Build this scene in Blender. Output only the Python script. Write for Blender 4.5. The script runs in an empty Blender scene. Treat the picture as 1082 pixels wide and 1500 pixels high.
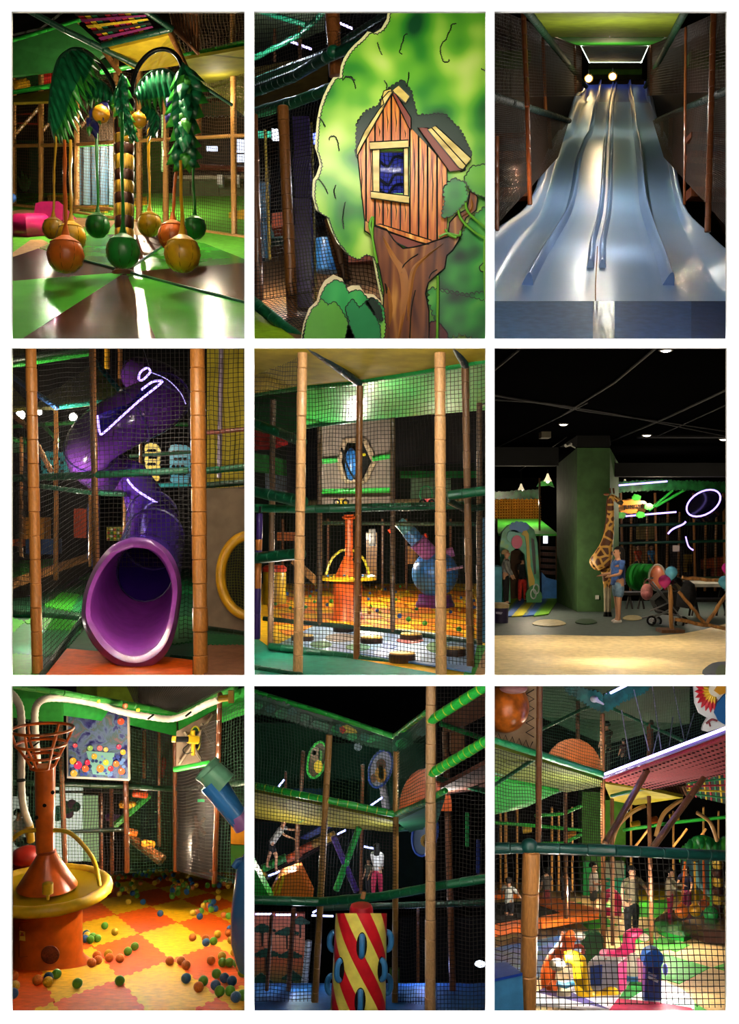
import bpy, bmesh, math, random
from mathutils import Vector, Matrix, noise
from mathutils.geometry import tessellate_polygon

random.seed(7)
F = 1500.0          # focal length in photo pixels
CX, CY, CZ = 541.0, 750.0, 5.0
def P(px, py, d):   # a photo pixel at depth d (metres from the camera)
    return Vector(((px-CX)/F*d, d, CZ-(py-CY)/F*d))
def S(n, d): return n*d/F

scn = bpy.context.scene
COL = scn.collection
# ------------------------------------------------------------------ camera, world, sun, exposure
cam = bpy.data.cameras.new('camera'); cam.sensor_fit = 'VERTICAL'; cam.sensor_height = 36.0
cam.lens = 36.0*F/1500.0; cam.clip_end = 200
co = bpy.data.objects.new('camera', cam); COL.objects.link(co)
co.location = (0, 0, CZ); co.rotation_euler = (math.pi/2, 0, 0); scn.camera = co
w = bpy.data.worlds.new('world'); scn.world = w; w.use_nodes = True
w.node_tree.nodes['Background'].inputs[0].default_value = (1.0, 0.95, 0.88, 1)
w.node_tree.nodes['Background'].inputs[1].default_value = 0.15
scn.view_settings.view_transform = 'Standard'; scn.view_settings.look = 'None'
scn.view_settings.exposure = 0.0; scn.view_settings.gamma = 1.0
scn.view_settings.use_curve_mapping = False
sun = bpy.data.lights.new('sun', 'SUN'); sun.energy = 44; sun.angle = 0.01
so = bpy.data.objects.new('sun', sun); COL.objects.link(so); so.location = (0, 5, 14)
so.rotation_euler = (math.radians(5.5), 0, 0)      # steep sun added to whiten the front, grazing past the openings

def strip(px0, px1, py, d, power, col=(1, .86, .66), tilt=-18, h=3.0):
    """added fill light hidden behind a lintel of the white front, shining into the room"""
    l = bpy.data.lights.new('hidden_fill', 'AREA'); l.shape = 'RECTANGLE'
    l.size = S(px1-px0, d); l.size_y = S(h, d); l.energy = power; l.color = col
    o = bpy.data.objects.new('hidden_fill', l); COL.objects.link(o)
    o.location = P((px0+px1)/2, py, d); o.rotation_euler = (math.radians(90+tilt), 0, 0)
    return o
def lamp(px, py, d, power, col=(1, .85, .65), r=0.0):  # unseen fill light, added without any fixture
    l = bpy.data.lights.new('unseen_fill', 'POINT'); l.energy = power; l.color = col; l.shadow_soft_size = r
    o = bpy.data.objects.new('unseen_fill', l); COL.objects.link(o); o.location = P(px, py, d); return o
def spot(px, py, d, power, target, ang=60, col=(1, .85, .65), r=0.0, blend=.6):  # unseen spotlight added for the palm floor and ball shadows
    l = bpy.data.lights.new('unseen_spot', 'SPOT'); l.energy = power; l.color = col; l.shadow_soft_size = r
    l.spot_size = math.radians(ang); l.spot_blend = blend
    o = bpy.data.objects.new('unseen_spot', l); COL.objects.link(o); o.location = P(px, py, d)
    o.rotation_euler = (Vector(target)-o.location).to_track_quat('-Z', 'Y').to_euler(); return o
WARM = (1, .84, .60); COOL = (.75, .85, 1); NEU = (1, .93, .82)
def hidden_side_fill(px, y0, y1, d, power, col, turn):  # upright fill light added out of sight behind a mullion
    o = strip(0, 1, 0, d, power, col); o.data.size = S(2.5, d); o.data.size_y = S(y1-y0, d); o.location = P(px, (y0+y1)/2, d)
    o.rotation_euler = (math.pi/2, 0, math.radians(turn))
_pw = [[(42, 32, WARM), (66, 30, NEU), (35, 40, NEU)], [(60, 60, WARM), (55, 60, NEU), (6, 50, WARM)], [(46, 32, WARM), (35, 60, NEU), (55, 70, NEU)]]
for r, (y0, y1, ys) in enumerate([(17, 496, 12.5), (510, 990, 507.5), (1005, 1483, 1002.5)]):
    for c, (a, b_) in enumerate([(17, 358), (372, 711), (724, 1064)]):
        pt, ps, cl = _pw[r][c]; strip(a+2, b_-2, ys, 10.05, pt, cl, h=6 if r == 0 else 3)
        hidden_side_fill(a-3, y0, y1, 10.05, ps/2, cl, -25); hidden_side_fill(b_+3, y0, y1, 10.05, ps/2, cl, 25)
spot(205, 28, 15.7, 900, P(185, 430, 14.4), 80, WARM, r=.03)
for k, ls in ((.4, ((190, 215, 24, 1100, WARM), (60, 250, 20, 350, WARM), (300, 240, 18.5, 350, WARM), (200, 125, 17.0, 200, WARM), (90, 105, 20.5, 250, WARM), (320, 135, 20.5, 70, WARM), (215, 160, 14.6, 60, WARM), (90, 150, 14.6, 60, WARM))),
              (1.1, ((395, 60, 16.2, 120, COOL), (440, 300, 15.6, 90, WARM), (575, 250, 15.5, 60, COOL), (420, 400, 15.5, 60, WARM))),
              (.2, ((890, 150, 17, 600, NEU), (890, 110, 24, 300, (1, .75, .45)), (890, 300, 14.8, 130, NEU), (760, 250, 15.6, 90, (1, .6, .3)), (1030, 250, 15.4, 90, (1, .6, .3)), (890, 75, 29, 500, NEU))),
              (.55, ((100, 720, 16.6, 300, WARM), (230, 650, 14.6, 130, NEU), (80, 800, 20, 600, WARM), (330, 600, 14.2, 60, WARM), (200, 905, 13.4, 30, WARM), (75, 610, 18, 260, WARM), (100, 650, 20, 300, WARM), (40, 930, 14.5, 14, NEU))),
              (.28, ((500, 690, 17.6, 400, NEU), (600, 830, 18, 350, WARM), (470, 840, 18, 300, WARM), (540, 800, 23, 900, WARM), (560, 590, 15, 30, NEU), (560, 900, 15.2, 120, NEU), (400, 900, 14, 80, NEU), (640, 660, 19, 200, NEU))),
              (.2, ((800, 820, 16, 300, WARM), (960, 820, 16, 350, WARM), (900, 760, 19.5, 400, WARM), (960, 735, 28.5, 450, WARM), (765, 735, 33, 900, WARM), (1040, 790, 25, 600, WARM), (780, 830, 23, 700, WARM), (900, 900, 13.5, 250, WARM))),
              (.4, ((200, 1040, 17.6, 350, WARM), (300, 1150, 17, 250, WARM), (140, 1200, 19, 150, NEU), (220, 1230, 22.0, 250, WARM), (190, 1290, 15.5, 130, WARM), (225, 1235, 17.6, 260, WARM), (240, 1190, 18.5, 500, WARM), (290, 1240, 20, 300, WARM))),
              (.5, ((430, 1110, 16.2, 80, NEU), (560, 1250, 15, 60, COOL), (420, 1250, 16, 80, NEU), (660, 1180, 14.2, 80, NEU), (430, 1400, 16.3, 80, COOL), (620, 1420, 17, 60, (.4, .5, 1)), (520, 1150, 15.6, 60, NEU), (530, 1400, 11.3, 16, NEU))),
              (.4, ((850, 1210, 16, 250, NEU), (960, 1330, 18, 380, NEU), (830, 1400, 13.3, 130, NEU), (980, 1420, 13.6, 160, NEU), (1000, 1095, 15.2, 60, (.7, .65, 1)), (980, 1225, 23, 400, WARM), (760, 1200, 20, 200, WARM), (840, 1110, 16.2, 90, WARM), (760, 1370, 14.5, 160, NEU), (840, 1310, 19, 320, NEU), (900, 1300, 26, 400, WARM)))):
    for x, y, d, p, c in ls: lamp(x, y, d, p*k, c)  # every room gets added fill lights that stay unseen


# ------------------------------------------------------------------ materials
def lin(h):
    h = h.lstrip('#'); c = [int(h[i:i+2], 16)/255 for i in (0, 2, 4)]
    return tuple(x/12.92 if x <= .04045 else ((x+.055)/1.055)**2.4 for x in c)+(1,)
MATS = {}
def M(hexc, kind='vinyl'):
    key = hexc+kind
    if key in MATS: return MATS[key]
    m = bpy.data.materials.new(kind+'_'+hexc.strip('#')); m.use_nodes = True; MATS[key] = m
    nt = m.node_tree; nd = nt.nodes; b = nd['Principled BSDF']; L = nt.links.new
    c = lin(hexc); rough, amt, sc, bump = {'vinyl': (.34, .12, 5, .08), 'matte': (.75, .12, 4, .05), 'gloss': (.12, .05, 3, .02), 'slide': (.3, .03, 1, 0),
        'mat': (.6, .10, 9, .05), 'fabric': (.9, .18, 14, .2), 'metal': (.3, .05, 5, 0), 'wood': (.55, .3, 3, .1), 'net': (.8, .1, 3, 0),
        'skin': (.5, .05, 6, 0), 'print': (.4, .06, 3, 0), 'floor': (.24, .08, 1.2, .004), 'leaf': (.3, .35, 6, .15), 'bark': (.4, .45, 4, .2),
        'plain': (.9, 0, 1, 0), 'emit': (.5, 0, 1, 0), 'glass': (.05, 0, 1, 0), 'spots': (.55, .1, 4, 0), 'mesh': (.8, .2, 40, .1), 'film': (.05, 0, 1, 0)}[kind.rstrip('0123456789.')]
    b.inputs['Roughness'].default_value = rough; b.inputs['Base Color'].default_value = c
    if kind.startswith('emit'):
        b.inputs['Emission Color'].default_value = c; b.inputs['Emission Strength'].default_value = float(kind[4:] or 4); return m
    if kind.startswith('glass'):
        b.inputs['Transmission Weight'].default_value = 1; b.inputs['IOR'].default_value = 1.1; return m
    if kind == 'film':
        b.inputs['Alpha'].default_value = .25; return m
    if kind in ('floor', 'mat', 'matte', 'plain'): b.inputs['Specular IOR Level'].default_value = {'floor': .12, 'mat': .08, 'matte': .25, 'plain': 0}[kind]
    if kind == 'metal': b.inputs['Metallic'].default_value = 1
    if kind in ('vinyl', 'gloss'): b.inputs['Coat Weight'].default_value = .15; b.inputs['Coat Roughness'].default_value = .12
    tc = nd.new('ShaderNodeTexCoord'); n = nd.new('ShaderNodeTexNoise'); n.inputs['Scale'].default_value = sc
    n.inputs['Detail'].default_value = 4
    src = tc.outputs['Object']
    if kind in ('wood', 'bark'):
        mp = nd.new('ShaderNodeMapping'); mp.inputs['Scale'].default_value = (6, 6, .6); L(src, mp.inputs['Vector']); src = mp.outputs[0]
    L(src, n.inputs['Vector'])
    mx = nd.new('ShaderNodeMix'); mx.data_type = 'RGBA'
    mx.inputs[6].default_value = tuple(min(1, x*(1+amt*1.2)) for x in c[:3])+(1,)
    mx.inputs[7].default_value = tuple(x*(1-amt*1.5) for x in c[:3])+(1,)
    rp = nd.new('ShaderNodeValToRGB'); rp.color_ramp.elements[0].position = .35; rp.color_ramp.elements[1].position = .65
    L(n.outputs['Fac'], rp.inputs[0]); L(rp.outputs[0], mx.inputs[0]); out = mx.outputs[2]
    if kind == 'spots':
        v = nd.new('ShaderNodeTexVoronoi'); v.feature = 'DISTANCE_TO_EDGE'; v.inputs['Scale'].default_value = 5.5; L(tc.outputs['Object'], v.inputs['Vector'])
        r2 = nd.new('ShaderNodeValToRGB'); r2.color_ramp.elements[0].position = .10; r2.color_ramp.elements[1].position = .15
        r2.color_ramp.elements[0].color = lin('#d9a24a'); r2.color_ramp.elements[1].color = c
        L(v.outputs['Distance'], r2.inputs[0]); out = r2.outputs[0]
    L(out, b.inputs['Base Color'])
    if bump:
        bp = nd.new('ShaderNodeBump'); bp.inputs['Strength'].default_value = bump*3; bp.inputs['Distance'].default_value = .02
        L(n.outputs['Fac'], bp.inputs['Height']); L(bp.outputs[0], b.inputs['Normal'])
    return m
def ramp_mat(name, cols, scale=2.5, rough=.4, stretch=(1, 1, 1), detail=2, dist=0.0, axis=None):
    """airbrushed print: several colours laid out by noise (or by a gradient along one axis)"""
    m = bpy.data.materials.new(name); m.use_nodes = True; nt = m.node_tree; nd = nt.nodes; L = nt.links.new
    b = nd['Principled BSDF']; b.inputs['Roughness'].default_value = rough
    tc = nd.new('ShaderNodeTexCoord'); mp = nd.new('ShaderNodeMapping'); mp.inputs['Scale'].default_value = stretch
    L(tc.outputs['Object'], mp.inputs['Vector'])
    if axis is None:
        n = nd.new('ShaderNodeTexNoise'); n.inputs['Scale'].default_value = scale; n.inputs['Detail'].default_value = detail
        n.inputs['Distortion'].default_value = dist; L(mp.outputs[0], n.inputs['Vector']); fac = n.outputs['Fac']; lo, hi = .3, .7
    else:
        L(tc.outputs['Generated'], mp.inputs['Vector'])
        s = nd.new('ShaderNodeSeparateXYZ'); L(mp.outputs[0], s.inputs[0]); fac = s.outputs[axis]; lo, hi = 0, 1
    r = nd.new('ShaderNodeValToRGB'); e = r.color_ramp.elements
    while len(e) < len(cols): e.new(.5)
    for i, c in enumerate(cols):
        e[i].position = lo+(hi-lo)*i/(len(cols)-1); e[i].color = lin(c)
    L(fac, r.inputs[0]); L(r.outputs[0], b.inputs['Base Color']); return m

# ------------------------------------------------------------------ mesh building
class MB:
    def __init__(s): s.v = []; s.f = []; s.m = []; s.mi = 0
    def add(s, vs, fs):
        o = len(s.v); s.v += [Vector(x) for x in vs]; s.f += [tuple(i+o for i in f) for f in fs]; s.m += [s.mi]*len(fs); return s
    def tube(s, pts, r, sides=8, caps=True, closed=False):
        pts = [Vector(p) for p in pts]; n = len(pts); rs = r if isinstance(r, (list, tuple)) else [r]*n
        vs = []; fs = []; prev = None
        for i, p in enumerate(pts):
            a = pts[i-1] if (i > 0 or closed) else p; b_ = pts[(i+1) % n] if (i < n-1 or closed) else p
            t = (b_-a).normalized() if (b_-a).length > 1e-9 else Vector((0, 0, 1))
            if prev is None:
                u = t.orthogonal().normalized()
            else:
                u = prev-t*prev.dot(t); u = u.normalized() if u.length > 1e-6 else t.orthogonal().normalized()
            prev = u; w_ = t.cross(u)
            for k in range(sides):
                q = 2*math.pi*(k+.5)/sides; vs.append(p+(u*math.cos(q)+w_*math.sin(q))*rs[i])
        m = n if closed else n-1
        for i in range(m):
            for k in range(sides):
                a = i*sides+k; b2 = i*sides+(k+1) % sides; j = ((i+1) % n)*sides
                fs.append((a, b2, j+(k+1) % sides, j+k))
        if caps and not closed:
            fs.append(tuple(range(sides))[::-1]); fs.append(tuple((n-1)*sides+k for k in range(sides)))
        return s.add(vs, fs)
    def prism(s, poly, vec, holes=()):
        """flat polygon (3-D points) with real thickness along vec, with optional holes"""
        loops = [[Vector(p) for p in poly]]+[[Vector(p) for p in h] for h in holes]
        vec = Vector(vec); flat = [p for l in loops for p in l]; n = len(flat)
        nrm = Vector((0, 0, 0)); l0 = loops[0]
        for i in range(len(l0)):
            nrm += l0[i].cross(l0[(i+1) % len(l0)])
        tris = tessellate_polygon(loops); vs = flat+[p+vec for p in flat]; fs = []
        flip = nrm.dot(vec) > 0
        for t in tris:
            a, b_, c = flat[t[0]], flat[t[1]], flat[t[2]]
            up = (b_-a).cross(c-a).dot(vec) < 0
            tt = tuple(t) if up else tuple(t)[::-1]
            fs.append(tt); fs.append(tuple(i+n for i in tt[::-1]))
        o = 0
        for l in loops:
            k = len(l)
            for i in range(k):
                q = (o+i, o+(i+1) % k, o+(i+1) % k+n, o+i+n)
                fs.append(q if flip else q[::-1])
            o += k
        return s.add(vs, fs)
    def box(s, c, sz):
        x, y, z = c; a, b_, h = sz[0]/2, sz[1]/2, sz[2]/2
        return s.prism([(x-a, y-b_, z-h), (x+a, y-b_, z-h), (x+a, y-b_, z+h), (x-a, y-b_, z+h)], (0, sz[1], 0))
    def boxpx(s, x0, y0, x1, y1, d, dep):
        return s.prism([P(x0, y1, d), P(x1, y1, d), P(x1, y0, d), P(x0, y0, d)], (0, dep, 0))
    def lathe(s, c, prof, sides=20, axis=(0, 0, 1), sx=1.0):
        c = Vector(c); R = Vector((0, 0, 1)).rotation_difference(Vector(axis)).to_matrix(); vs = []; fs = []; n = len(prof)
        for r, z in prof:
            for k in range(sides):
                q = 2*math.pi*k/sides; vs.append(c+R @ Vector((r*math.cos(q)*sx, r*math.sin(q), z)))
        for i in range(n-1):
            for k in range(sides):
                a = i*sides+k; b_ = i*sides+(k+1) % sides; fs.append((a, b_, b_+sides, a+sides))
        if prof[0][0] > 1e-5: fs.append(tuple(range(sides))[::-1])
        if prof[-1][0] > 1e-5: fs.append(tuple((n-1)*sides+k for k in range(sides)))
        return s.add(vs, fs)
    def sphere(s, c, r, seg=16, rings=10):
        rx, ry, rz = r if isinstance(r, (tuple, list)) else (r, r, r); c = Vector(c); vs = []; fs = []
        for i in range(rings+1):
            a = math.pi*i/rings
            for k in range(seg):
                q = 2*math.pi*k/seg; vs.append(c+Vector((rx*math.sin(a)*math.cos(q), ry*math.sin(a)*math.sin(q), -rz*math.cos(a))))
        for i in range(rings):
            for k in range(seg):
                a = i*seg+k; b_ = i*seg+(k+1) % seg; fs.append((a, b_, b_+seg, a+seg))
        return s.add(vs, fs)
    def grid(s, rows, thick=None):
        """a surface through rows of points; thick = a vector for a closed backside"""
        n = len(rows); k = len(rows[0]); vs = [p for r in rows for p in r]; fs = []
        for i in range(n-1):
            for j in range(k-1): fs.append((i*k+j, i*k+j+1, (i+1)*k+j+1, (i+1)*k+j))
        return s.add(vs, fs)

WL = {}
def reg(o, parent, loc):
    COL.objects.link(o); WL[o.name] = Vector(loc)
    if parent: o.parent = parent; o.location = Vector(loc)-WL[parent.name]
    else: o.location = loc
    return o
def tag(o, label=None, cat=None, group=None, kind=None):
    if label: o['label'] = label
    if cat: o['category'] = cat
    if group: o['group'] = group
    if kind: o['kind'] = kind
    return o
def obj(name, mb, mat, parent=None, label=None, cat=None, group=None, kind=None, angle=.7, smooth=True):
    lo = [min(v[i] for v in mb.v) for i in range(3)]; hi = [max(v[i] for v in mb.v) for i in range(3)]
    c = Vector(((lo[0]+hi[0])/2, (lo[1]+hi[1])/2, lo[2]))
    me = bpy.data.meshes.new(name); me.from_pydata([v-c for v in mb.v], [], mb.f); me.validate()
    for m in (mat if isinstance(mat, (list, tuple)) else [mat]): me.materials.append(m)
    if isinstance(mat, (list, tuple)) and len(me.polygons) == len(mb.m): me.polygons.foreach_set('material_index', mb.m)
    me.update()
    if smooth:
        me.polygons.foreach_set('use_smooth', [True]*len(me.polygons)); me.set_sharp_from_angle(angle=angle)
    o = bpy.data.objects.new(name, me); reg(o, parent, c)
    return tag(o, label, cat, group, kind)
def thing(name, label, cat, loc, group=None):
    o = bpy.data.objects.new(name, None); o.empty_display_size = .1; reg(o, None, Vector(loc)); return tag(o, label, cat, group)

# unit foam sleeve (radius 1, length 1 along z), shared by every padded bar of one colour
SLV = {}
def sleeve_mesh(mat, band=None):
    k = (mat.name, band and band.name)
    if k in SLV: return SLV[k]
    mb = MB(); mb.lathe((0, 0, 0), [(.88, 0), (.99, .03), (1.0, .5), (.99, .97), (.88, 1)], 12)
    if band:
        mb.mi = 1; mb.lathe((0, 0, 0), [(.9, -.02), (1.05, -.02), (1.05, .06), (.9, .06)], 12)
    me = bpy.data.meshes.new('sleeve'); me.from_pydata([tuple(v) for v in mb.v], [], mb.f); me.materials.append(mat)
    if band: me.materials.append(band); me.polygons.foreach_set('material_index', mb.m)
    me.polygons.foreach_set('use_smooth', [True]*len(me.polygons)); me.set_sharp_from_angle(angle=.9); SLV[k] = me; return me
def sleeves(root, A, B, r, mat, seg, band=None):
    A = Vector(A); B = Vector(B); L_ = (B-A).length; n = max(1, round(L_/seg)); q = Vector((0, 0, 1)).rotation_difference((B-A).normalized())
    me = sleeve_mesh(mat, band)
    for i in range(n):
        o = bpy.data.objects.new('sleeve', me); reg(o, root, A.lerp(B, i/n))
        jr = r*random.uniform(.95, 1.04); o.scale = (jr, jr, L_/n); o.rotation_mode = 'QUATERNION'
        o.rotation_quaternion = q @ Matrix.Rotation(random.uniform(-.4, .4), 3, 'Z').to_quaternion()
def rings(A, B, r, seg, sides=10):
    """one-piece padded bar with grooved joints, for bars too thin to show their sleeves"""
    A = Vector(A); B = Vector(B); L_ = (B-A).length; n = max(1, min(24, round(L_/seg))); pts = []; rs = []
    for i in range(n):
        for t, k in ((.0, .86), (.06, 1), (.94, 1)):
            pts.append(A.lerp(B, (i+t)/n)); rs.append(r*k)
    pts.append(B); rs.append(r*.86); return pts, rs
def post(x, y0, y1, d, wpx, mat, label, group=None, x2=None, seg=22, d2=None, cat='post', name='padded_post', band=None, fine=None):
    """padded post from (x,y0) at the top to (x2,y1) at its foot"""
    A = P(x if x2 is None else x2, y1, d2 or d); B = P(x, y0, d); r = S(wpx/2, d)
    if (fine is None and wpx >= 9) or fine:
        t = thing(name, label, cat, A, group); sleeves(t, A, B, r, mat, S(seg, d), band); return t
    pts, rs = rings(A, B, r, S(seg, d)); return obj(name, MB().tube(pts, rs, 8), mat, None, label, cat, group)
def rail(pts, wpx, mat, label, group=None, seg=20, cat='rail', name='padded_rail', band=None, fine=None):
    """padded rail through (x,y,d) points"""
    Q = [P(*p) for p in pts]; d = pts[0][2]
    if (fine is None and wpx >= 9) or fine:
        t = thing(name, label, cat, Q[0], group)
        for i in range(len(Q)-1): sleeves(t, Q[i], Q[i+1], S(wpx/2, (pts[i][2]+pts[i+1][2])/2), mat, S(seg, pts[i][2]), band)
        return t
    ps = []; rs = []
    for i in range(len(Q)-1):
        a, b_ = rings(Q[i], Q[i+1], 1, S(seg, pts[i][2])); k = len(a)
        for j in range(k):
            ps.append(a[j]); t_ = j/(k-1); rs.append(b_[j]*S(wpx/2, pts[i][2]*(1-t_)+pts[i+1][2]*t_))
    return obj(name, MB().tube(ps, rs, 8), mat, None, label, cat, group)
def net(c4, cell, label, mat=None, group=None, th=.9, slack=.25, name='safety_net', skew=0.0, wav=0):
    """knotted rope net across the quad c4 = TL,TR,BR,BL given as (x,y,d) pixels; cell in pixels at each strand"""
    TL, TR, BR, BL = [P(*c) for c in c4]; d = sum(c[2] for c in c4)/4
    wd = ((TR-TL).length+(BR-BL).length)/2; ht = ((BL-TL).length+(BR-TR).length)/2; cs = S(cell, d)
    nu = max(2, min(90, round(wd/cs))); nv = max(2, min(130, round(ht/cs))); r = S(th/2, d); mb = MB(); K = 6
    ph = random.uniform(0, 6)
    def at(u, v):
        p = TL.lerp(TR, u).lerp(BL.lerp(BR, u), v); e = 16*u*(1-u)*v*(1-v)
        a = slack*cs; return p+Vector((math.sin(v*9+ph+u*3)*a*min(1, e*2), math.sin(u*7+v*5+ph)*cs*slack*2*min(1, e*2), math.sin(u*8+ph*2)*a*min(1, e*2)))
    for i in range(nu+1):
        mb.tube([at(min(1, max(0, i/nu+skew*(k/K-.5))), k/K) for k in range(K+1)], r, 3, False)
    for j in range(nv+1):
        mb.tube([at(k/K, j/nv) for k in range(K+1)], r, 3, False)
    return obj(name, mb, mat or NETB, None, label, 'net', group, smooth=False)
def px3(pts, d): return [P(p[0], p[1], p[2] if len(p) > 2 else d) for p in pts]
def cut(name, pts, d, th, mat, parent=None, holes=(), **kw):
    """upright board: outline in pixels at depth d, thickness th metres"""
    return obj(name, MB().prism(px3(pts, d), (0, th, 0), [px3(h, d) for h in holes]), mat, parent, smooth=False, **kw)
def slab(name, pts, mat, vec=(0, 0, -.06), parent=None, **kw):
    """panel through (x,y,d) pixel corners, thickness along vec"""
    return obj(name, MB().prism([P(*p) for p in pts], vec), mat, parent, smooth=False, **kw)
def jag(pts, amp, step, closed=True, seed=1, mode='leaf', d=None):
    """frill an outline with leafy scallops; amp and step in pixels, outward bulges"""
    rnd = random.Random(seed); out = []; n = len(pts); area = 0
    for i in range(n):
        a, b_ = pts[i], pts[(i+1) % n]; area += a[0]*b_[1]-b_[0]*a[1]
    sg = 1 if area > 0 else -1
    for i in range(n if closed else n-1):
        a, b_ = pts[i], pts[(i+1) % n]; dx, dy = b_[0]-a[0], b_[1]-a[1]; L_ = math.hypot(dx, dy); k = max(1, round(L_/step))
        if L_ < 1e-6: continue
        nx, ny = sg*dy/L_, -sg*dx/L_
        for j in range(k):
            h = amp*rnd.uniform(.6, 1.3); out.append((a[0]+dx*j/k, a[1]+dy*j/k))
            for t, q in (((.25, .8), (.5, 1), (.8, .75)) if mode == 'leaf' else ((.55, 1.3),)):
                out.append((a[0]+dx*(j+t)/k+nx*h*q, a[1]+dy*(j+t)/k+ny*h*q))
    if not closed: out.append(pts[-1])
    return out
def arc(cx, cy, rx, ry, a0, a1, n):
    return [(cx+rx*math.cos(math.radians(a0+(a1-a0)*i/n)), cy-ry*math.sin(math.radians(a0+(a1-a0)*i/n))) for i in range(n+1)]
def spline(pts, k=6):
    """Catmull-Rom through tuples"""
    out = []; n = len(pts)
    for i in range(n-1):
        p0, p1, p2, p3 = pts[max(0, i-1)], pts[i], pts[i+1], pts[min(n-1, i+2)]
        for j in range(k):
            t = j/k; out.append(tuple(.5*(2*b_+(c-a)*t+(2*a-5*b_+4*c-dd)*t*t+(3*b_-a-3*c+dd)*t**3) for a, b_, c, dd in zip(p0, p1, p2, p3)))
    out.append(tuple(pts[-1])); return out
class Floor:
    """floor plane of one room: horizon row h, depth d0 at pixel row y0"""
    def __init__(s, h, y0, d0): s.h, s.y0, s.d0 = h, y0, d0
    def d(s, y): return s.d0*(s.y0-s.h)/(y-s.h)
    def p(s, x, y, up=0): return P(x, y, s.d(y))+Vector((0, 0, up))
    def poly(s, name, pts, mat, th=.05, up=0, parent=None, **kw):
        return obj(name, MB().prism([s.p(x, y, up) for x, y in pts], (0, 0, -th)), mat, parent, smooth=False, **kw)
def struct(name, mb, mat, **kw): return obj(name, mb, mat, None, kind='structure', smooth=False, **kw)

NETB = M('#1c1712', 'net'); NETG = M('#123a22', 'net'); NETT = M('#4a3418', 'net')
TAN = M('#c08a4a'); TAND = M('#8a5a2c'); BROWN = M('#5e3a1e'); GRN = M('#0f5a38'); DGRN = M('#0c3a28'); LIME = M('#2fb43c'); BLK = M('#0a0a0a', 'matte')

# ------------------------------------------------------------------ people
def skin_obj(name, joints, edges, mat, parent, root=0, sub=1, label=None, base=Vector((0, 0, 0))):
    """one continuous surface grown over connected joints {name:(Vector,rx,ry)}"""
    names = list(joints); idx = {n: i for i, n in enumerate(names)}
    me = bpy.data.meshes.new(name); me.from_pydata([joints[n][0]-base for n in names], [(idx[a], idx[b_]) for a, b_ in edges], [])
    bm = bmesh.new(); bm.from_mesh(me); bm.verts.ensure_lookup_table(); ly = bm.verts.layers.skin.verify()
    for i, n in enumerate(names):
        bm.verts[i][ly].radius = (joints[n][1], joints[n][2] if len(joints[n]) > 2 else joints[n][1]); bm.verts[i][ly].use_root = (i == root)
    bm.to_mesh(me); bm.free(); me.materials.append(mat)
    o = bpy.data.objects.new(name, me); reg(o, parent, base)
    md = o.modifiers.new('skin', 'SKIN'); md.use_smooth_shade = True
    sb = o.modifiers.new('sub', 'SUBSURF'); sb.levels = sub; sb.render_levels = sub
    if label: o['label'] = label
    return o
SKIN = M('#b98565', 'skin')
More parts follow.
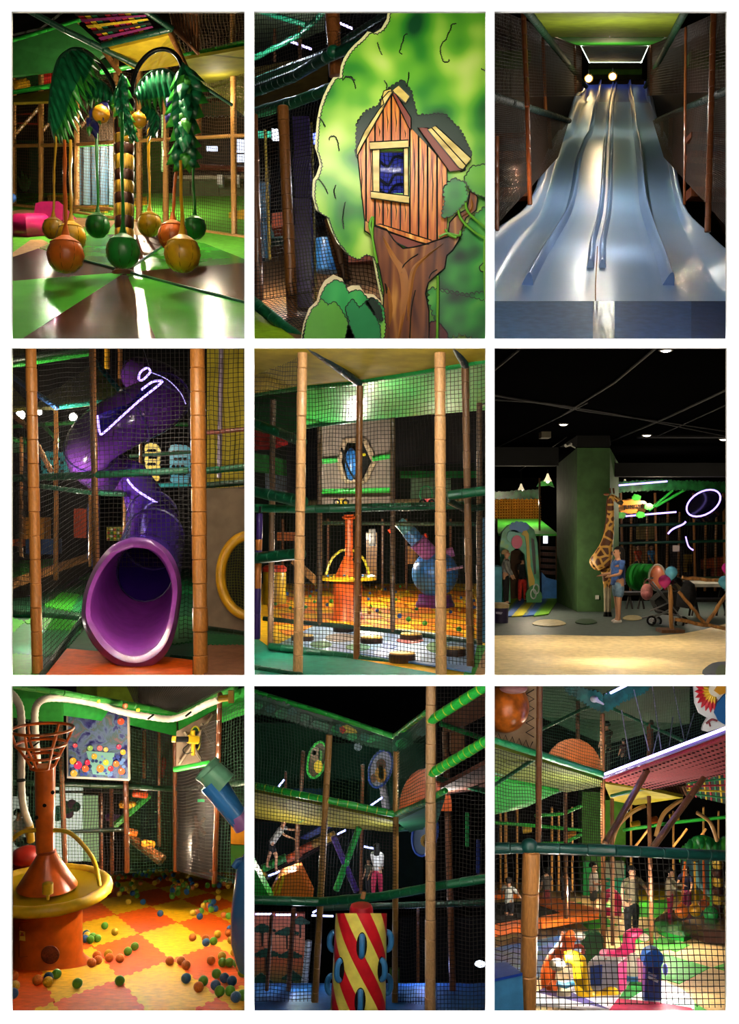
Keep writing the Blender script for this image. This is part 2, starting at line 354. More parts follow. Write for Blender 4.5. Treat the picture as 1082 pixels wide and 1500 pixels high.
def person(label, base, H, yaw, top, bottom, hair, arms=((.25, -.1), (.25, -.1)), legs=((0, 0), (0, 0)), lower='trousers', sleeve='short',
           longhair=False, shoe=None, lean=0.0, elbow=(.3, .3), group=None, sit=False, skin=None, wide=1.0):
    """standing/walking/seated figure. base = feet, yaw: 0 faces the camera, +90deg faces right. arms = (swing forward, out), legs = (forward, out)"""
    base = Vector(base); R = Matrix.Rotation(yaw, 3, 'Z')
    def W(x, y, z): return base+R @ Vector((x*H, y*H, z*H))   # local: -y is the way the person faces
    sk = skin or SKIN; J = {}; E = []
    def j(n, x, y, z, r, r2=None, to=None):
        J[n] = (W(x, y, z), r*H, (r2 or r)*H)
        if to: E.append((to, n))
    hz = .28 if sit else .5; ly = -lean
    j('pel', 0, 0, hz+.02, .075*wide, .058*wide); j('waist', 0, ly*.3, hz+.12, .066*wide, .05*wide, 'pel'); j('chest', 0, ly*.7, hz+.24, .085*wide, .058, 'waist')
    j('neck0', 0, ly*.9, hz+.325, .045, .04, 'chest'); j('neck', 0, ly-.005, hz+.36, .027, .03, 'neck0')
    j('jaw', 0, ly-.012, hz+.395, .042, .05, 'neck'); j('skull', 0, ly-.005, hz+.44, .052, .062, 'jaw'); j('crown', 0, ly, hz+.485, .034, .04, 'skull')
    j('nose', 0, ly-.078, hz+.423, .008, .01, 'skull')
    for s, (sw, ou), el in ((-1, arms[0], elbow[0]), (1, arms[1], elbow[1])):
        n = 'L' if s < 0 else 'R'; sx = s*.105*wide; sz = hz+.305; sy = ly*.85
        ex = sx+s*.155*math.sin(ou)*1.0; ey = sy-.155*math.sin(sw); ez = sz-.155*math.cos(sw)*math.cos(ou)
        a2 = sw+el; wx = ex+s*.13*math.sin(ou*.4); wy = ey-.14*math.sin(a2); wz = ez-.14*math.cos(a2)
        j('sh'+n, sx, sy, sz, .034, .034, 'neck0'); j('el'+n, ex, ey, ez, .024, .024, 'sh'+n); j('wr'+n, wx, wy, wz, .017, .017, 'el'+n)
        hd = Vector((wx-ex, wy-ey, wz-ez)).normalized(); pm = Vector((wx, wy, wz))+hd*.03; j('pa'+n, *pm, .018, .012, 'wr'+n)
        for q, (ox, ln) in enumerate(((-.014, .036), (-.005, .042), (.005, .040), (.014, .032))):
            tp = pm+hd*ln+Vector((ox*.4, ox, -.006)); j('f%d%s' % (q, n), *tp, .0055, .0055, 'pa'+n)
        tp = pm+hd*.012+Vector((-s*.02, -.018, 0)); j('th'+n, *tp, .006, .006, 'pa'+n)
    LEG = {}
    for s, (sw, ou) in ((-1, legs[0]), (1, legs[1])):
        n = 'L' if s < 0 else 'R'; hx = s*.048*wide
        if sit:
            k = (hx+s*.03, -.22, hz+.01); a = (hx+s*.03, -.24, .05)
        else:
            k = (hx+s*math.sin(ou)*.24, -math.sin(sw)*.24, hz-.235*math.cos(sw)); bb = sw*.4-abs(sw)*.5
            a = (k[0]+s*math.sin(ou)*.1, k[1]-math.sin(bb)*.22, .04 if abs(sw) < .6 else k[2]-.2)
        j('hp'+n, hx, 0, hz-.01, .058*wide, .056, 'pel'); j('kn'+n, *k, .038, .04, 'hp'+n); j('an'+n, *a, .022, .024, 'kn'+n)
        j('he'+n, a[0], a[1]+.012, a[2]-.022, .02, .02, 'an'+n); j('to'+n, a[0]+s*.012, a[1]-.075, a[2]-.027, .02, .012, 'an'+n); LEG[n] = (k, a)
    t = thing('person', label, 'person', base, group)
    skin_obj('body', J, E, sk, t, base=base)
    def sub(names, edges, grow): return {n: (J[n][0], J[n][1]*grow, J[n][2]*grow) for n in names}, edges
    # top
    names = ['waist', 'chest', 'neck0', 'pel', 'shL', 'shR']; ed = [('pel', 'waist'), ('waist', 'chest'), ('chest', 'neck0'), ('neck0', 'shL'), ('neck0', 'shR')]
    js, ed2 = sub(names, ed, 1.16); js.update({n: (J[n][0], J[n][1]*1.34, J[n][2]*1.4) for n in ('pel', 'waist')}); js['hem'] = (J['pel'][0]+Vector((0, 0, -.03*H)), J['pel'][1]*1.3, J['pel'][2]*1.4); ed2.append(('pel', 'hem'))
    for n in 'LR':
        e, wv = J['el'+n], J['wr'+n]; sh = J['sh'+n]
        if sleeve == 'long':
            js['el'+n] = (e[0], e[1]*1.4, e[2]*1.4); js['wr'+n] = (wv[0], wv[1]*1.35, wv[2]*1.35); ed2 += [('sh'+n, 'el'+n), ('el'+n, 'wr'+n)]
        elif sleeve == 'short':
            js['el'+n] = (sh[0].lerp(e[0], .7), sh[1]*1.15, sh[2]*1.15); ed2 += [('sh'+n, 'el'+n)]
    skin_obj('shirt', js, ed2, top, t, base=base)
    # lower garment
    if lower == 'skirt':
        mb = MB(); prof = [(.082*H, -.17*H), (.088*H, -.16*H), (.085*H, -.05*H), (.078*H, .05*H)]; mb.lathe(W(0, 0, hz), prof, 16); obj('skirt', mb, bottom, t)
    else:
        q = 1.0 if lower == 'trousers' else .25
        js = {'pel': (J['pel'][0], J['pel'][1]*1.25, J['pel'][2]*1.3)}; ed2 = [('pel', 'wst')]; js['wst'] = (J['pel'][0]+Vector((0, 0, .05*H)), J['pel'][1]*1.02, J['pel'][2]*1.02)
        for n in 'LR':
            hp, kn, an = J['hp'+n], J['kn'+n], J['an'+n]
            js['hp'+n] = (hp[0], hp[1]*1.25, hp[2]*1.25); ed2 += [('pel', 'hp'+n)]
            if lower == 'trousers':
                js['kn'+n] = (kn[0], kn[1]*1.3, kn[2]*1.3); js['an'+n] = (an[0], an[1]*1.55, an[2]*1.55); ed2 += [('hp'+n, 'kn'+n), ('kn'+n, 'an'+n)]
            else:
                js['kn'+n] = (hp[0].lerp(kn[0], .75), kn[1]*1.45, kn[2]*1.45); ed2 += [('hp'+n, 'kn'+n)]
        skin_obj(lower, js, ed2, bottom, t, base=base)
    # hair: a cap open to the face, longer at the back when long
    hc = W(0, ly+.012, hz+.452); mb = MB(); vs = []; fs = []; SG, RG = 16, 8
    for i in range(RG+1):
        a = math.pi*.62*i/RG
        for k in range(SG):
            q = 2*math.pi*k/SG; fy = math.sin(q); drop = 1.0 if fy > -.25 else .62
            aa = a*drop; p = Vector((.066*H*math.sin(aa)*math.cos(q), .076*H*math.sin(aa)*fy, .066*H*math.cos(aa)))
            if longhair and fy > -.1 and i >= RG-2: p.z -= .045*H*(i-RG+3); p.y += .004*H
            vs.append(hc+R @ p)
    for i in range(RG):
        for k in range(SG): fs.append((i*SG+k, i*SG+(k+1) % SG, (i+1)*SG+(k+1) % SG, (i+1)*SG+k))
    mb.add(vs, fs); obj('hair', mb, hair, t, angle=3)
    for s in (-1, 1):
        obj('eye', MB().sphere(W(s*.021, ly-.064, hz+.437), .0075*H, 8, 6), M('#1a1210', 'gloss'), t)
        obj('ear', MB().sphere(W(s*.054, ly+.002, hz+.43), (.008*H, .012*H, .017*H), 8, 6), sk, t)
    obj('mouth', MB().sphere(W(0, ly-.058, hz+.398), (.016*H, .005*H, .004*H), 8, 6), M('#8a4a40', 'skin'), t)
    if shoe:
        for n in 'LR':
            a = LEG[n][1]; s = -1 if n == 'L' else 1
            mb = MB(); pts = [W(a[0]-s*.002, a[1]+.035, a[2]-.018), W(a[0], a[1], a[2]-.016), W(a[0]+s*.008, a[1]-.05, a[2]-.022), W(a[0]+s*.012, a[1]-.085, a[2]-.026)]
            mb.tube(pts, [.018*H, .027*H, .025*H, .012*H], 8); obj('shoe', mb, shoe, t)
    return t
def ball(x, y, d, rpx, mat, label, group, cat='ball', name='ball', seg=14):
    return obj(name, MB().sphere(P(x, y, d), S(rpx, d), seg, 8), mat, None, label, cat, group)
BALLM = {}
def ball_copy(loc, r, hexc, name, label, group):
    """play-pit ball, mesh shared per colour: hollow moulded ball with a seam ring"""
    if hexc not in BALLM:
        mb = MB(); mb.sphere((0, 0, 0), 1, 14, 8); mb.lathe((0, 0, -.04), [(.99, 0), (1.015, .02), (1.015, .06), (.99, .08)], 14)
        me = bpy.data.meshes.new('pit_ball'); me.from_pydata([tuple(v) for v in mb.v], [], mb.f); me.materials.append(M(hexc, 'vinyl'))
        me.polygons.foreach_set('use_smooth', [True]*len(me.polygons)); BALLM[hexc] = me
    o = bpy.data.objects.new(name, BALLM[hexc]); reg(o, None, loc); o.scale = (r, r, r)
    o.rotation_euler = (random.uniform(0, 3), random.uniform(0, 3), 0); return tag(o, label, 'ball', group)

# ------------------------------------------------------------------ the building: white front with nine openings, radial partition walls
COLS = [(17, 358), (372, 711), (724, 1064)]; ROWS = [(17, 496), (510, 990), (1005, 1483)]
WHITE = M('#f4f4f2', 'plain'); mb = MB()
holes = [px3([(a, c), (b_, c), (b_, e), (a, e)], 10) for a, b_ in COLS for c, e in ROWS]
mb.prism(px3([(-500, -700), (1582, -700), (1582, 2200), (-500, 2200)], 10), (0, .03, 0), holes)
struct('wall_front', mb, WHITE, label='white front wall with nine tall openings onto the play rooms')
DARK = M('#0b0b0c', 'matte'); D1 = 64.0
def radial(name, a, b_, c, d):
    mb = MB(); vs = [P(*a, 10.06), P(*b_, 10.06), P(*c, 10.06), P(*d, 10.06), P(*a, D1), P(*b_, D1), P(*c, D1), P(*d, D1)]
    mb.add(vs, [(0, 1, 2, 3), (7, 6, 5, 4), (0, 4, 5, 1), (1, 5, 6, 2), (2, 6, 7, 3), (3, 7, 4, 0)]); struct(name, mb, DARK, label='dark partition wall between play rooms')
for i, x in enumerate((8, 365, 717.5, 1073)): radial(('wall_left', 'wall_partition_left', 'wall_partition_right', 'wall_right')[i], (x-1, 0), (x+1, 0), (x+1, 1500), (x-1, 1500))
for i, (y, nm) in enumerate(((8, 'ceiling'), (503.5, 'floor_upper'), (999, 'floor_lower'), (1492, 'floor'))): radial(nm, (0, y-1), (1082, y-1), (1082, y+1), (0, y+1))
mb = MB(); mb.boxpx(-20, -20, 1102, 1520, D1-.5, .4); struct('wall_back', mb, DARK, label='black rear wall far behind the play rooms')

# ================================================================== room 1: palm carousel
f1 = Floor(140, 496, 12)
RM = 'in the palm carousel hall'
MATG = M('#3d9a2c', 'floor'); MATB = M('#3a1f14', 'floor'); MATT = M('#b78f62', 'mat'); MATL = M('#5fae38', 'mat'); MATY = M('#d2a51e', 'mat')
def pf(x):   # floor row of the net wall line at column x
    return 300+(x-10)*.12 if x < 110 else 312+(x-110)*.145
def dn(x): return f1.d(pf(x))
t = tag(f1.poly('floor_palm', [(9, 502), (364, 502), (364, 283), (9, 283)], MATL, th=.03), 'bright green mat floor of the palm carousel hall', kind='structure')
for pts, m in (([(17, 390), (17, 372), (45, 352), (62, 352), (90, 366), (56, 370)], MATT), ([(28, 308), (80, 308), (80, 322), (17, 322), (17, 310)], MATT), ([(95, 318), (170, 324), (160, 336), (92, 330)], MATT),
               ([(190, 322), (245, 334), (230, 346), (188, 344)], MATT), ([(20, 298), (70, 298), (70, 290), (20, 290)], MATG), ([(70, 286), (160, 286), (158, 312), (108, 308), (62, 298)], MATY), ([(190, 292), (215, 288), (216, 300), (192, 302)], MATY), ([(335, 312), (364, 306), (364, 322), (335, 320)], MATY)):
    f1.poly('mat_tile', pts, m, th=.01, up=.012, parent=t)
# carousel base: eight padded wedges
C = (184, 403); cb = thing('carousel_base', 'glossy round padded base with green and brown wedges under palm', 'play mat', f1.p(*C))
def wedge(pts, m): f1.poly('wedge', pts, m, th=.012, up=.05, parent=cb)
wedge([C, (9, 417), (9, 384), (56, 368), (120, 386)], MATB); wedge([C, (120, 386), (58, 367), (80, 357), (121, 349), (158, 347)], MATG)
wedge([C, (158, 347), (240, 348), (243, 362)], MATB); wedge([C, (243, 362), (255, 354), (299, 360), (364, 386), (364, 389)], MATG)
wedge([C, (364, 389), (364, 451)], MATB); wedge([C, (364, 451), (364, 508), (231, 508)], MATG)
wedge([C, (231, 508), (24, 508)], MATB); wedge([C, (24, 508), (9, 508), (9, 417)], MATG)
for e in ((364, 451), (243, 362), (120, 386)):
    obj('seam_piping', MB().tube([f1.p(*C, .06), f1.p(*e, .06)], .022, 6), GRN, cb)
# trunk
tr = thing('palm_tree', 'artificial palm tree with striped padded trunk and drooping vinyl fronds', 'palm tree', f1.p(*C)); dT = f1.d(403)
ys = [160, 176, 198, 212, 228, 250, 266, 284, 300, 318, 336, 352, 372, 390, 404]
for i in range(len(ys)-1):
    k = 14.5-1.0*i/13; a, b_ = P(182, ys[i+1], dT), P(182, ys[i], dT); r = S(k, dT); h = b_.z-a.z
    mb = MB(); mb.lathe(a, [(r*.9, 0), (r, h*.2), (r*1.02, h*.9), (r*.94, h)], 18)
    obj('trunk_band', mb, M('#c79a2e' if i % 2 == 0 else '#40200f', 'bark'), tr)
mb = MB(); mb.lathe(P(182, 405, dT), [(S(19, dT), 0), (S(18, dT), S(6, dT)), (S(14, dT), S(9, dT))], 18); obj('trunk_collar', mb, M('#4a2c12'), tr)
FR = M('#0e5a30', 'leaf'); FR2 = M('#2f7a22', 'leaf'); FRU = M('#1c1a58', 'vinyl'); TUB = M('#0b0b0b', 'vinyl')
def blade(base, tip, wm, bend=(0, 0, 0), fold=.25):
    base, tip = Vector(base), Vector(tip); ax = tip-base; wd = Vector((ax.z, 0, -ax.x)).normalized()*wm; vs = []; fs = []
    for t_, k in ((0, .55), (.3, 1), (.62, .8), (1, .02)):
        c = base+ax*t_+Vector(bend)*(t_*(1-t_)*4)
        vs += [c-wd*k+Vector((0, wm*fold, 0)), c-Vector((0, wm*fold, 0)), c+wd*k+Vector((0, wm*fold, 0))]
    for i in range(3):
        for q in range(2): a = i*3+q; fs.append((a, a+1, a+4, a+3))
    return vs, fs
def frond(spine, sides, mat=None, rib=2.2, tipmat=None, par=None):
    """sides: (n, t0, t1, dx0,dy0, dx1,dy1, width px) leaflets hanging from the spine"""
    sp = spline(spine, 6); d = spine[0][2]; par = par or tr
    n = len(sp); s = obj('frond', MB().tube([P(*q) for q in sp], [S(rib*(1-.6*i/n), d) for i in range(n)], 6), mat or FR, par)
    for (k, t0, t1, dx0, dy0, dx1, dy1, wp) in sides:
        for i in range(k):
            u = i/max(1, k-1); t_ = t0+(t1-t0)*u; q = sp[min(n-1, int(t_*(n-1)))]
            dx = dx0+(dx1-dx0)*u+random.uniform(-2, 2); dy = dy0+(dy1-dy0)*u+random.uniform(-2, 2); dz = random.uniform(-.25, .1)
            vs, fs = blade(P(*q), P(q[0]+dx, q[1]+dy, q[2]+dz), S(wp, d), (0, -.04, .03))
            obj('leaflet', MB().add(vs, fs), (tipmat if tipmat and i % 4 == 3 else (mat or FR) if i % 3 else FR2), s, angle=2)
    return s
for pts in ([(173, 152), (166, 125), (152, 100), (138, 85), (122, 74), (105, 73), (92, 82)], [(193, 140), (195, 118), (204, 95), (220, 78), (238, 72), (254, 77), (264, 90), (270, 112)]):
    obj('arch_pipe', MB().tube([P(x, y, dT-.1) for x, y in spline(pts, 6)], S(3.4, dT), 10), TUB, tr)
obj('crown_boss', MB().sphere(P(182, 152, dT), S(16, dT), 14, 8), TUB, tr)
def sheet(spine, edge, n, d, mat, tip, lift=.12):
    """vinyl palm frond: pleated sheet from the spine to a deeply cut, pointed edge; each finger is a leaflet"""
    sp = spline(spine, 8); eg = spline(edge, 8)
    at = lambda q, u: (lambda w_: (q[int(w_)][0]+(q[min(len(q)-1, int(w_)+1)][0]-q[int(w_)][0])*(w_ % 1), q[int(w_)][1]+(q[min(len(q)-1, int(w_)+1)][1]-q[int(w_)][1])*(w_ % 1)))(u*(len(q)-1.001))
    s_ = obj('frond', MB().tube([P(x, y, d) for x, y in sp], S(2.2, d), 6), M('#0c3a22', 'vinyl'), tr)
    for i in range(n):
        a0, a1, e0, e1 = at(sp, i/n), at(sp, (i+1)/n), at(eg, i/n), at(eg, (i+1)/n); tipx = ((e0[0]+e1[0])/2, (e0[1]+e1[1])/2+3)
        def mixp(a_, b_, t_, dz): return P(a_[0]+(b_[0]-a_[0])*t_, a_[1]+(b_[1]-a_[1])*t_, d+dz)
        am = ((a0[0]+a1[0])/2, (a0[1]+a1[1])/2); mb = MB(); rows = []
        for t_, dz in ((0, 0), (.35, -lift), (.66, -lift*.6)): rows.append([mixp(a0, e0, t_, dz+.05), mixp(am, tipx, t_, dz-.03), mixp(a1, e1, t_, dz+.05)])
        mb.grid(rows); mb.mi = 1; q = rows[-1]; mb.add(q+[mixp(am, tipx, 1.04, .05)], [(0, 1, 3), (1, 2, 3)]); obj('leaflet', mb, [mat, tip], s_, angle=2)
LF, LT = M('#0f5a34', 'leaf'), M('#2f8a2c', 'leaf'); d0 = dT-.45
sheet([(122, 73), (104, 73), (88, 84), (79, 108), (75, 140), (76, 170)], [(146, 84), (146, 118), (134, 150), (122, 178), (110, 200), (92, 218)], 13, d0, LF, LT)
sheet([(100, 74), (84, 92), (77, 120), (73, 150), (72, 180)], [(128, 130), (116, 160), (106, 190), (92, 208), (78, 206)], 8, d0-.15, LF, LT)
sheet([(168, 142), (152, 122), (136, 116), (124, 128)], [(166, 160), (152, 158), (138, 156), (124, 158)], 6, dT-.2, LF, LT)
frond([(170, 150, dT-.2), (150, 150, dT-.3), (137, 165, dT-.3), (133, 185, dT-.3)], [(6, .2, 1, 12, 22, 10, 18, 6), (4, .4, 1, -10, 14, -4, 16, 5)], FRU)
sheet([(178, 108), (176, 130), (178, 155), (186, 180), (196, 206)], [(190, 116), (194, 140), (196, 168), (202, 190), (204, 210)], 6, dT-.62, LF, LT)
sheet([(178, 108), (176, 130), (178, 155), (186, 180), (196, 206)], [(172, 122), (160, 152), (170, 176), (182, 196), (194, 212)], 6, dT-.6, LF, LT)
sheet([(198, 138), (206, 120), (222, 106), (240, 102), (262, 112)], [(202, 150), (212, 158), (228, 162), (246, 160), (264, 156)], 9, dT-.35, LF, LT)
sheet([(212, 152), (224, 156), (230, 172), (222, 198)], [(202, 166), (212, 182), (214, 198), (216, 214)], 5, dT-.25, LF, FRU); sheet([(212, 152), (224, 156), (230, 172), (222, 198)], [(226, 156), (238, 172), (236, 190), (226, 204)], 4, dT-.25, LF, FRU)
d2 = dT-.6
sheet([(268, 92), (273, 120), (272, 150), (268, 185), (268, 220), (276, 244)], [(296, 112), (308, 132), (300, 160), (292, 198), (298, 226), (290, 248)], 8, d2, LF, LT); sheet([(268, 92), (273, 120), (272, 150), (268, 185), (268, 220), (276, 244)], [(250, 120), (244, 150), (240, 178), (252, 210), (240, 238), (262, 252)], 8, d2+.03, LF, LT)
frond([(270, 110, d2-.05), (272, 150, d2-.1), (271, 190, d2-.1), (274, 236, d2-.05)], [(7, .1, .95, 5, 30, 3, 24, 9), (7, 0, .9, -5, 28, -4, 24, 9)], LF)
frond([(262, 118, d2+.25), (254, 140, d2+.25), (252, 165, d2+.25)], [(5, 0, 1, -8, 18, -8, 16, 6)], FRU)
for x, y, r in ((148, 167, 12.5), (203, 176, 11.5)):
    mb = MB(); mb.sphere(P(x, y, dT-.45), S(r, dT), 18, 12); cn = obj('coconut', mb, M('#c88a1c'), tr)
    obj('coconut_cap', MB().lathe(P(x, y+2-r, dT-.45), [(S(5, dT), -.02), (S(4, dT), .03), (.005, .05)], 10), M('#8a5a10'), cn)
# hanging balls
OR, GN, YE = M('#d0641c'), M('#1f7a2c'), M('#d09a16')
for nm, m, x, y, r, tx, ty, d in (('orange', OR, 96, 374, 27, 94, 205, 14.6), ('green', GN, 180, 369, 25, 178, 165, 14.4), ('yellow', YE, 267, 373, 27, 264, 235, 14.5),
        ('yellow', YE, 104, 348, 22, 103, 205, 15.8), ('yellow', YE, 78, 335, 16, 81, 200, 17.2), ('green', GN, 143, 331, 18, 141, 175, 18.0), ('yellow', YE, 219, 329, 18, 217, 165, 18.0), ('orange', OR, 253, 346, 22, 258, 240, 16.0), ('green', GN, 285, 334, 17, 282, 235, 17.2)):
    b0 = thing('hanging_ball', '%s swing ball %s' % (nm, {96: 'in front, left of the green front ball', 180: 'in front of the palm trunk', 267: 'in front, right of the green front ball', 104: 'directly behind the front orange ball', 78: 'next to the magenta armchair', 143: 'before the blue strip curtain', 219: 'behind and right of the trunk', 253: 'directly behind the front yellow ball', 285: 'farthest right in the rear arc'}[x]), 'swing ball', P(x, y+r, d), 'swing balls hanging from the palm')
    R_ = S(r, d); c = P(x, y, d); mb = MB()
    mb.lathe(c, [(.004, -R_), (R_*.5, -R_*.87), (R_*.87, -R_*.5), (R_, 0), (R_*.93, R_*.38), (R_*.8, R_*.62)], 20); obj('ball', mb, m, b0)
    mb = MB(); mb.lathe(c, [(R_*.82, R_*.6), (R_*.84, R_*.66), (R_*.55, R_*.88), (R_*.25, R_*1.05), (R_*.16, R_*1.35), (R_*.12, R_*1.6)], 16); obj('cap', mb, m, b0)
    rp = [P(x+(tx-x)*u+math.sin(u*9)*.5, y-r*1.4+(ty-y+r*1.4)*u, d) for u in [i/14 for i in range(15)]]
    obj('strap', MB().tube(rp, [S(r*.08+.6, d)*random.uniform(.8, 1.2) for _ in rp], 7), m, b0)
    for k in range(8):
        q = math.pi*2*k/8; obj('seam', MB().tube([c+Vector((math.cos(q)*math.sin(a), math.sin(q)*math.sin(a), -math.cos(a)))*R_ for a in (.3, .8, 1.3, 1.8, 2.2)], .004, 3, False), M('#3a2a10', 'matte'), b0)
# magenta soft seats + blue ball
sd = f1.d(345); MG = M('#b0145a'); t = thing('soft_armchair', 'magenta vinyl play armchair with rolled arm near the palm', 'armchair', f1.p(45, 350))
mb = MB(); mb.tube([P(28, 331, sd), P(40, 331, sd-.2), P(64, 331, sd+.1)], S(18, sd), 18); obj('arm_roll', mb, MG, t)
mb = MB(); mb.tube([P(63, 331, sd+.05), P(65, 331, sd+.05)], S(13, sd), 18); obj('end_disc', mb, M('#4a8ac0'), t)
sd2 = f1.d(330); mb = MB(); mb.prism(px3([(50, 310), (52, 298), (60, 295), (86, 295), (92, 300), (92, 322), (84, 328), (60, 328), (50, 322)], sd2), (0, 1.2, 0)); obj('back_block', mb, M('#c01a68'), t)
ball(17, 290, 24, 7, M('#2a6ac8'), 'blue ball lying by the left net of palm hall', None)
# net wall: posts, rails, nets
for x, y0, l in ((20, 66, 'behind the blue ball'), (60, 50, 'behind the magenta armchair'), (112, 32, 'beside the blue strip curtain'), (170, 80, 'just left of the palm trunk'), (204, 100, 'just right of the palm trunk'), (243, 88, 'before the dark passage'), (341, 17, 'before the lit shop windows')):
    post(x, y0, pf(x), dn(x), 9 if x > 200 else 8, TAN, 'tan padded post of the palm net wall '+l, 'posts of the palm hall net wall', seg=20, x2=x+(2 if x > 300 else 0))
post(291, 17, 200, dn(291)+.6, 9, TAND, 'brown post with wooden lattice above the palm', None)
rail([(9, 214, dn(10)), (110, 212, dn(110)), (172, 208, dn(172)), (242, 204, dn(242)), (364, 198, dn(364))], 5.5, TAN, 'tan padded waist rail along the net wall behind palm', fine=True)
rail([(9, 300, dn(10)), (110, 312, dn(110)), (242, 331, dn(242)), (364, 349, dn(364))], 7, TAN, 'tan padded floor kerb along the net wall behind palm', fine=True)
rail([(108, 303, dn(110)-.5), (164, 306, dn(165)-.5)], 5, TAN, 'short tan kerb bar below the blue curtain', fine=True)
for a, b_, ya, yb, c, l in ((10, 112, 66, 33, 4.6, 'magenta armchair'), (112, 204, 90, 110, 4.6, 'palm trunk'), (204, 291, 90, 70, 5, 'right hand swing balls'), (291, 364, 17, 17, 5, 'shop counter side')):
    net([(a, ya, dn(a)), (b_, yb, dn(b_)), (b_, pf(b_), dn(b_)), (a, pf(a), dn(a))], c, 'dark brown net wall behind the '+l, NETT, 'nets of the palm hall wall', th=.7)
# blue strip curtain
t = thing('strip_curtain', 'blue-grey striped plastic curtain panel behind the palm trunk', 'curtain', P(137, 305, dn(137)+.6))
obj('curtain_rail', MB().tube([P(109, 214, dn(137)+.6), P(166, 211, dn(137)+.6)], S(2, 27), 8), LIME, t)
for i in range(9):
    x = 110+i*6.2; dd = dn(137)+.6+.05*(i % 2); mb = MB(); mb.prism(px3([(x, 214), (x+6, 214), (x+6, 300), (x, 300)], dd), (0, .03, 0)); obj('strip', mb, M(('#6a8aa4', '#4e7088', '#7898ac')[i % 3], 'gloss'), t)
# back of the hall
DB = 31
def wall1(pts, d, m, lab, cat='wall panel', name='wall_panel', **k): return cut(name, pts, d, .1, m, label=lab, cat=cat, **k)
struct('wall_back_palm', MB().boxpx(9, 9, 364, 284, 33.5, .2), M('#1b1712', 'matte'), label='dark rear wall of the palm hall')
wall1([(9, 205), (62, 205), (62, 284), (9, 284)], DB, M('#12301a', 'matte'), 'dark green mural board at the far left of palm hall')
mr = thing('leaf_mural', 'painted pale green leaf cluster on dark mural board', 'mural', P(35, 278, DB-.1))
for x, y, a in ((26, 270, -18), (32, 262, -6), (38, 266, 6), (44, 272, 16), (35, 278, 2)):
    vs, fs = blade(P(36, 280, DB-.12), P(x, y-12, DB-.12), S(4.5, DB)); obj('leaf', MB().add(vs, fs), M('#3f7a34', 'print'), mr)
wall1([(190, 200), (240, 200), (240, 286), (190, 286)], DB, M('#3c5a26', 'matte'), 'olive green wall panel right of the trunk')
wall1([(196, 196), (206, 196), (206, 284), (196, 284)], DB-.3, M('#284a1e', 'matte'), 'dark green pilaster on olive wall', 'pilaster', 'pilaster')
wall1([(236, 168), (243, 168), (243, 250), (236, 250)], DB-.4, M('#a8d080', 'emit1'), 'pale lit window slit beside olive wall', 'window', 'window_slit')
t = thing('counter', 'grey green service counter behind the right net', 'counter', P(300, 286, 29))
for i in range(5): cut('counter_panel', [(258+i*21, 262), (278+i*21, 262), (278+i*21, 289), (258+i*21, 289)], 29, .5, M('#4c5a3c', 'matte'), t)
obj('counter_top', MB().boxpx(256, 257, 364, 262, 28.8, .8), M('#9a9484', 'matte'), t)
for x in (318, 342): obj('white_box', MB().boxpx(x, 256, x+8, 270, 28.5, .3), M('#cfd2d6', 'matte'), None, 'white paper box standing on the grey counter', 'box', 'white boxes on the counter')
wall1([(262, 196), (364, 196), (364, 258), (262, 258)], 31, M('#2a2622', 'matte'), 'dark shop front behind the counter')
for i, (x0, y0, x1, y1) in enumerate(((340, 204, 364, 222), (344, 226, 364, 236), (302, 214, 318, 220))):
    cut('shop_window', [(x0, y0), (x1, y0), (x1, y1), (x0, y1)], 30.6, .1, M('#cfd8ec', 'emit1.6'), label='bright lit shop window behind the right net', cat='window', group='lit shop windows')
rail([(262, 243, 30.4), (364, 248, 30.4)], 9, M('#6a2f1e'), 'reddish brown bench back before shop front', cat='bench', name='bench', fine=False)
# red pipe frame far left
t = obj('pipe_frame', MB().tube([P(x, y, 29) for x, y in ((22, 200), (22, 168), (56, 166), (56, 200))], S(1.2, 29), 6).tube([P(20, 180, 29), P(58, 182, 29)], S(1, 29), 6), M('#a82a1c'), None, 'thin red pipe frame behind the left net', 'frame')
for a, b_ in (((22, 197), (58, 157)), ((60, 195), (72, 180)), ((118, 186), (148, 150))): rail([(a[0], a[1], 27.5), (b_[0], b_[1], 27.5)], 5, TAN, 'tan diagonal brace '+{22: 'across the red pipe frame', 60: 'short, beside the pipe frame', 118: 'above the blue strip curtain'}[a[0]], 'diagonal braces in palm hall')
# upper decks
slab('deck', [(9, 66, 22), (112, 33, 21.6), (160, 76, 21.4), (120, 98, 21.6), (9, 112, 22)], M('#1f5a24', 'matte'), vec=(0, .1, 0), label='dark green deck underside at the upper left of palm hall', cat='deck')
slab('deck', [(9, 100, 28), (112, 72, 28), (170, 92, 28), (170, 112, 28), (9, 132, 28)], M('#174a20', 'matte'), vec=(0, .1, 0), label='dark green guard panel over the red roller', cat='deck')
rail([(9, 62, 24.8), (118, 29, 23.8)], 6, LIME, 'lime padded top rail left of the palm crown', fine=True)
rail([(9, 137, 25), (78, 125, 24.5)], 7, LIME, 'lime padded lower rail left of the palm crown', fine=True)
rail([(148, 106, 21), (210, 94, 20.4), (364, 61, 18.5)], 7, LIME, 'long lime padded rail behind the palm crown', fine=True)
slab('deck', [(9, 142, 25.5), (75, 131, 25), (75, 148, 24), (20, 150, 24)], M('#8a7a1c', 'matte'), label='olive yellow deck underside below the lime rail', cat='deck')
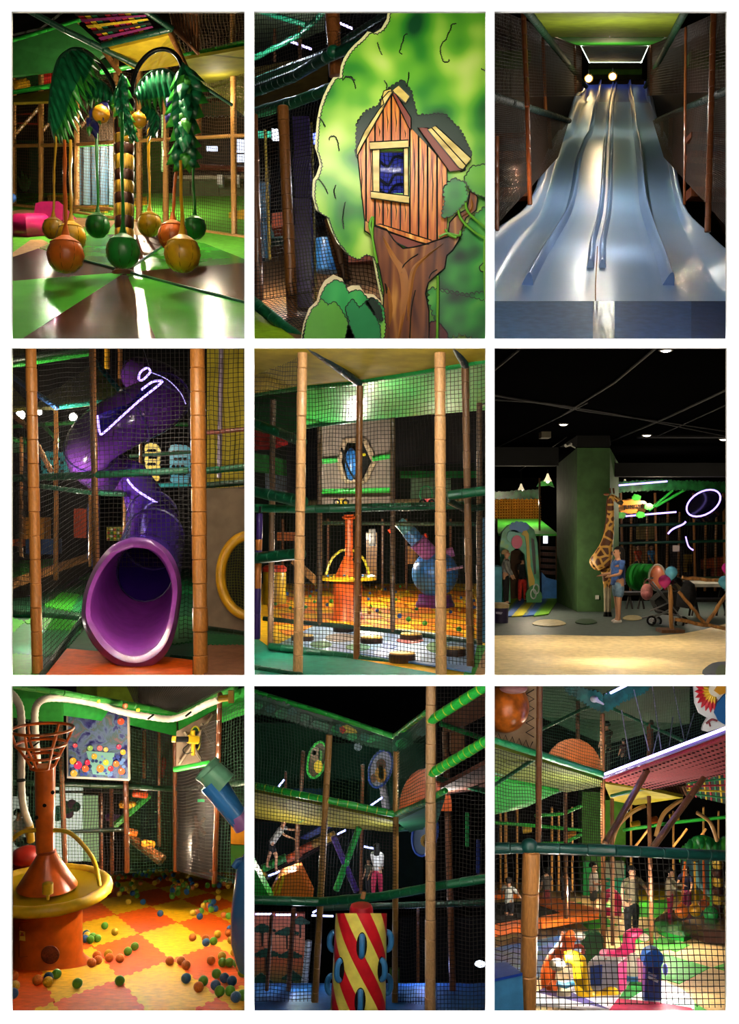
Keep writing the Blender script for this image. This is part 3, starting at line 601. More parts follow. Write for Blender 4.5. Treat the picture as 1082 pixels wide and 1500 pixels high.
for x, y, m in ((30, 123, '#d8a01e'), (68, 113, '#c0281e')):
    mb = MB(); mb.tube([P(x-8, y+3, 26.5), P(x+10, y-1, 26.5)], S(8, 26.5), 14).tube([P(x+10, y-1, 26.5), P(x+13, y-1.6, 26.5)], S(5, 26.5), 14)
    obj('soft_roller', mb, M(m), None, '%s soft roller on the upper left deck' % ('yellow' if x < 50 else 'red'), 'roller')
rail([(30, 9, 17.3), (95, 44, 17.6), (150, 71, 17.9), (203, 97, 18.5)], 9, DGRN, 'dark green padded beam sloping over the palm', fine=True)
rail([(150, 66, 17.7), (252, 42, 17.3)], 9, DGRN, 'dark green padded cross beam below the strap bridge', fine=True)
rail([(203, 9, 16.9), (253, 43, 17.3)], 9, DGRN, 'dark green padded beam beside the wooden lattice', fine=True)
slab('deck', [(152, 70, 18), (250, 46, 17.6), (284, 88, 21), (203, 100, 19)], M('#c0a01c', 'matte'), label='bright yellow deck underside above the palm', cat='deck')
t = thing('strap_bridge', 'woven bridge of red, yellow, green and black straps above palm', 'strap bridge', P(160, 55, 17.8))
q = [Vector(P(98, 9, 17.6)), Vector(P(206, 9, 17.1)), Vector(P(226, 42, 17.4)), Vector(P(152, 62, 17.7))]
def bil(u, v): return q[0].lerp(q[1], u).lerp(q[3].lerp(q[2], u), v)
SC = ['#b01c2a', '#d8b41e', '#0e6a44', '#14100e', '#b01c2a', '#7a1a5a']
for i in range(10):
    u = (i+.1)/10; m = M(SC[i % 6], 'fabric'); obj('strap', MB().grid([[bil(u, v/6), bil(u+.085, v/6)] for v in range(7)]), m, t)
for i in range(6):
    v = (i+.1)/6; m = M(SC[(i*2+1) % 6], 'fabric'); obj('cross_strap', MB().grid([[bil(k/10, v)-Vector((0, .02, .02)), bil(k/10, v+.08)-Vector((0, .02, .02))] for k in range(11)]), m, t)
net([(245, 9, 17.2), (364, 9, 17.2), (364, 60, 18), (262, 78, 18)], 5, 'dark net panel above the lime rail in palm hall', NETT, th=.7)
t = thing('wood_lattice', 'wooden slatted balustrade panel above the palm, upper right', 'balustrade', P(272, 80, 17.5))
for i in range(9):
    u = i/8; obj('slat', MB().tube([P(246+u*42, 9, 17.5), P(256+u*34, 44+u*34, 17.5)], S(1.6, 17.5), 6), M('#6a3f1c', 'wood'), t)
for a, b_ in (((246, 12), (290, 20)), ((254, 43), (291, 79))): obj('lattice_rail', MB().tube([P(*a, 17.45), P(*b_, 17.45)], S(2.6, 17.5), 8), M('#7a4a22', 'wood'), t)
post(248, 44, 126, 17.4, 9, TAND, 'brown slanting post under the lattice beam', None, x2=284); post(151, 73, 108, 18.2, 8, TAND, 'short brown slanting post left of the palm crown', None, x2=176)
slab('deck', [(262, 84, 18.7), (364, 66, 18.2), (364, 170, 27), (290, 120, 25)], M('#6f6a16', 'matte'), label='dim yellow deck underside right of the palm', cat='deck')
for y in (100, 122, 141): rail([(285, y+4, 18.5+(y-90)*.15), (364, y-6, 18.5+(y-90)*.15)], 4, DGRN, 'dark green beam under the right hand yellow deck', 'beams under the right deck of palm hall')
rail([(285, 118, 18.2), (340, 154, 18.9)], 5, M('#1c3a30'), 'dark sloping beam crossing the right net of palm hall', fine=True)
slab('deck', [(9, 9, 23), (100, 9, 23), (60, 40, 23), (9, 52, 23)], M('#0d0d0c', 'matte'), vec=(0, .1, 0), label='black board standing in for the dark void above left deck', cat='ceiling panel')  # black colour takes the place of darkness in the ceiling void
# leafy valance
mb = MB(); mb.prism(px3(jag([(290, 152), (364, 148), (364, 166), (290, 170)], 3, 6, seed=3, mode='spike'), 29.5), (0, .05, 0)); obj('leaf_valance', mb, M('#16301a', 'print'), None, 'dark leafy valance over the shop front', 'valance')

# ================================================================== room 2: painted treehouse cutout
dC = 12.4
FOLm = ramp_mat('foliage_print', ['#0d4a22', '#2f8a24', '#66b42c', '#a8d84c', '#d0e878'], 1.7, .35, detail=1)
FOLd = ramp_mat('foliage_dark_print', ['#08381e', '#146a2a', '#2f9a34', '#6ac848'], 2.6, .35, detail=1)
BUSH = ramp_mat('bush_print', ['#0a6a3a', '#1c9a48', '#3fb85a', '#8ad048'], 3, .35, detail=1, stretch=(1, 1, .5))
BARK = ramp_mat('bark_print', ['#3a1408', '#6a3412', '#8a4f1c', '#c88a3c'], 3.2, .35, stretch=(2.6, 1, .35), detail=1, dist=.4)
CREAM = M('#e2e0a0', 'print'); INK = M('#0b120a', 'print'); PLK = [ramp_mat('plank_print%d' % i, ['#7a2c04', '#c0600c', '#dc8c28', '#f0bc5c'], 5, .35, stretch=(3, 1, .3), detail=2, dist=.3) for i in range(2)]
YW = ramp_mat('yellow_board_print', ['#a88a2c', '#d8c060', '#f0e49a'], 5, .35, stretch=(.5, 1, 1)); MRN = M('#7a2c10', 'print')
out = [(569, 9), (566, 28), (558, 42), (548, 48), (538, 46), (530, 55), (518, 66), (510, 75), (503, 86), (499, 97), (497, 113), (488, 113), (480, 126), (473, 141), (468, 156), (464, 176), (462, 200), (461, 216), (466, 231), (468, 241), (463, 256), (458, 264), (457, 286), (462, 306), (477, 316), (484, 336), (493, 353), (508, 371), (520, 376), (532, 369), (545, 374), (549, 396), (554, 420), (559, 442), (556, 500), (716, 500), (716, 9)]
hole = [(556, 221), (592, 221), (592, 283), (556, 283)]
tc = thing('treehouse_cutout', 'large painted tree cutout board with wooden treehouse and window', 'cutout board', P(600, 500, dC))
cut('board_edge', out, dC, .06, CREAM, tc, [hole])
inner = [(x+(5 if x < 700 else 0), y+(3 if 20 < y < 480 else 0)) for x, y in out]
inner = jag(inner[:34], 1.6, 5, closed=False, seed=4)+inner[34:]
cut('foliage', inner, dC-.012, .012, FOLm, tc, [hole])
def ink(pts, wd=1.1, dz=.03, par=None, m=None):
    obj('ink_line', MB().tube([P(x, y, dC-dz) for x, y in pts], S(wd, dC), 5), m or INK, par or tc)
ink(inner[2:len(inner)-6], .7, .014)
for pts in ([(597, 50), (592, 52), (591, 60), (588, 66), (587, 72), (585, 76), (589, 79)], [(668, 35), (662, 36), (660, 44), (656, 50), (654, 58), (648, 63), (645, 70), (646, 80), (650, 90), (656, 90), (657, 87)], [(520, 118), (512, 114), (506, 113), (502, 118)], [(505, 112), (515, 113), (519, 124), (520, 130)], [(598, 106), (598, 112), (596, 122), (594, 126)],
            [(562, 118), (566, 124), (565, 132)], [(482, 205), (484, 200), (490, 200), (494, 208), (496, 221)], [(553, 62), (556, 72), (560, 80)], [(466, 172), (472, 178), (476, 186)], [(506, 296), (504, 305), (502, 320), (504, 335)], [(492, 271), (489, 280), (492, 290)], [(466, 262), (474, 272), (480, 284)], [(705, 100), (711, 103)]):
    ink(jag(pts, 1.0, 4, closed=False, seed=len(pts)), .75)
# dark foliage pieces with inked edges
def leafy(pts, m, dz, amp=2, step=5, seed=1, name='foliage_piece', edge=True):
    q = jag(pts, amp, step, seed=seed); o = cut(name, q, dC-dz, .012, m, tc)
    if edge: obj('ink_line', MB().tube([P(x, y, dC-dz-.002) for x, y in q], S(.8, dC), 4, closed=True), INK, o)
    return o
DKG = M('#062a14', 'print')
leafy([(524, 180), (535, 165), (555, 155), (562, 140), (572, 128), (590, 118), (600, 132), (610, 170), (650, 168), (672, 190), (690, 225), (678, 250), (640, 240), (600, 195), (560, 200), (532, 215), (522, 230)], DKG, .014, 2.5, 6, 5)
# house wall planks
def top(x): return 228-(x-522)/52*93 if x < 574 else (135+(x-574)/27*52 if x < 601 else 186+(x-601)/58*62)
def bot(x): return 327+(x-522)*.26 if x < 630 else 355-(x-630)*.4
def lft(y): return 522+max(0, y-228)*.12
xs = [522, 536, 549, 561, 573, 586, 600, 613, 626, 640, 655]
for i in range(len(xs)-1):
    a, b_ = xs[i]+.6, xs[i+1]-.6; rows = [(top, bot)]
    xm = (a+b_)/2
    if 549 <= xm <= 598: pieces = [(top, lambda x: 214), (lambda x: 290, bot)]
    else: pieces = [(top, bot)]
    for tf, bf in pieces:
        ya, yb = tf(a), tf(b_)
        if i == 0: pts = [(a+1, ya), (b_, yb), (b_, bf(b_)), (a+12, bf(a+12))]
        elif xs[i] < 574 < xs[i+1]: pts = [(a, ya), (574, tf(574)), (b_, yb), (b_, bf(b_)), (a, bf(a))]
        else: pts = [(a, ya), (b_, yb), (b_, bf(b_)), (a, bf(a))]
        pl = cut('plank', pts, dC-.03-(.004 if i % 2 else 0), .02, PLK[i % 2], tc)
        obj('ink_line', MB().tube([P(x, y, dC-.033) for x, y in pts], S(.7, dC), 4, closed=True), INK, pl)
        gx = (a+b_)/2; y0, y1 = max(ya, yb)+6, bf(gx)-6
        if y1-y0 > 15: obj('ink_line', MB().tube([P(gx-1, y0, dC-.035), P(gx+1, (y0*2+y1)/3, dC-.035), P(gx, (y0+2*y1)/3, dC-.035)], [S(.2, dC), S(.7, dC), S(.2, dC)], 4), INK, pl)
def board(pts, m, dz, name='board'):
    o = cut(name, pts, dC-dz, .03, m, tc); obj('ink_line', MB().tube([P(x, y, dC-dz-.002) for x, y in pts], S(.8, dC), 4, closed=True), INK, o); return o
board([(569, 134), (576, 133), (530, 214), (523, 228), (522, 218), (534, 192), (555, 160), (562, 152), (560, 144)], YW, .06, 'roof_board')
board([(562, 133), (572, 130), (574, 136), (560, 158), (557, 152)], YW, .055, 'roof_board'); board([(574, 133), (584, 125), (600, 141), (594, 151)], YW, .06, 'roof_board')
board([(574, 136), (580, 138), (602, 172), (602, 190), (598, 186)], MRN, .06, 'roof_board'); board([(612, 187), (626, 187), (677, 249), (658, 251)], MRN, .055, 'roof_board')
board([(626, 190), (638, 184), (690, 232), (678, 248), (672, 246)], YW, .065, 'roof_board')
ink([(632, 187), (682, 242)], .8, .068)
board([(541, 208), (598, 205), (598, 216), (542, 219)], YW, .075, 'window_lintel'); board([(543, 280), (599, 287), (599, 298), (543, 290)], YW, .075, 'window_sill')
board([(545, 218), (556, 218), (556, 284), (546, 283)], YW, .06, 'window_jamb'); board([(591, 216), (598, 216), (598, 287), (591, 286)], YW, .06, 'window_jamb')
board([(545, 330), (556, 328), (632, 352), (628, 358), (612, 354)], PLK[0], .05, 'floor_beam'); board([(556, 336), (600, 350), (632, 358), (600, 364), (570, 350)], MRN, .042, 'floor_beam')
cut('window_pane', [(556, 221), (592, 221), (592, 283), (556, 283)], dC+.02, .004, M('#dfeaf2', 'glass'), tc)
# trunk
tk = [(534, 322), (541, 327), (552, 331), (566, 336), (577, 352), (590, 364), (606, 362), (625, 357), (642, 351), (656, 347), (658, 326), (668, 315), (684, 306), (688, 281), (694, 277), (699, 290), (697, 308), (682, 319), (676, 336), (672, 351), (663, 366), (654, 374), (651, 393), (640, 402), (627, 414), (623, 430), (628, 455), (628, 500), (555, 500), (556, 476), (561, 455), (562, 425), (556, 395), (549, 370), (544, 345), (534, 338)]
o = cut('trunk', tk, dC-.05, .03, BARK, tc); obj('ink_line', MB().tube([P(x, y, dC-.052) for x, y in tk], S(1, dC), 5, closed=True), INK, o)
for pts, wd in (([(560, 345), (575, 375), (590, 400), (592, 440), (583, 500)], 6), ([(650, 356), (625, 375), (606, 395), (600, 430), (597, 470)], 4), ([(570, 480), (572, 450), (568, 420)], 3), ([(690, 290), (690, 306), (672, 320)], 2.5)):
    sp = spline(pts, 6); n = len(sp); vs = []; fs = []
    for i, (x, y) in enumerate(sp):
        k = math.sin(math.pi*(i+.3)/(n+.3))*wd; vs += [P(x-k, y, dC-.052), P(x, y, dC-.064), P(x+k, y, dC-.052)]
        if i: fs += [((i-1)*3, (i-1)*3+1, i*3+1, i*3), ((i-1)*3+1, (i-1)*3+2, i*3+2, i*3+1)]
    obj('bark_ridge', MB().add(vs, fs), M('#a86a2a', 'print'), o)
for pts in ([(588, 400), (590, 390), (600, 380), (612, 372)], [(640, 395), (632, 400), (628, 408)], [(566, 430), (564, 415), (567, 425)], [(600, 500), (602, 455), (608, 425)]): obj('ink_line', MB().tube([P(x, y, dC-.056) for x, y in spline(pts, 4)], S(.8, dC), 4), INK, o)
# foliage at right
leafy([(650, 275), (664, 262), (680, 268), (684, 290), (672, 305), (660, 316), (648, 318), (652, 295)], FOLd, .072, 2.5, 6, 8)
leafy([(680, 262), (690, 245), (716, 240), (716, 290), (700, 285), (690, 278)], FOLm, .075, 2, 6, 9)
leafy([(640, 402), (655, 375), (674, 350), (690, 320), (716, 300), (716, 440), (680, 432), (645, 425)], FOLd, .03, 2.5, 7, 11)
leafy([(628, 440), (630, 424), (650, 426), (680, 434), (716, 428), (716, 500), (690, 492), (672, 488), (655, 492), (640, 470)], FOLd, .036, 4, 8, 12)
leafy([(628, 496), (630, 472), (640, 470), (654, 486), (656, 500), (628, 500)], M('#5a140c', 'print'), .045, 1, 6, 3)
VN = M('#6ab02c', 'print')
for pts in ([(682, 297), (685, 310), (700, 325), (716, 337)], [(671, 308), (676, 322), (695, 340), (716, 352)], [(641, 404), (641, 440), (640, 500)], [(710, 345), (709, 390), (711, 440)], [(545, 345), (541, 330), (546, 318), (545, 345), (548, 365), (552, 385)], [(643, 347), (655, 342), (672, 345), (674, 338)], [(652, 336), (658, 344), (668, 348)]):
    sp = spline(pts, 5); o = obj('vine', MB().tube([P(x, y, dC-.085) for x, y in sp], S(1.9, dC), 6), VN, tc); obj('ink_line', MB().tube([P(x+2, y, dC-.083) for x, y in sp], S(.7, dC), 4), INK, o)
leafy([(708, 385), (712, 390), (710, 398), (704, 397), (702, 391)], VN, .088, .5, 5, 2, 'vine_leaf')
# bush
bs = [(440, 500), (444, 474), (452, 452), (464, 440), (468, 424), (475, 411), (488, 402), (501, 408), (507, 422), (515, 418), (526, 418), (534, 430), (547, 431), (558, 442), (561, 470), (558, 500)]
bt = thing('bush_cutout', 'painted green bush cutout with cream edge before tree trunk', 'cutout board', P(500, 500, dC-.15))
cut('board_edge', bs, dC-.15, .05, M('#e8d8a8', 'print'), bt)
b2 = jag([(x+3, y+(8 if y < 490 else 0)) for x, y in bs], 1.5, 6, seed=5); o = cut('leaf_mass', b2, dC-.165, .012, BUSH, bt); obj('ink_line', MB().tube([P(x, y, dC-.167) for x, y in b2], S(.8, dC), 4, closed=True), INK, o)
for pts, m in (([(444, 500), (449, 472), (458, 452), (466, 447), (471, 438), (480, 448), (490, 442), (498, 452), (508, 470), (520, 500)], M('#5aaa30', 'print')), ([(506, 500), (512, 470), (506, 452), (516, 438), (526, 452), (538, 440), (548, 458), (556, 480), (557, 500)], M('#188a48', 'print')), ([(536, 444), (545, 436), (557, 452), (560, 470), (550, 462)], DKG)):
    q = jag(pts, 1.5, 6, seed=len(pts)); o = cut('leaf_mass', q, dC-.18, .012, m, bt); obj('ink_line', MB().tube([P(x, y, dC-.182) for x, y in q], S(.8, dC), 4, closed=True), INK, o)
# ---- structure behind on the left
f2 = Floor(210, 496, 12.6)
tag(f2.poly('floor_treehouse', [(367, 499), (716, 499), (716, 330), (367, 330)], M('#7a5a3c', 'mat'), th=.03), 'brown mat floor behind the treehouse cutout', kind='structure')
f2.poly('mat_tile', [(367, 499), (367, 452), (432, 499)], M('#8ab41e', 'mat'), th=.02, up=.03, label='lime green mat corner before the treehouse net', cat='mat')
f2.poly('mat_tile', [(386, 356), (412, 344), (418, 352), (396, 364)], M('#0e5a44', 'mat'), th=.02, up=.03, label='dark green mat tile behind the net', cat='mat')
struct('wall_back_treehouse', MB().boxpx(367, 9, 716, 500, 30, .2), M('#10121a', 'matte'), label='dark rear wall behind the treehouse cutout')
rail([(364, 437, 14.0), (400, 466, 13.4), (442, 499, 12.9)], 17, GRN, 'thick green floor pad running under the treehouse net', seg=16)
rail([(364, 168, 16), (430, 150, 14.6), (500, 124, 13.6)], 17, GRN, 'lower green padded rail behind the treehouse cutout', seg=16)
rail([(364, 137, 15.6), (430, 112, 14.6), (478, 84, 13.6), (565, 48, 13.0)], 17, DGRN, 'upper green padded rail behind the treehouse cutout', seg=16)
rail([(364, 122, 16.6), (440, 92, 15.6), (478, 76, 14.6), (565, 20, 14.0)], 10, DGRN, 'thin dark green rail above the upper padded rail', seg=14)
o = obj('rail_joint', MB().sphere(P(488, 76, 13.5), S(10, 13.5), 14, 10), GRN, None, 'round green pad joint on the brown treehouse post', 'pad')
post(486, 9, 112, 13.9, 21, M('#8a4f22'), 'stout orange brown post behind the top of treehouse cutout', x2=492); post(484, 320, 412, 13.9, 20, M('#7a4a20'), 'stout brown post foot above the bush cutout', x2=506)
post(414, 156, 482, 14.2, 17, M('#9a5f2a'), 'tan post beside the purple pillar', x2=429); post(371, 168, 440, 14.6, 13, M('#7a4a24'), 'brown post at the edge of the treehouse net', x2=379)
t = thing('purple_pillar', 'purple padded pillar behind the net by the treehouse', 'pillar', P(446, 472, 15))
for i in range(5):
    y0 = 170+i*60; mb = MB(); mb.prism(px3([(428+i*.6, y0), (452+i*.8, y0), (455+i*.8, y0+59), (431+i*.6, y0+59)], 15), (0, .5, 0)); obj('pad', mb, M('#3a1f6a'), t)
post(456, 180, 462, 15.2, 4, M('#8a7a1a'), 'thin mustard pole beside the purple pillar', x2=463)
post(388, 190, 380, 17, 5, M('#6a5a1a'), 'thin mustard pole deep behind the treehouse net', x2=395); post(439, 25, 100, 18, 6, BROWN, 'short brown post under the treehouse room ceiling')
post(402, 40, 90, 19, 5, BROWN, 'thin brown post in treehouse room ceiling corner')
for k5, (c4, c) in enumerate((([(366, 9, 14.8), (480, 9, 14), (480, 84, 13.8), (366, 130, 15.4)], 5.5), ([(366, 165, 15.5), (500, 125, 13.9), (470, 300, 13.9), (366, 310, 14.9)], 6), ([(366, 310, 14.9), (470, 300, 13.9), (506, 420, 13.7), (366, 442, 14.4)], 6), ([(366, 440, 14.4), (506, 418, 13.7), (506, 470, 13.4), (438, 496, 13)], 6), ([(500, 340, 13.7), (562, 340, 13.7), (562, 440, 13.7), (506, 420, 13.7)], 6), ([(480, 9, 14), (570, 9, 14), (560, 40, 13.6), (480, 80, 13.8)], 5.5), ([(550, 215, 14), (600, 215, 14), (600, 290, 14), (550, 290, 14)], 6))):
    net(c4, c, 'black safety net behind the cutout, '+('under the pale ceiling panel', 'across the upper purple pillar', 'across the lower purple pillar', 'above the green floor pad', 'between tree trunk and bush', 'above the round pad joint', 'inside the treehouse window')[k5], NETB, 'nets behind the treehouse cutout', th=1.1)
# things seen through the net
slab('ceiling_panel', [(366, 9, 17), (475, 9, 17), (475, 40, 19), (366, 86, 24)], M('#5a6a4a', 'matte'), label='pale grey green ceiling panel in treehouse room', cat='ceiling panel')
for a, b_ in (((367, 88), (440, 50)), ((367, 12), (448, 36)), ((440, 50), (480, 12))): rail([(*a, 16.9), (*b_, 16.6)], 8, GRN, 'green ceiling beam '+{88: 'rising to the brown ceiling post', 12: 'falling from the room edge', 50: 'steep, joining stout post'}[a[1]]+' in treehouse room', 'green ceiling beams of the treehouse room', fine=True)
slab('deck', [(366, 100, 20), (480, 78, 20), (480, 130, 22), (366, 155, 22)], M('#6a5c2c', 'matte'), vec=(0, .1, 0), label='olive deck panel between the two padded rails', cat='deck')
for i, (a, b_) in enumerate((((418, 58), (456, 72)), ((498, 34), (516, 42)))): obj('led_tube', MB().tube([P(*a, 18.4), P(*b_, 18.4)], S(1.6, 18.4), 8), M('#c8b8ff', 'emit6'), None, ('long' if i == 0 else 'short')+' violet led tube under treehouse room ceiling', 'led light')
cut('lit_opening', [(398, 188), (414, 190), (414, 204), (398, 204)], 24, .1, M('#eef4ff', 'emit3'), label='bright window far behind the treehouse net', cat='window'); cut('lit_opening', [(376, 192), (396, 192), (396, 200), (376, 200)], 24.2, .1, M('#4ac8a0', 'emit0.8'), label='teal lit strip beside the bright far window', cat='window')
mb = MB(); mb.lathe(P(478, 398, 16.5), [(S(17, 16.5), 0), (S(17, 16.5), S(46, 16.5)), (S(15, 16.5), S(48, 16.5))], 20); obj('soft_drum', mb, M('#1c4a7a'), None, 'blue soft play drum behind the net', 'drum')
mb = MB(); mb.lathe(P(384, 380, 18), [(S(12, 18), 0), (S(12, 18), S(110, 18))], 16); mb.lathe(P(384, 440, 17), [(.01, 0), (.02, .02)], 6); obj('soft_column', mb, M('#14405a'), None, 'dark teal round column at the net edge', 'column')
for i, (x0, y0, x1, y1, m) in enumerate(((398, 312, 416, 332, '#b0502a'), (510, 368, 545, 382, '#a04a24'), (392, 330, 420, 348, '#14604a'))): cut('soft_block', [(x0, y0), (x1, y0-2), (x1, y1), (x0, y1+2)], 19+i, .6, M(m), label=('orange', 'rust', 'green')[i]+' soft block behind the treehouse net', cat='soft block')
cut('blue_screen', [(545, 210), (604, 210), (604, 295), (545, 295)], 17, .1, M('#34389a', 'matte'), label='violet blue board standing in for bluish light behind the treehouse window', cat='board')  # bluish light behind the window is put into this board's colour
for i, (a, b_) in enumerate((((556, 236), (592, 232)), ((556, 262), (592, 256)), ((556, 278), (590, 270)))): obj('dark_branch', MB().tube([P(x, y, 16.8) for x, y in spline([a, ((a[0]+b_[0])/2-6, a[1]+8), ((a[0]+b_[0])/2+4, a[1]-6), b_], 5)], S(2.2, 16.8), 6), M('#0a0a14', 'matte'), None, 'dark curled branch shape seen through the treehouse window', 'branch', 'branch shapes behind treehouse window')
cut('neon_sign', [(457, 196), (465, 194), (465, 208), (457, 208)], 17.5, .1, M('#6a7aff', 'emit3'), label='small blue neon panel by purple pillar', cat='sign')

# ================================================================== room 3: blue wave slide
# stations: row y, depth, bed left/right columns, wall-top left/right (x,y), lane ridges (x) 1..3
ST = [ # d,   bedL,       bedR,        topL,        topR,       ridge1,     ridge2,    ridge3
 (12.9, (690, 441), (1086, 441), (668, 392), (1120, 400), (764, 441), (872, 441), (984, 441)),
 (13.6, (722, 410), (1052, 422), (700, 352), (1086, 378), (772, 417), (872, 417), (978, 417)),
 (14.6, (745, 372), (1024, 380), (724, 338), (1062, 366), (792, 378), (874, 380), (967, 380)),
 (15.8, (763, 346), (1008, 352), (748, 322), (1034, 340), (808, 352), (876, 352), (957, 352)),
 (17.2, (789, 318), (995, 322), (772, 303), (1003, 309), (831, 312), (885, 312), (943, 308)),
 (18.6, (802, 282), (986, 284), (789, 272), (992, 276), (840, 278), (888, 278), (939, 278)),
 (20.0, (809, 255), (981, 255), (797, 243), (985, 243), (844, 252), (889, 252), (937, 252)),
 (21.4, (816, 232), (976, 232), (806, 218), (978, 216), (848, 230), (890, 230), (935, 230)),
 (23.0, (824, 209), (967, 206), (819, 193), (969, 192), (857, 206), (891, 206), (932, 206)),
 (24.2, (838, 200), (964, 198), (831, 184), (961, 182), (863, 198), (892, 198), (930, 198)),
 (26.5, (845, 178), (959, 178), (838, 164), (956, 164), (868, 176), (893, 176), (928, 176)),
 (29.0, (851, 160), (955, 160), (844, 144), (952, 144), (871, 158), (894, 158), (926, 158)),
 (30.2, (857, 151), (951, 151), (847, 136), (949, 136), (873, 149), (895, 149), (925, 149)),
 (31.4, (859, 147), (947, 147), (855, 133), (946, 133), (875, 144), (896, 144), (923, 144)),
 (33.5, (862, 124), (943, 124), (859, 119), (943, 119), (878, 123), (900, 123), (921, 123))]
def lerp2(a, b_, u): return tuple(x+(y-x)*u for x, y in zip(a, b_))
FINE = []
cols = [[s[0]] + [c for p in s[1:] for c in p] for s in ST]
FINE = spline(cols, 3)
def stn(r): return r[0], [(r[1+2*i], r[2+2*i]) for i in range(7)]
BLU = M('#86a6d6', 'slide'); BLT = M('#1c34b0', 'slide')
sl = thing('wave_slide', 'four-lane pale blue fibreglass wave slide with raised dividers', 'slide', P(880, 441, 12.9))
def ridge_rows(k, hw, hh, lo=0, hi=None):
    rows = []
    for r in FINE[lo:hi]:
        d, p = stn(r); x, y = p[k]; s_ = (p[1][0]-p[0][0])/300; pr = []
        for u in range(9):
            a = -1+u/4; pr.append(P(x+a*hw*s_, y, d)+Vector((0, -.2*max(0, 1-a*a), S(hh*s_, d)*math.cos(a*math.pi/2)**1.2 if abs(a) < 1 else -.02)))
        rows.append(pr)
    return rows
split = len(FINE)-7
for nm, lo, hi, m in (('chute', 0, split+1, BLU), ('chute_top', split, len(FINE), BLT)):
    rows = []
    for r in FINE[lo:hi]:
        d, p = stn(r); L0, R0, TL, TR, a, b_, c = p; pr = []
        wl = max(3, (R0[0]-L0[0])*.012)
        pr += [P(TL[0]-wl*1.6, TL[1]+wl, d), P(TL[0]-wl*.8, TL[1]-wl*.1, d), P(TL[0], TL[1], d), P(*lerp2(TL, L0, .5), d), P(*lerp2(TL, L0, .9), d)]
        ks = [L0, a, b_, c, R0]
        for i in range(4):
            for u in range(5):
                x, y = lerp2(ks[i], ks[i+1], u/4); pr.append(P(x, y+math.sin(u/4*math.pi)*.4, d))
        pr += [P(*lerp2(TR, R0, .9), d), P(*lerp2(TR, R0, .5), d), P(TR[0], TR[1], d), P(TR[0]+wl*.8, TR[1]-wl*.1, d), P(TR[0]+wl*1.6, TR[1]+wl, d)]
        rows.append(pr)
    obj(nm, MB().grid(rows), m, sl, angle=1.2)
for k, hw in ((4, 8), (6, 8)):
    rr = ridge_rows(k, hw, 12, 3, split+1); obj('lane_divider', MB().grid(rr), BLU, sl, angle=1.2); obj('lane_divider', MB().grid(ridge_rows(k, hw, 12, split)), BLT, sl, angle=1.2)
    o = rr[0]; obj('divider_nose', MB().add(o, [tuple(range(9))]), BLU, sl)
for off in (-9, 9):
    rows = [];
    for r in FINE[5:]:
        d, p = stn(r); x, y = p[5]; s_ = (p[1][0]-p[0][0])/300; x += off*s_; pr = []
        for u in range(9):
            a = -1+u/4; pr.append(P(x+a*6*s_, y, d)+Vector((0, 0, S(13*s_, d)*max(0, math.cos(a*math.pi/2)) if abs(a) < 1 else -.02)))
        rows.append(pr)
    n = len(rows)-7; obj('centre_divider', MB().grid(rows[:n+1]), BLU, sl, angle=1.2); obj('centre_divider', MB().grid(rows[n:]), BLT, sl, angle=1.2)
    o = rows[0]; obj('divider_nose', MB().add(o, [tuple(range(9))]), BLU, sl)
seam = [P(stn(r)[1][5][0], stn(r)[1][5][1]-1, stn(r)[0]-.02) for r in FINE[0:9]]; obj('seam', MB().tube(seam, S(.8, 13), 5), M('#7a5a4a', 'matte'), sl)
# landing mat
f3 = Floor(250, 441, 12.9)
t = thing('landing_mat', 'dark blue vinyl landing mat at the foot of wave slide', 'mat', P(890, 500, 11))
def lm(x, y): return P(x, y, 12.85-(y-441)/59*1.9)
struct('floor_slide', MB().prism([lm(717, 501)-Vector((0, 0, .06)), lm(1072, 501)-Vector((0, 0, .06)), lm(1072, 440)-Vector((0, 0, .06)), lm(717, 440)-Vector((0, 0, .06))], (0, 0, -.005)), M('#1b2a44', 'floor'), label='dark floor below the wave slide')
xs = [717, 868, 900, 1012, 1072]
for i in range(4):
    rows = []
    for j in range(9):
        y = 441+j*7.6; rows.append([lm(xs[i]+(xs[i+1]-xs[i])*u/10, y)+Vector((0, 0, min(1, j/2)*(.012*noise.noise(Vector((i+u*.7, j*.6, 3)))+(.05*noise.noise(Vector((u*1.4, j*.35, 9))) if i == 1 else 0)))) for u in range(11)])
    obj('mat_panel', MB().grid(rows), M(('#3c5a80', '#243c60', '#2c4a7a', '#20345c')[i], 'vinyl' if i == 1 else 'mat'), t, angle=2)
# top frames, canopy, lamps
slab('canopy', [(768, 9, 15), (1006, 9, 15), (982, 50, 20), (803, 50, 20)], M('#7a8a1a', 'matte'), label='yellow green canopy ceiling at the front of slide hall', cat='canopy')
slab('canopy', [(803, 30, 19.5), (982, 30, 19.5), (980, 50, 20.5), (806, 50, 20.5)], M('#3f6a1a', 'matte'), vec=(0, .08, 0), label='green canopy drop panel over slide', cat='canopy')
slab('canopy', [(806, 51, 21), (980, 51, 21), (950, 63, 25), (848, 63, 25)], M('#2f9a2a', 'matte'), label='vivid green sagging canopy before lit tunnel', cat='canopy')
slab('tunnel_ceiling', [(851, 64, 26), (949, 64, 26), (938, 90, 34), (864, 90, 34)], M('#9aa894', 'matte'), label='pale lit tunnel ceiling above the slide top', cat='canopy')
for i, (a, b_, da, db) in enumerate((((851, 65), (864, 91), 26, 34), ((949, 65), (938, 91), 26, 34), ((862, 90), (940, 90), 33.5, 33.5))): obj('led_tube', MB().tube([P(*a, da-.1), P(*b_, db-.1)], S(1.6, 30), 8), M('#eaffea', 'emit9'), None, ('white led tube along the left tunnel edge', 'white led tube along the right tunnel edge', 'white led tube across tunnel end')[i], 'led light')
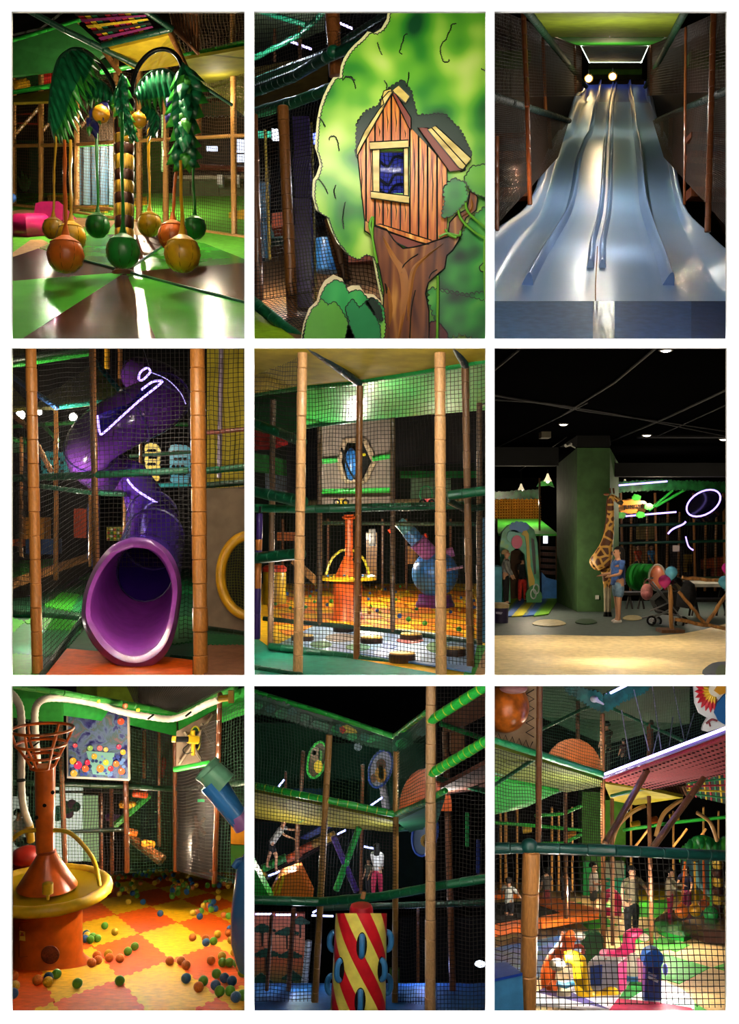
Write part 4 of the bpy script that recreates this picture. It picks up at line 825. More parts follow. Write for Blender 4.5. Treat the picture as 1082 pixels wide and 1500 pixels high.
for i, (y, m) in enumerate(((95, '#2c3424'), (104, '#4a7a2c'), (112, '#2a3020'))): cut('fascia_board', [(862, y-4), (940, y-4), (940, y+4), (862, y+4)], 35+i*.3, .1, M(m, 'matte'), label=('dark', 'green', 'blackish')[i]+' fascia board above the slide top', cat='board')
slab('back_shelf', [(860, 116, 36), (944, 116, 36), (944, 126, 36), (860, 126, 36)], M('#4a3c24', 'matte'), vec=(0, .1, 0), label='brown back board behind the slide top', cat='board')
for x, y in ((862, 115), (897, 112)):
    t = thing('spot_lamp', 'glowing warm lamp above the slide top, %s' % ('beside the wall' if x < 870 else 'over the centre divider'), 'lamp', P(x, y+4, 33)); obj('bulb', MB().sphere(P(x, y, 33), S(4.5, 33), 14, 10), M('#ffd890', 'emit25'), t)
    obj('lamp_bracket', MB().tube([P(x, y-4, 33.1), P(x, y-12, 33.6)], S(1, 33), 6), BLK, t); obj('lamp_ring', MB().tube([P(x+6*math.cos(a*.5236), y+6*math.sin(a*.5236), 33.1) for a in range(12)], S(1, 33), 6, closed=True), M('#caa050', 'metal'), t)
# beams
for a, b_, l in (((766, 9, 14.5), (858, 127, 31), 'left'), ((1007, 9, 14.5), (945, 127, 31), 'right')): rail([a, b_], 8, M('#123a20', 'matte'), 'dark green padded beam running up the %s side of slide hall' % l, fine=True, seg=12)
rail([(800, 51, 20.2), (984, 50, 20.2)], 5, DGRN, 'dark green cross beam under the slide canopy', fine=True); rail([(888, 9, 15.1), (893, 51, 20)], 8, DGRN, 'dark green middle beam of the slide canopy', fine=True)
for a, b_ in (((810, 53), (848, 64)), ((978, 52), (950, 64))): rail([(*a, 20.4), (*b_, 25.5)], 4, M('#9ab09a'), 'pale grey padded edge of the slide canopy', 'canopy edges above slide', fine=False)
BR = M('#7a4220'); 
rail([(717, 140, 13.6), (833, 177, 23)], 10, M('#10241f', 'matte'), 'dark green hand rail along the left net of slide', seg=9); rail([(1072, 130, 13.6), (962, 177, 23)], 10, M('#10241f', 'matte'), 'dark green hand rail along the right net of slide', seg=9)
for x, y0, y1, d, wd, x2, l in ((766, 9, 156, 15.5, 8, 772, 'left'), (772, 156, 300, 16, 7, 776, 'left'), (795, 55, 166, 19.5, 5, 799, 'left'), (803, 170, 218, 20.5, 6, 806, 'left'), (841, 66, 136, 26, 4, 843, 'left'), (822, 176, 190, 22, 4, 822, 'left'),
                            (1045, 9, 128, 14.8, 9, 1042, 'right'), (1042, 128, 340, 14.8, 9, 1036, 'right'), (953, 64, 140, 26, 4, 953, 'right'), (982, 168, 215, 20.5, 6, 981, 'right'), (1004, 40, 300, 17.5, 4, 1002, 'right'), (969, 176, 200, 22, 4, 969, 'right'), (728, 200, 338, 13.6, 6, 728, 'left')):
    post(x, y0, y1, d, wd, BR, '%s brown post %s in the %s net wall of slide' % ('stout' if wd > 7 else 'slim' if wd > 4 else 'thin', 'above the hand rail' if y1 < 180 else 'through the hand rail' if y0 < 100 else {772: 'continuing the stout post', 803: 'mid way below the rail', 728: 'at the opening edge'}.get(x, 'below the hand rail'), l), 'posts of the %s slide wall' % l, x2=x2)
for s, X0, X1, l in ((1, 717, 852, 'left'), (-1, 1072, 948, 'right')):
    net([(X0, 9, 13.6), (X1, 64, 26), (X1, 140, 26), (X0, 142 if s > 0 else 132, 13.6)], 4, 'fine brown net above the %s hand rail of slide' % l, M('#2a1206', 'net'), th=.8, slack=.1)
    net([(X0, 142 if s > 0 else 132, 13.6), (X0+s*116, 177, 23), (X0+s*100, 230, 20), (X0, 340, 13.6)], 4, 'fine brown net below the %s hand rail of slide' % l, M('#2a1206', 'net'), th=.8, slack=.1)
    slab('side_panel', [(X0, 9, 20), (X1, 64, 34), (X1, 140, 34), (X0+s*70, 330, 24), (X0, 345, 20)], M('#2a1206', 'matte'), vec=(-s*.1, 0, 0), label='dark brown board wall on the %s of slide' % l, cat='wall panel')
    for i, (y, h, m) in enumerate(((195, 8, '#5a2a10'), (222, 10, '#6a3414'), (250, 8, '#3a1a0a'), (275, 14, '#7a3c18'), (75, 16, '#2c3a10'))):
        xa, xb = (X0+2, X0+s*60); cut('shelf_board', [(xa, y), (xb, y-2), (xb, y+h-2), (xa, y+h)], 17+i*.2, .3, M(m, 'wood'), label='brown board behind the %s net of slide' % l if i < 4 else 'dim green board behind the upper %s net of slide' % l, cat='board', group='boards behind the %s slide net' % l if i < 4 else None)
struct('wall_back_slide', MB().boxpx(717, 9, 1072, 440, 40, .2), M('#171008', 'matte'), label='dark rear wall of slide hall')

# ================================================================== room 4: purple tube slide
f4 = Floor(735, 990, 12.4)
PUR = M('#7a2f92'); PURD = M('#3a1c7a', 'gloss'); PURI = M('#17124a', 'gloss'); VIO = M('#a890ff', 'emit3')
fl4 = tag(f4.poly('floor_tube_slide', [(9, 998), (364, 998), (364, 825), (9, 825)], M('#1c4a34', 'mat'), th=.03), 'green mat floor of the purple tube slide room', kind='structure')
G1, G2, G3, O1 = M('#3aa82c', 'mat'), M('#1f7a4a', 'mat'), M('#2c6a3c', 'mat'), M('#e45c10', 'mat')
def teeth(pts, step=6, amp=1.6):
    out = []; n = len(pts)
    for i in range(n):
        a, b_ = pts[i], pts[(i+1) % n]; L_ = math.hypot(b_[0]-a[0], b_[1]-a[1]); k = max(2, int(L_/step)); nx, ny = (b_[1]-a[1])/L_, -(b_[0]-a[0])/L_
        for j in range(k):
            for t_, s_ in ((.05, 0), (.2, 1), (.5, 1), (.65, 0)):
                u = (j+t_)/k; out.append((a[0]+(b_[0]-a[0])*u+nx*amp*s_, a[1]+(b_[1]-a[1])*u+ny*amp*s_*.7))
    return out
for pts, m in (([(9, 998), (9, 958), (48, 962), (62, 998)], G1), ([(9, 958), (9, 940), (34, 915), (62, 920), (56, 962)], G2), ([(9, 938), (9, 905), (36, 912)], G1), ([(36, 912), (62, 900), (120, 905), (118, 925), (62, 922)], G1), ([(60, 925), (118, 926), (98, 950), (58, 965)], G2),
               ([(64, 888), (82, 868), (116, 872), (104, 896)], G1), ([(84, 866), (104, 850), (132, 852), (120, 870)], G3), ([(104, 896), (116, 872), (134, 874), (130, 898)], G2), ([(106, 848), (118, 838), (134, 840), (132, 851)], G1), ([(262, 850), (284, 850), (284, 870), (262, 870)], G2), ([(258, 905), (284, 905), (284, 940), (252, 945)], G3), ([(304, 930), (364, 934), (364, 948), (304, 946)], G3)):
    f4.poly('mat_tile', teeth(pts), m, th=.02, up=.02, parent=fl4)
f4.poly('mat_tile', [(62, 998), (98, 953), (250, 966), (282, 970), (282, 998)], O1, th=.03, up=.03, parent=fl4); f4.poly('mat_tile', teeth([(300, 948), (364, 948), (364, 998), (300, 998)]), M('#8a5a3c', 'mat'), th=.03, up=.03, parent=fl4)
# slide
ts = thing('tube_slide', 'purple spiral tube slide with wide round mouth', 'slide', P(192, 982, 12.9))
OUT = [(192, 787), (222, 790), (246, 806), (260, 830), (266, 858), (264, 888), (258, 922), (247, 952), (228, 972), (200, 981), (172, 975), (148, 958), (130, 934), (120, 908), (121, 878), (129, 850), (143, 823), (164, 799)]
INN = [(195, 801), (220, 804), (238, 818), (249, 838), (253, 860), (251, 887), (246, 915), (236, 939), (219, 955), (198, 962), (176, 957), (157, 942), (142, 922), (132, 902), (133, 878), (140, 854), (152, 832), (171, 810)]
def lo(pts, dt, db, sc=1, cx=0, cy=0): return [P(x*sc+cx*(1-sc), y*sc+cy*(1-sc), dt+(db-dt)*(y-787)/194) for x, y in pts+[pts[0]]]
mid = [((a[0]+b_[0])/2, (a[1]+b_[1])/2) for a, b_ in zip(OUT, INN)]
rows = [lo(OUT, 14.15, 13.05, .99, 192, 884), lo(OUT, 14.05, 12.95), lo(mid, 13.9, 12.8), lo(INN, 13.95, 12.85), lo(INN, 14.1, 13.0, .985, 195, 884)]
def smooth_rows(rows, k=3):
    return [[Vector(q) for q in spline([tuple(p) for p in r], k)] for r in rows]
obj('mouth_rim', MB().grid(smooth_rows(rows)), M('#8a429e'), ts, angle=1.5)
def ring(cx, cy, rx, ry, d, tilt=0, n=18, dz=0):
    out = []
    for i in range(n+1):
        a = math.pi/2-2*math.pi*i/n; x, y = rx*math.cos(a), -ry*math.sin(a)
        out.append(P(cx+x, cy+y, d+dz*(-math.sin(a))))
    return out
inn2 = [P(x*.985+195*.015, y*.985+884*.015, 14.1+(13.0-14.1)*(y-787)/194) for x, y in INN+[INN[0]]]
obj('mouth_throat', MB().grid(smooth_rows([inn2, ring(198, 876, 55, 76, 14.0, dz=-.45), ring(206, 856, 48, 60, 14.8, dz=-.2), ring(212, 838, 42, 44, 15.4)])), PUR, ts, angle=1.5)
obj('inner_tube', MB().grid(smooth_rows([ring(212, 838, 42, 44, 15.4), ring(220, 822, 38, 36, 16.2), ring(222, 812, 30, 26, 17), ring(222, 806, 3, 3, 17.4)])), PURI, ts, angle=1.5)
obj('joint_line', MB().tube(ring(212, 838, 41.2, 43, 15.38)[:-1], S(.8, 15), 5, closed=True), M('#2a1a5a'), ts)
obj('lower_tube', MB().grid(smooth_rows([lo(OUT, 14.2, 13.2, .98, 192, 884), ring(200, 874, 63, 86, 14.2, dz=-.45), ring(212, 842, 54, 62, 15.3, dz=-.1), ring(225, 790, 44, 44, 16.0), ring(224, 762, 38, 38, 16.8), ring(210, 728, 28, 30, 17.3), ring(196, 700, 22, 24, 17.6)])), PURD, ts, angle=1.5)
for c in ((225, 790, 44.5, 16.0), (223, 757, 37.5, 16.85)): obj('joint_flange', MB().tube(ring(c[0], c[1], c[2], c[2], c[3])[:-1], S(1.8, 16), 6, closed=True), M('#2c1668'), ts)
path = [(196, 702, 17.8, 26), (165, 694, 17.9, 33), (140, 676, 17.4, 38), (134, 655, 17.0, 38), (152, 634, 16.8, 40), (190, 612, 16.8, 41), (222, 596, 17.0, 41), (238, 586, 17.4, 38), (240, 570, 18, 34), (222, 556, 18.6, 30), (200, 548, 19, 26)]
sp = spline(path, 5)
obj('upper_tube', MB().tube([P(x, y, d) for x, y, d, r in sp], [S(r, d) for x, y, d, r in sp], 24), M('#4a2272', 'gloss'), ts, angle=1.5)
for k in (14, 26, 36):
    x, y, d, r = sp[k]; x2, y2, d2, _ = sp[k+1]; c = P(x, y, d); ax = (P(x2, y2, d2)-c).normalized(); u = ax.orthogonal().normalized(); v = ax.cross(u)
    obj('joint_flange', MB().tube([c+(u*math.cos(a*.2618)+v*math.sin(a*.2618))*S(r+1, d) for a in range(24)], S(1.3, d), 6, closed=True), M('#2c1668'), ts)
dO = 15.55
sk = spline([(146, 634), (175, 612), (205, 585), (236, 560)], 5); sb_ = spline([(143, 608), (168, 598), (190, 590), (207, 571)], 5)
obj('open_top', MB().grid([[P(a[0], a[1], dO), P((a[0]+b_[0])/2, (a[1]+b_[1])/2, dO+.25), P(b_[0], b_[1], dO+.15)] for a, b_ in zip(sk, sb_)]), M('#2a1c78', 'gloss'), ts, angle=2)
for pts, wd in (([(143, 608), (146, 634), (153, 633), (175, 613), (205, 586), (236, 561), (233, 558), (222, 560), (207, 571)], 1.7), ([(203, 556), (205, 546), (215, 539), (220, 544), (215, 551), (208, 557), (203, 556)], 1.7), ([(186, 702), (200, 718), (232, 738)], 1.8)):
    obj('led_edge_glow', MB().tube([P(x, y, dO-.05 if y < 680 else 16.4) for x, y in spline(pts, 4)], S(wd, 15), 6), VIO, ts)
obj('led_edge_glow', MB().tube([P(x, y, 16) for x, y in spline([(220, 545), (245, 556), (264, 575), (272, 592)], 5)], S(.7, 16), 6), M('#a090e0', 'emit1.2'), ts)  # edge of the clear cover; its violet gleam is put in as emission
obj('cover_film', MB().grid([[P(203, 556, 16.2), P(216, 540, 16.4)], [P(222, 558, 16), P(246, 557, 16.2)], [P(240, 562, 16), P(266, 578, 16.2)]]), M('#6a5ac0', 'film'), ts, angle=2)
obj('hanger_wire', MB().tube([P(221, 545, 16.2), P(208, 505, 16.2)], S(.5, 16), 4), M('#6a6a7a', 'metal'), ts)
# front posts and rails
post(45, 504, 995, 12.5, 16.5, M('#b87838'), 'stout tan post at the left of the purple mouth', x2=55, seg=34); post(289, 504, 995, 12.5, 22, M('#b87838'), 'stout tan post at the right of the purple mouth', x2=294, seg=34); post(135, 504, 842, 15.3, 10, M('#9a6430'), 'thin tan post crossing the spiral of purple slide', x2=141, seg=24)
rail([(9, 701, 15.4), (136, 696, 15.3), (276, 689, 15.4)], 11, GRN, 'green padded rail crossing before the purple spiral', seg=26); rail([(300, 690, 14.6), (364, 684, 14.6)], 10, GRN, 'green padded rail above the grey brown board', seg=24); rail([(300, 711, 14.5), (364, 706, 14.5)], 9, DGRN, 'lower dark green rail on top of grey brown board', seg=24)
rail([(50, 711, 18), (136, 722, 17.5), (184, 724, 17)], 7, DGRN, 'dark green rail behind the thin tan post', fine=True); rail([(9, 898, f4.d(903)), (62, 901, f4.d(905)), (120, 907, f4.d(910))], 11, GRN, 'green floor kerb left of the purple mouth', seg=26); rail([(120, 906, f4.d(912)), (60, 992, f4.d(994))], 9, DGRN, 'dark green kerb running towards the tan post foot', seg=20); rail([(250, 962, f4.d(964)), (284, 966, f4.d(966))], 9, DGRN, 'short green kerb right of the purple mouth', seg=20)
rail([(62, 885, f4.d(888)), (134, 832, f4.d(836))], 5, DGRN, 'dark green kerb along the rear play floor', fine=True); rail([(300, 917, 14.2), (364, 926, 14.2)], 12, DGRN, 'dark green kerb below the grey brown board', seg=20)
net([(56, 504, 12.7), (135, 504, 15.2), (140, 905, 15.2), (62, 985, 12.7)], 7, 'black safety net left of the thin tan post', th=1.0); net([(137, 504, 15.2), (282, 504, 15.2), (282, 830, 15.2), (141, 830, 15.2)], 6.5, 'black safety net before the purple spiral', th=.9); net([(9, 504, 14.5), (46, 504, 13), (48, 900, 13), (9, 900, 14.5)], 7, 'black safety net at the room edge by left post', th=1.0)
net([(300, 504, 13.2), (364, 504, 13.2), (364, 715, 13.2), (300, 715, 13.2)], 7, 'black safety net before the yellow wall', th=1.0); net([(262, 690, 15.6), (284, 690, 15.6), (284, 960, 15.6), (262, 960, 15.6)], 6.5, 'narrow black net between purple mouth and right post', th=.9)
# right side: yellow wall, board with porthole
cut('wall_panel', [(303, 504), (364, 504), (364, 716), (303, 716)], 16.5, .1, M('#9a8a20', 'matte'), label='mustard yellow wall panel behind the right net', cat='wall panel'); post(324, 504, 700, 15.8, 7, M('#6a5a6a'), 'grey violet pole before the yellow wall', x2=321)
rail([(303, 634, 15), (364, 628, 15)], 7, M('#5a2c22'), 'dark red brown bar across the yellow wall', fine=True)
hole = arc(366, 843, 38, 54, 92, 268, 18)
cut('grey_board', [(300, 716), (364, 712), (364, 789)]+[(min(363.5, x), y) for x, y in hole]+[(364, 898), (364, 925), (300, 916)], 14.0, .08, M('#7a6a58', 'matte'), label='grey brown board with a yellow rimmed porthole', cat='board')
obj('porthole_ring', MB().tube([P(x, y, 13.85) for x, y in arc(366, 843, 43, 59, 95, 265, 24)], S(7.5, 13.9), 12), M('#d8a01a'), None, 'yellow padded ring around the porthole in grey board', 'ring')
net([(324, 790, 14.6), (364, 786, 14.6), (364, 905, 14.6), (324, 895, 14.6)], 4, 'yellow green net inside the porthole', M('#6a6a14', 'net'), th=.9); cut('dark_board', [(318, 780), (364, 780), (364, 908), (318, 908)], 15.2, .1, M('#14140a', 'matte'), label='dark board behind the porthole net', cat='board')
# background
struct('wall_back_tube_slide', MB().boxpx(9, 504, 364, 990, 32, .2), M('#0f0f14', 'matte'), label='dark rear wall of purple slide room')
slab('canopy', [(46, 596, 20), (140, 531, 22), (182, 584, 19), (80, 596, 18.5)], M('#c8c48c', 'matte'), label='pale cream canopy panel with turquoise edges left of spiral', cat='canopy')
rail([(80, 597, 18.4), (184, 585, 18.8)], 7, M('#1a9a8a'), 'turquoise padded edge below the cream canopy', fine=True); rail([(138, 528, 21.8), (186, 585, 18.7)], 8, M('#2aa0b8'), 'light blue padded edge right of the cream canopy', fine=True); rail([(9, 545, 19), (84, 598, 18.2)], 8, M('#1c3a6a'), 'dark blue padded edge left of the cream canopy', fine=True)
slab('canopy', [(9, 504, 19), (50, 504, 20), (45, 522, 19), (9, 528, 18)], M('#8a8a20', 'matte'), label='olive canopy corner at the top of slide room', cat='canopy'); slab('canopy', [(9, 556, 22), (46, 596, 20), (9, 600, 20)], M('#8a8430', 'matte'), label='olive canopy triangle beside the blue edge', cat='canopy')
rail([(9, 536, 18), (138, 516, 19)], 9, LIME, 'lime padded beam at the top of slide room', fine=True); rail([(9, 528, 17.8), (130, 508, 18.5)], 9, M('#14301c'), 'blackish green beam above the lime beam', fine=True)
for x, y, r in ((107, 611, 6), (30, 608, 7), (58, 604, 4)):
    t = thing('flood_lamp', 'round glaring flood lamp %s' % {107: 'hanging clear below the cream canopy', 30: 'beside the olive canopy triangle', 58: 'behind the left stout post'}[x], 'lamp', P(x, y+r, 24)); obj('lens', MB().sphere(P(x, y, 24), (S(r, 24), .05, S(r, 24)), 16, 10), M('#fff4e0', 'emit14'), t); obj('housing', MB().lathe(P(x, y, 24.05), [(S(r+1.5, 24), 0), (S(r, 24), .2), (S(r*.5, 24), .35)], 16, axis=(0, 1, 0)), BLK, t); obj('bracket', MB().tube([P(x, y-r, 24.1), P(x, y-r-9, 24.3)], S(1, 24), 6), BLK, t)
for pts, l in (([(9, 625, 23), (140, 617, 23), (275, 622, 24)], 'upper'), ([(60, 620, 22), (85, 645, 21)], 'sloping'), ([(9, 640, 22), (60, 655, 22)], 'lower')): rail(pts, 6, M('#1c7a2c'), '%s green bar below the flood lamps' % l, fine=True)
slab('guard_cloth', [(9, 645, 24), (45, 640, 24), (45, 662, 22), (9, 664, 22)], M('#2c8a34', 'matte'), vec=(0, .1, 0), label='bright green guard cloth far left behind net', cat='guard panel')
rail([(9, 600, 21), (40, 625, 20), (75, 690, 19)], 8, M('#8a5a3a'), 'brown sloping bar behind the left post', fine=True)
for x, y0, y1, wd in ((82, 600, 850, 7), (31, 640, 816, 5), (132, 700, 830, 5), (183, 690, 790, 6), (176, 506, 580, 7), (206, 640, 720, 5)): post(x, y0, y1, 19.5, wd, TAND, 'brown post standing behind the net of slide room', 'rear posts of the purple slide room')
post(157, 504, 540, 18.5, 8, M('#c8941e'), 'short yellow post end above the spiral')
cut('violet_board', [(182, 528), (208, 532), (206, 568), (182, 580)], 19.6, .1, M('#2c1a7a', 'matte'), label='deep violet board behind the top of spiral', cat='board')
def costume(x0, y0, x1, y1, m, lab):
    q = jag([(x0, y0+4), (x0+6, y0), (x1-4, y0+2), (x1, y0+8), (x1-2, y1), (x0+3, y1-2)], 1.5, 8, seed=int(x0)); t = thing('climbing_holds_panel', lab, 'panel', P((x0+x1)/2, y1, 23))
    cut('panel_sheet', q, 23, .08, M(m), t)
    for i in range(4):
        for k in range(3):
            cx, cy = x0+6+(x1-x0-10)*(k+.5*(i % 2))/3, y0+10+(y1-y0-14)*i/4; obj('hold', MB().lathe(P(cx, cy, 22.98), [(S(2.4, 23), 0), (S(2, 23), .06), (.005, .09)], 8, axis=(0, -1, 0)), BLK, t)
costume(212, 650, 234, 704, '#c8b418', 'yellow panel with dark holes behind the spiral'); costume(248, 652, 278, 708, '#1c8ab8', 'bright blue panel with dark holes behind the spiral'); costume(60, 662, 100, 700, '#1c7a8a', 'teal panel with dark holes left of spiral')
rail([(206, 712, 21), (280, 710, 21)], 6, M('#1a8a9a'), 'teal bar below the blue and yellow panels', fine=True); rail([(190, 668, 21), (280, 662, 21)], 5, DGRN, 'dark bar crossing the blue and yellow panels', fine=True)
for x0, y0, x1, y1, m, l in ((108, 745, 126, 788, '#b83c14', 'orange red'), (30, 758, 64, 790, '#a86a14', 'amber'), (38, 790, 80, 812, '#1c3a6a', 'dark blue'), (17, 790, 32, 800, '#c8541a', 'orange'), (128, 738, 136, 830, '#1c4a9a', 'blue upright')): cut('soft_block', [(x0, y0), (x1, y0), (x1, y1), (x0, y1)], 25, .6, M(m), label=l+' soft block deep in the slide room', cat='soft block')
cut('ball_rack', [(156, 772), (186, 772), (186, 792), (156, 792)], 26, .2, M('#8a8a4a', 'matte'), label='rack of small coloured balls far behind slide', cat='rack')
for i in range(24): ball_copy(P(159+4.6*(i % 6), 776+4.6*(i//6), 25.9), S(2, 26), ('#b8a01e', '#2f7a2c', '#a83a2a', '#c8c8c8')[(i*7) % 4], 'pit_ball', 'small coloured ball in the rack far behind slide', 'balls in the far rack')
slab('ramp', [(9, 862, 22), (130, 818, 25), (130, 838, 25), (9, 890, 22)], M('#15120c', 'matte'), vec=(0, .3, 0), label='black side wall of the rear ramp', cat='ramp'); slab('ramp', [(9, 850, 22), (130, 810, 26), (130, 818, 25), (9, 862, 21.8)], M('#a87a4c', 'mat'), label='tan top of the rear ramp', cat='ramp')
slab('rear_mat', [(9, 822, 26), (80, 818, 28), (70, 834, 25), (9, 850, 22.5)], M('#2c8a2c', 'mat'), label='green rear mat beyond the ramp', cat='mat')

# ================================================================== room 5: stepping logs before the ball fountain
f5 = Floor(760, 990, 12.4)
fl5 = tag(f5.poly('floor_logs', [(367, 998), (716, 998), (716, 854), (367, 854)], M('#ecb81c', 'mat'), th=.03), 'yellow mat floor of the stepping log room', kind='structure')
TEAL = M('#1a8a6a', 'mat')
f5.poly('mat_tile', [(367, 998), (367, 930), (392, 948), (535, 970), (690, 998)], TEAL, th=.02, up=.02, parent=fl5); f5.poly('mat_tile', [(690, 996), (712, 948), (716, 948), (716, 998)], M('#b8885a', 'mat'), th=.02, up=.02, parent=fl5); f5.poly('mat_tile', [(676, 996), (700, 945), (712, 948), (692, 998)], M('#4aa03a', 'mat'), th=.02, up=.021, parent=fl5)
rnd = random.Random(3)
for j in range(9):
    y0, y1 = 858+j*8.2, 858+(j+1)*8.2
    for i in range(12):
        if (i+j) % 2 == 0 and y1 < 936: f5.poly('mat_tile', [(max(367, min(716, x)), y) for x, y in ((367+(i+.35*j)*29-40, y0), (367+(i+1+.35*j)*29-40, y0), (367+(i+1+.35*(j+1))*29-40, y1), (367+(i+.35*(j+1))*29-40, y1))], M('#e0801c', 'mat'), th=.01, up=.015, parent=fl5) if 380 < 367+(i+.35*j)*29-40 < 690 else None
f5.poly('water_mat', [(405, 948), (462, 918), (610, 926), (700, 940), (690, 988), (535, 962)], ramp_mat('water_print', ['#2a5a9a', '#5a8ac8', '#8ab0d8', '#4a7ab0'], 1.6, .3), th=.02, up=.035, label='printed blue pond mat under the stepping logs', cat='mat')
pm = thing('pond_print', 'printed koi and lily leaves on pond mat', 'print', f5.p(560, 945))
for x, y, rx, ry, m in ((498, 938, 22, 6, '#8a7a6a'), (470, 948, 16, 5, '#2f7a3a'), (524, 952, 18, 5, '#2c8a4a'), (600, 942, 20, 4, '#b03a2a'), (640, 952, 16, 8, '#3a8a2c'), (570, 950, 12, 4, '#4a6ab0'), (650, 940, 14, 4, '#5aa04a')):
    f5.poly('lily_leaf' if 'a' < m[2] < 'z' else 'koi', [(x+rx*math.cos(a*.449), y+ry*math.sin(a*.449)) for a in range(14)], M(m, 'print'), th=.01, up=.045, parent=pm)
SLL = {(443, 931): 'beside the stout left post', (503, 917): 'farthest back before the fountain', (544, 934): 'right of the central net post', (602, 929): 'nearest the blue cannon base', (589, 957): 'at the kerb, largest of all', (666, 950): 'by the right stout post'}
for x, y, wd, h in ((443, 931, 33, 10), (503, 917, 30, 11), (544, 934, 33, 11), (602, 929, 33, 11), (589, 957, 39, 13), (666, 950, 32, 14)):
    d = f5.d(y+h); t = thing('stepping_log', 'round stepping log with yellow top %s' % SLL[(x, y)], 'stepping log', P(x, y+h, d), 'stepping logs on the pond mat'); r = S(wd/2, d); hh = S(h, d)
    obj('log_side', MB().lathe(P(x, y+h, d), [(r*.98, 0), (r*1.02, hh*.1), (r*1.02, hh*.9), (r*.95, hh)], 24), M('#3a2014', 'bark'), t); obj('log_top', MB().lathe(P(x, y, d), [(r*.96, 0), (r*.94, .015), (r*.6, .02), (.01, .022)], 24), M('#c8962c', 'print'), t)
# ball fountain
dF = f5.d(908); t = thing('ball_fountain', 'orange ball fountain column with yellow tray ring seen through net', 'ball fountain', P(509, 908, dF))
OG = M('#c8561a'); k = lambda n: S(n, dF)
obj('base', MB().lathe(P(509, 908, dF), [(k(26), 0), (k(24), k(4)), (k(21), k(8)), (k(21), k(56)), (k(22), k(58))], 24), OG, t); obj('tray', MB().lathe(P(509, 852, dF), [(k(20), 0), (k(42), k(3)), (k(43), k(7)), (k(40), k(9)), (k(20), k(6))], 28), M('#d8b41e'), t)
obj('cone', MB().lathe(P(509, 845, dF), [(k(19), 0), (k(7), k(26)), (k(6.5), k(30))], 20), OG, t); obj('chimney', MB().lathe(P(511, 818, dF), [(k(6), 0), (k(5.5), k(60)), (k(8), k(64)), (k(5), k(64))], 16), OG, t); obj('basket_ring', MB().tube([P(511+9*math.cos(a*.5236), 758-2*math.sin(a*.5236), dF+k(9)*math.sin(a*.5236)) for a in range(12)], k(1.4), 6, closed=True), OG, t)
for s in (-1, 1): obj('hoop', MB().tube([P(509+s*x, y, dF) for x, y in spline([(4, 806), (12, 808), (24, 820), (32, 842)], 5)], k(2), 8), M('#c8c020'), t)
for i in range(14): ball_copy(P(480+(i*37 % 60), 843+(i % 3), dF-.25+.1*(i % 4)), k(1.8), ('#2a6ab0', '#d8b41e', '#3a9a3a')[i % 3], 'pit_ball', 'small ball lying in the fountain tray beyond net', 'balls in the distant fountain tray')
# blue cannon
dB = f5.d(889); t = thing('ball_cannon', 'blue sphere ball cannon with tilted barrel on purple foot', 'ball cannon', P(637, 889, dB)); k = lambda n: S(n, dB)
CB = M('#3a8ae8'); obj('sphere', MB().sphere(P(637, 840, dB), k(34), 28, 18), CB, t); obj('foot', MB().lathe(P(637, 889, dB), [(k(28), 0), (k(29), k(3)), (k(27), k(8)), (k(25), k(10)), (k(24), k(18))], 24), M('#6a2c8a'), t)
obj('barrel', MB().tube([P(598, 778, dB-.3), P(611, 793, dB-.3)], k(11), 18), CB, t); obj('barrel_sleeve', MB().tube([P(611, 793, dB-.3), P(630, 812, dB-.2)], k(13), 18), M('#a86ac0'), t); obj('muzzle', MB().tube([P(584, 764, dB-.3), P(598, 778, dB-.3)], [k(8), k(10)], 16), M('#4aa8d0'), t); obj('side_arm', MB().tube([P(652, 836, dB-.9), P(678, 830, dB-.9)], k(2), 8), M('#a88ac0'), t)
obj('side_socket', MB().tube([P(640, 815, dB), P(664, 808, dB)], k(7), 12), M('#a86ac0'), t)
# loose balls beyond the net
LB = ('#2a5ab0', '#d88a1c', '#3a9a3a', '#d8c02c')
for i in range(130):
    y = 862+rnd.random()**1.6*40; x = rnd.uniform(395, 705); d = f5.d(y); r = .036
    if abs(x-509) < 28 or (600 < x < 672 and y < 890): continue
    ball_copy(f5.p(x, y, r+.02), r, LB[i % 4], 'pit_ball', 'loose play ball on the yellow floor beyond the logs', 'loose balls beyond the logs')
for x, y in ((598, 911), (622, 917), (672, 926), (690, 927), (585, 906), (485, 884), (556, 868), (420, 873)): ball_copy(f5.p(x, y, .05), .048, LB[(x*3+y) % 3], 'pit_ball', 'loose play ball near the pond mat edge', 'loose balls near the pond mat')
# left drum
dd = f5.d(885); mb = MB(); mb.lathe(P(402, 885, dd), [(S(17, dd), 0), (S(17, dd), S(46, dd)), (S(16, dd), S(48, dd))], 20); t = thing('soft_drum', 'yellow soft drum with red lid beyond the left post', 'drum', P(402, 885, dd)); obj('drum_body', mb, M('#c8a81a'), t)
obj('drum_lid', MB().lathe(P(402, 837, dd), [(S(18, dd), 0), (S(18, dd), S(5, dd)), (S(14, dd), S(9, dd)), (.02, S(10, dd))], 20), M('#c03a22'), t)
cut('ramp_board', [(430, 815), (462, 845), (462, 858), (426, 825)], 24, .3, M('#7a5a2c', 'wood'), label='brown sloping board behind the left stout post', cat='ramp')
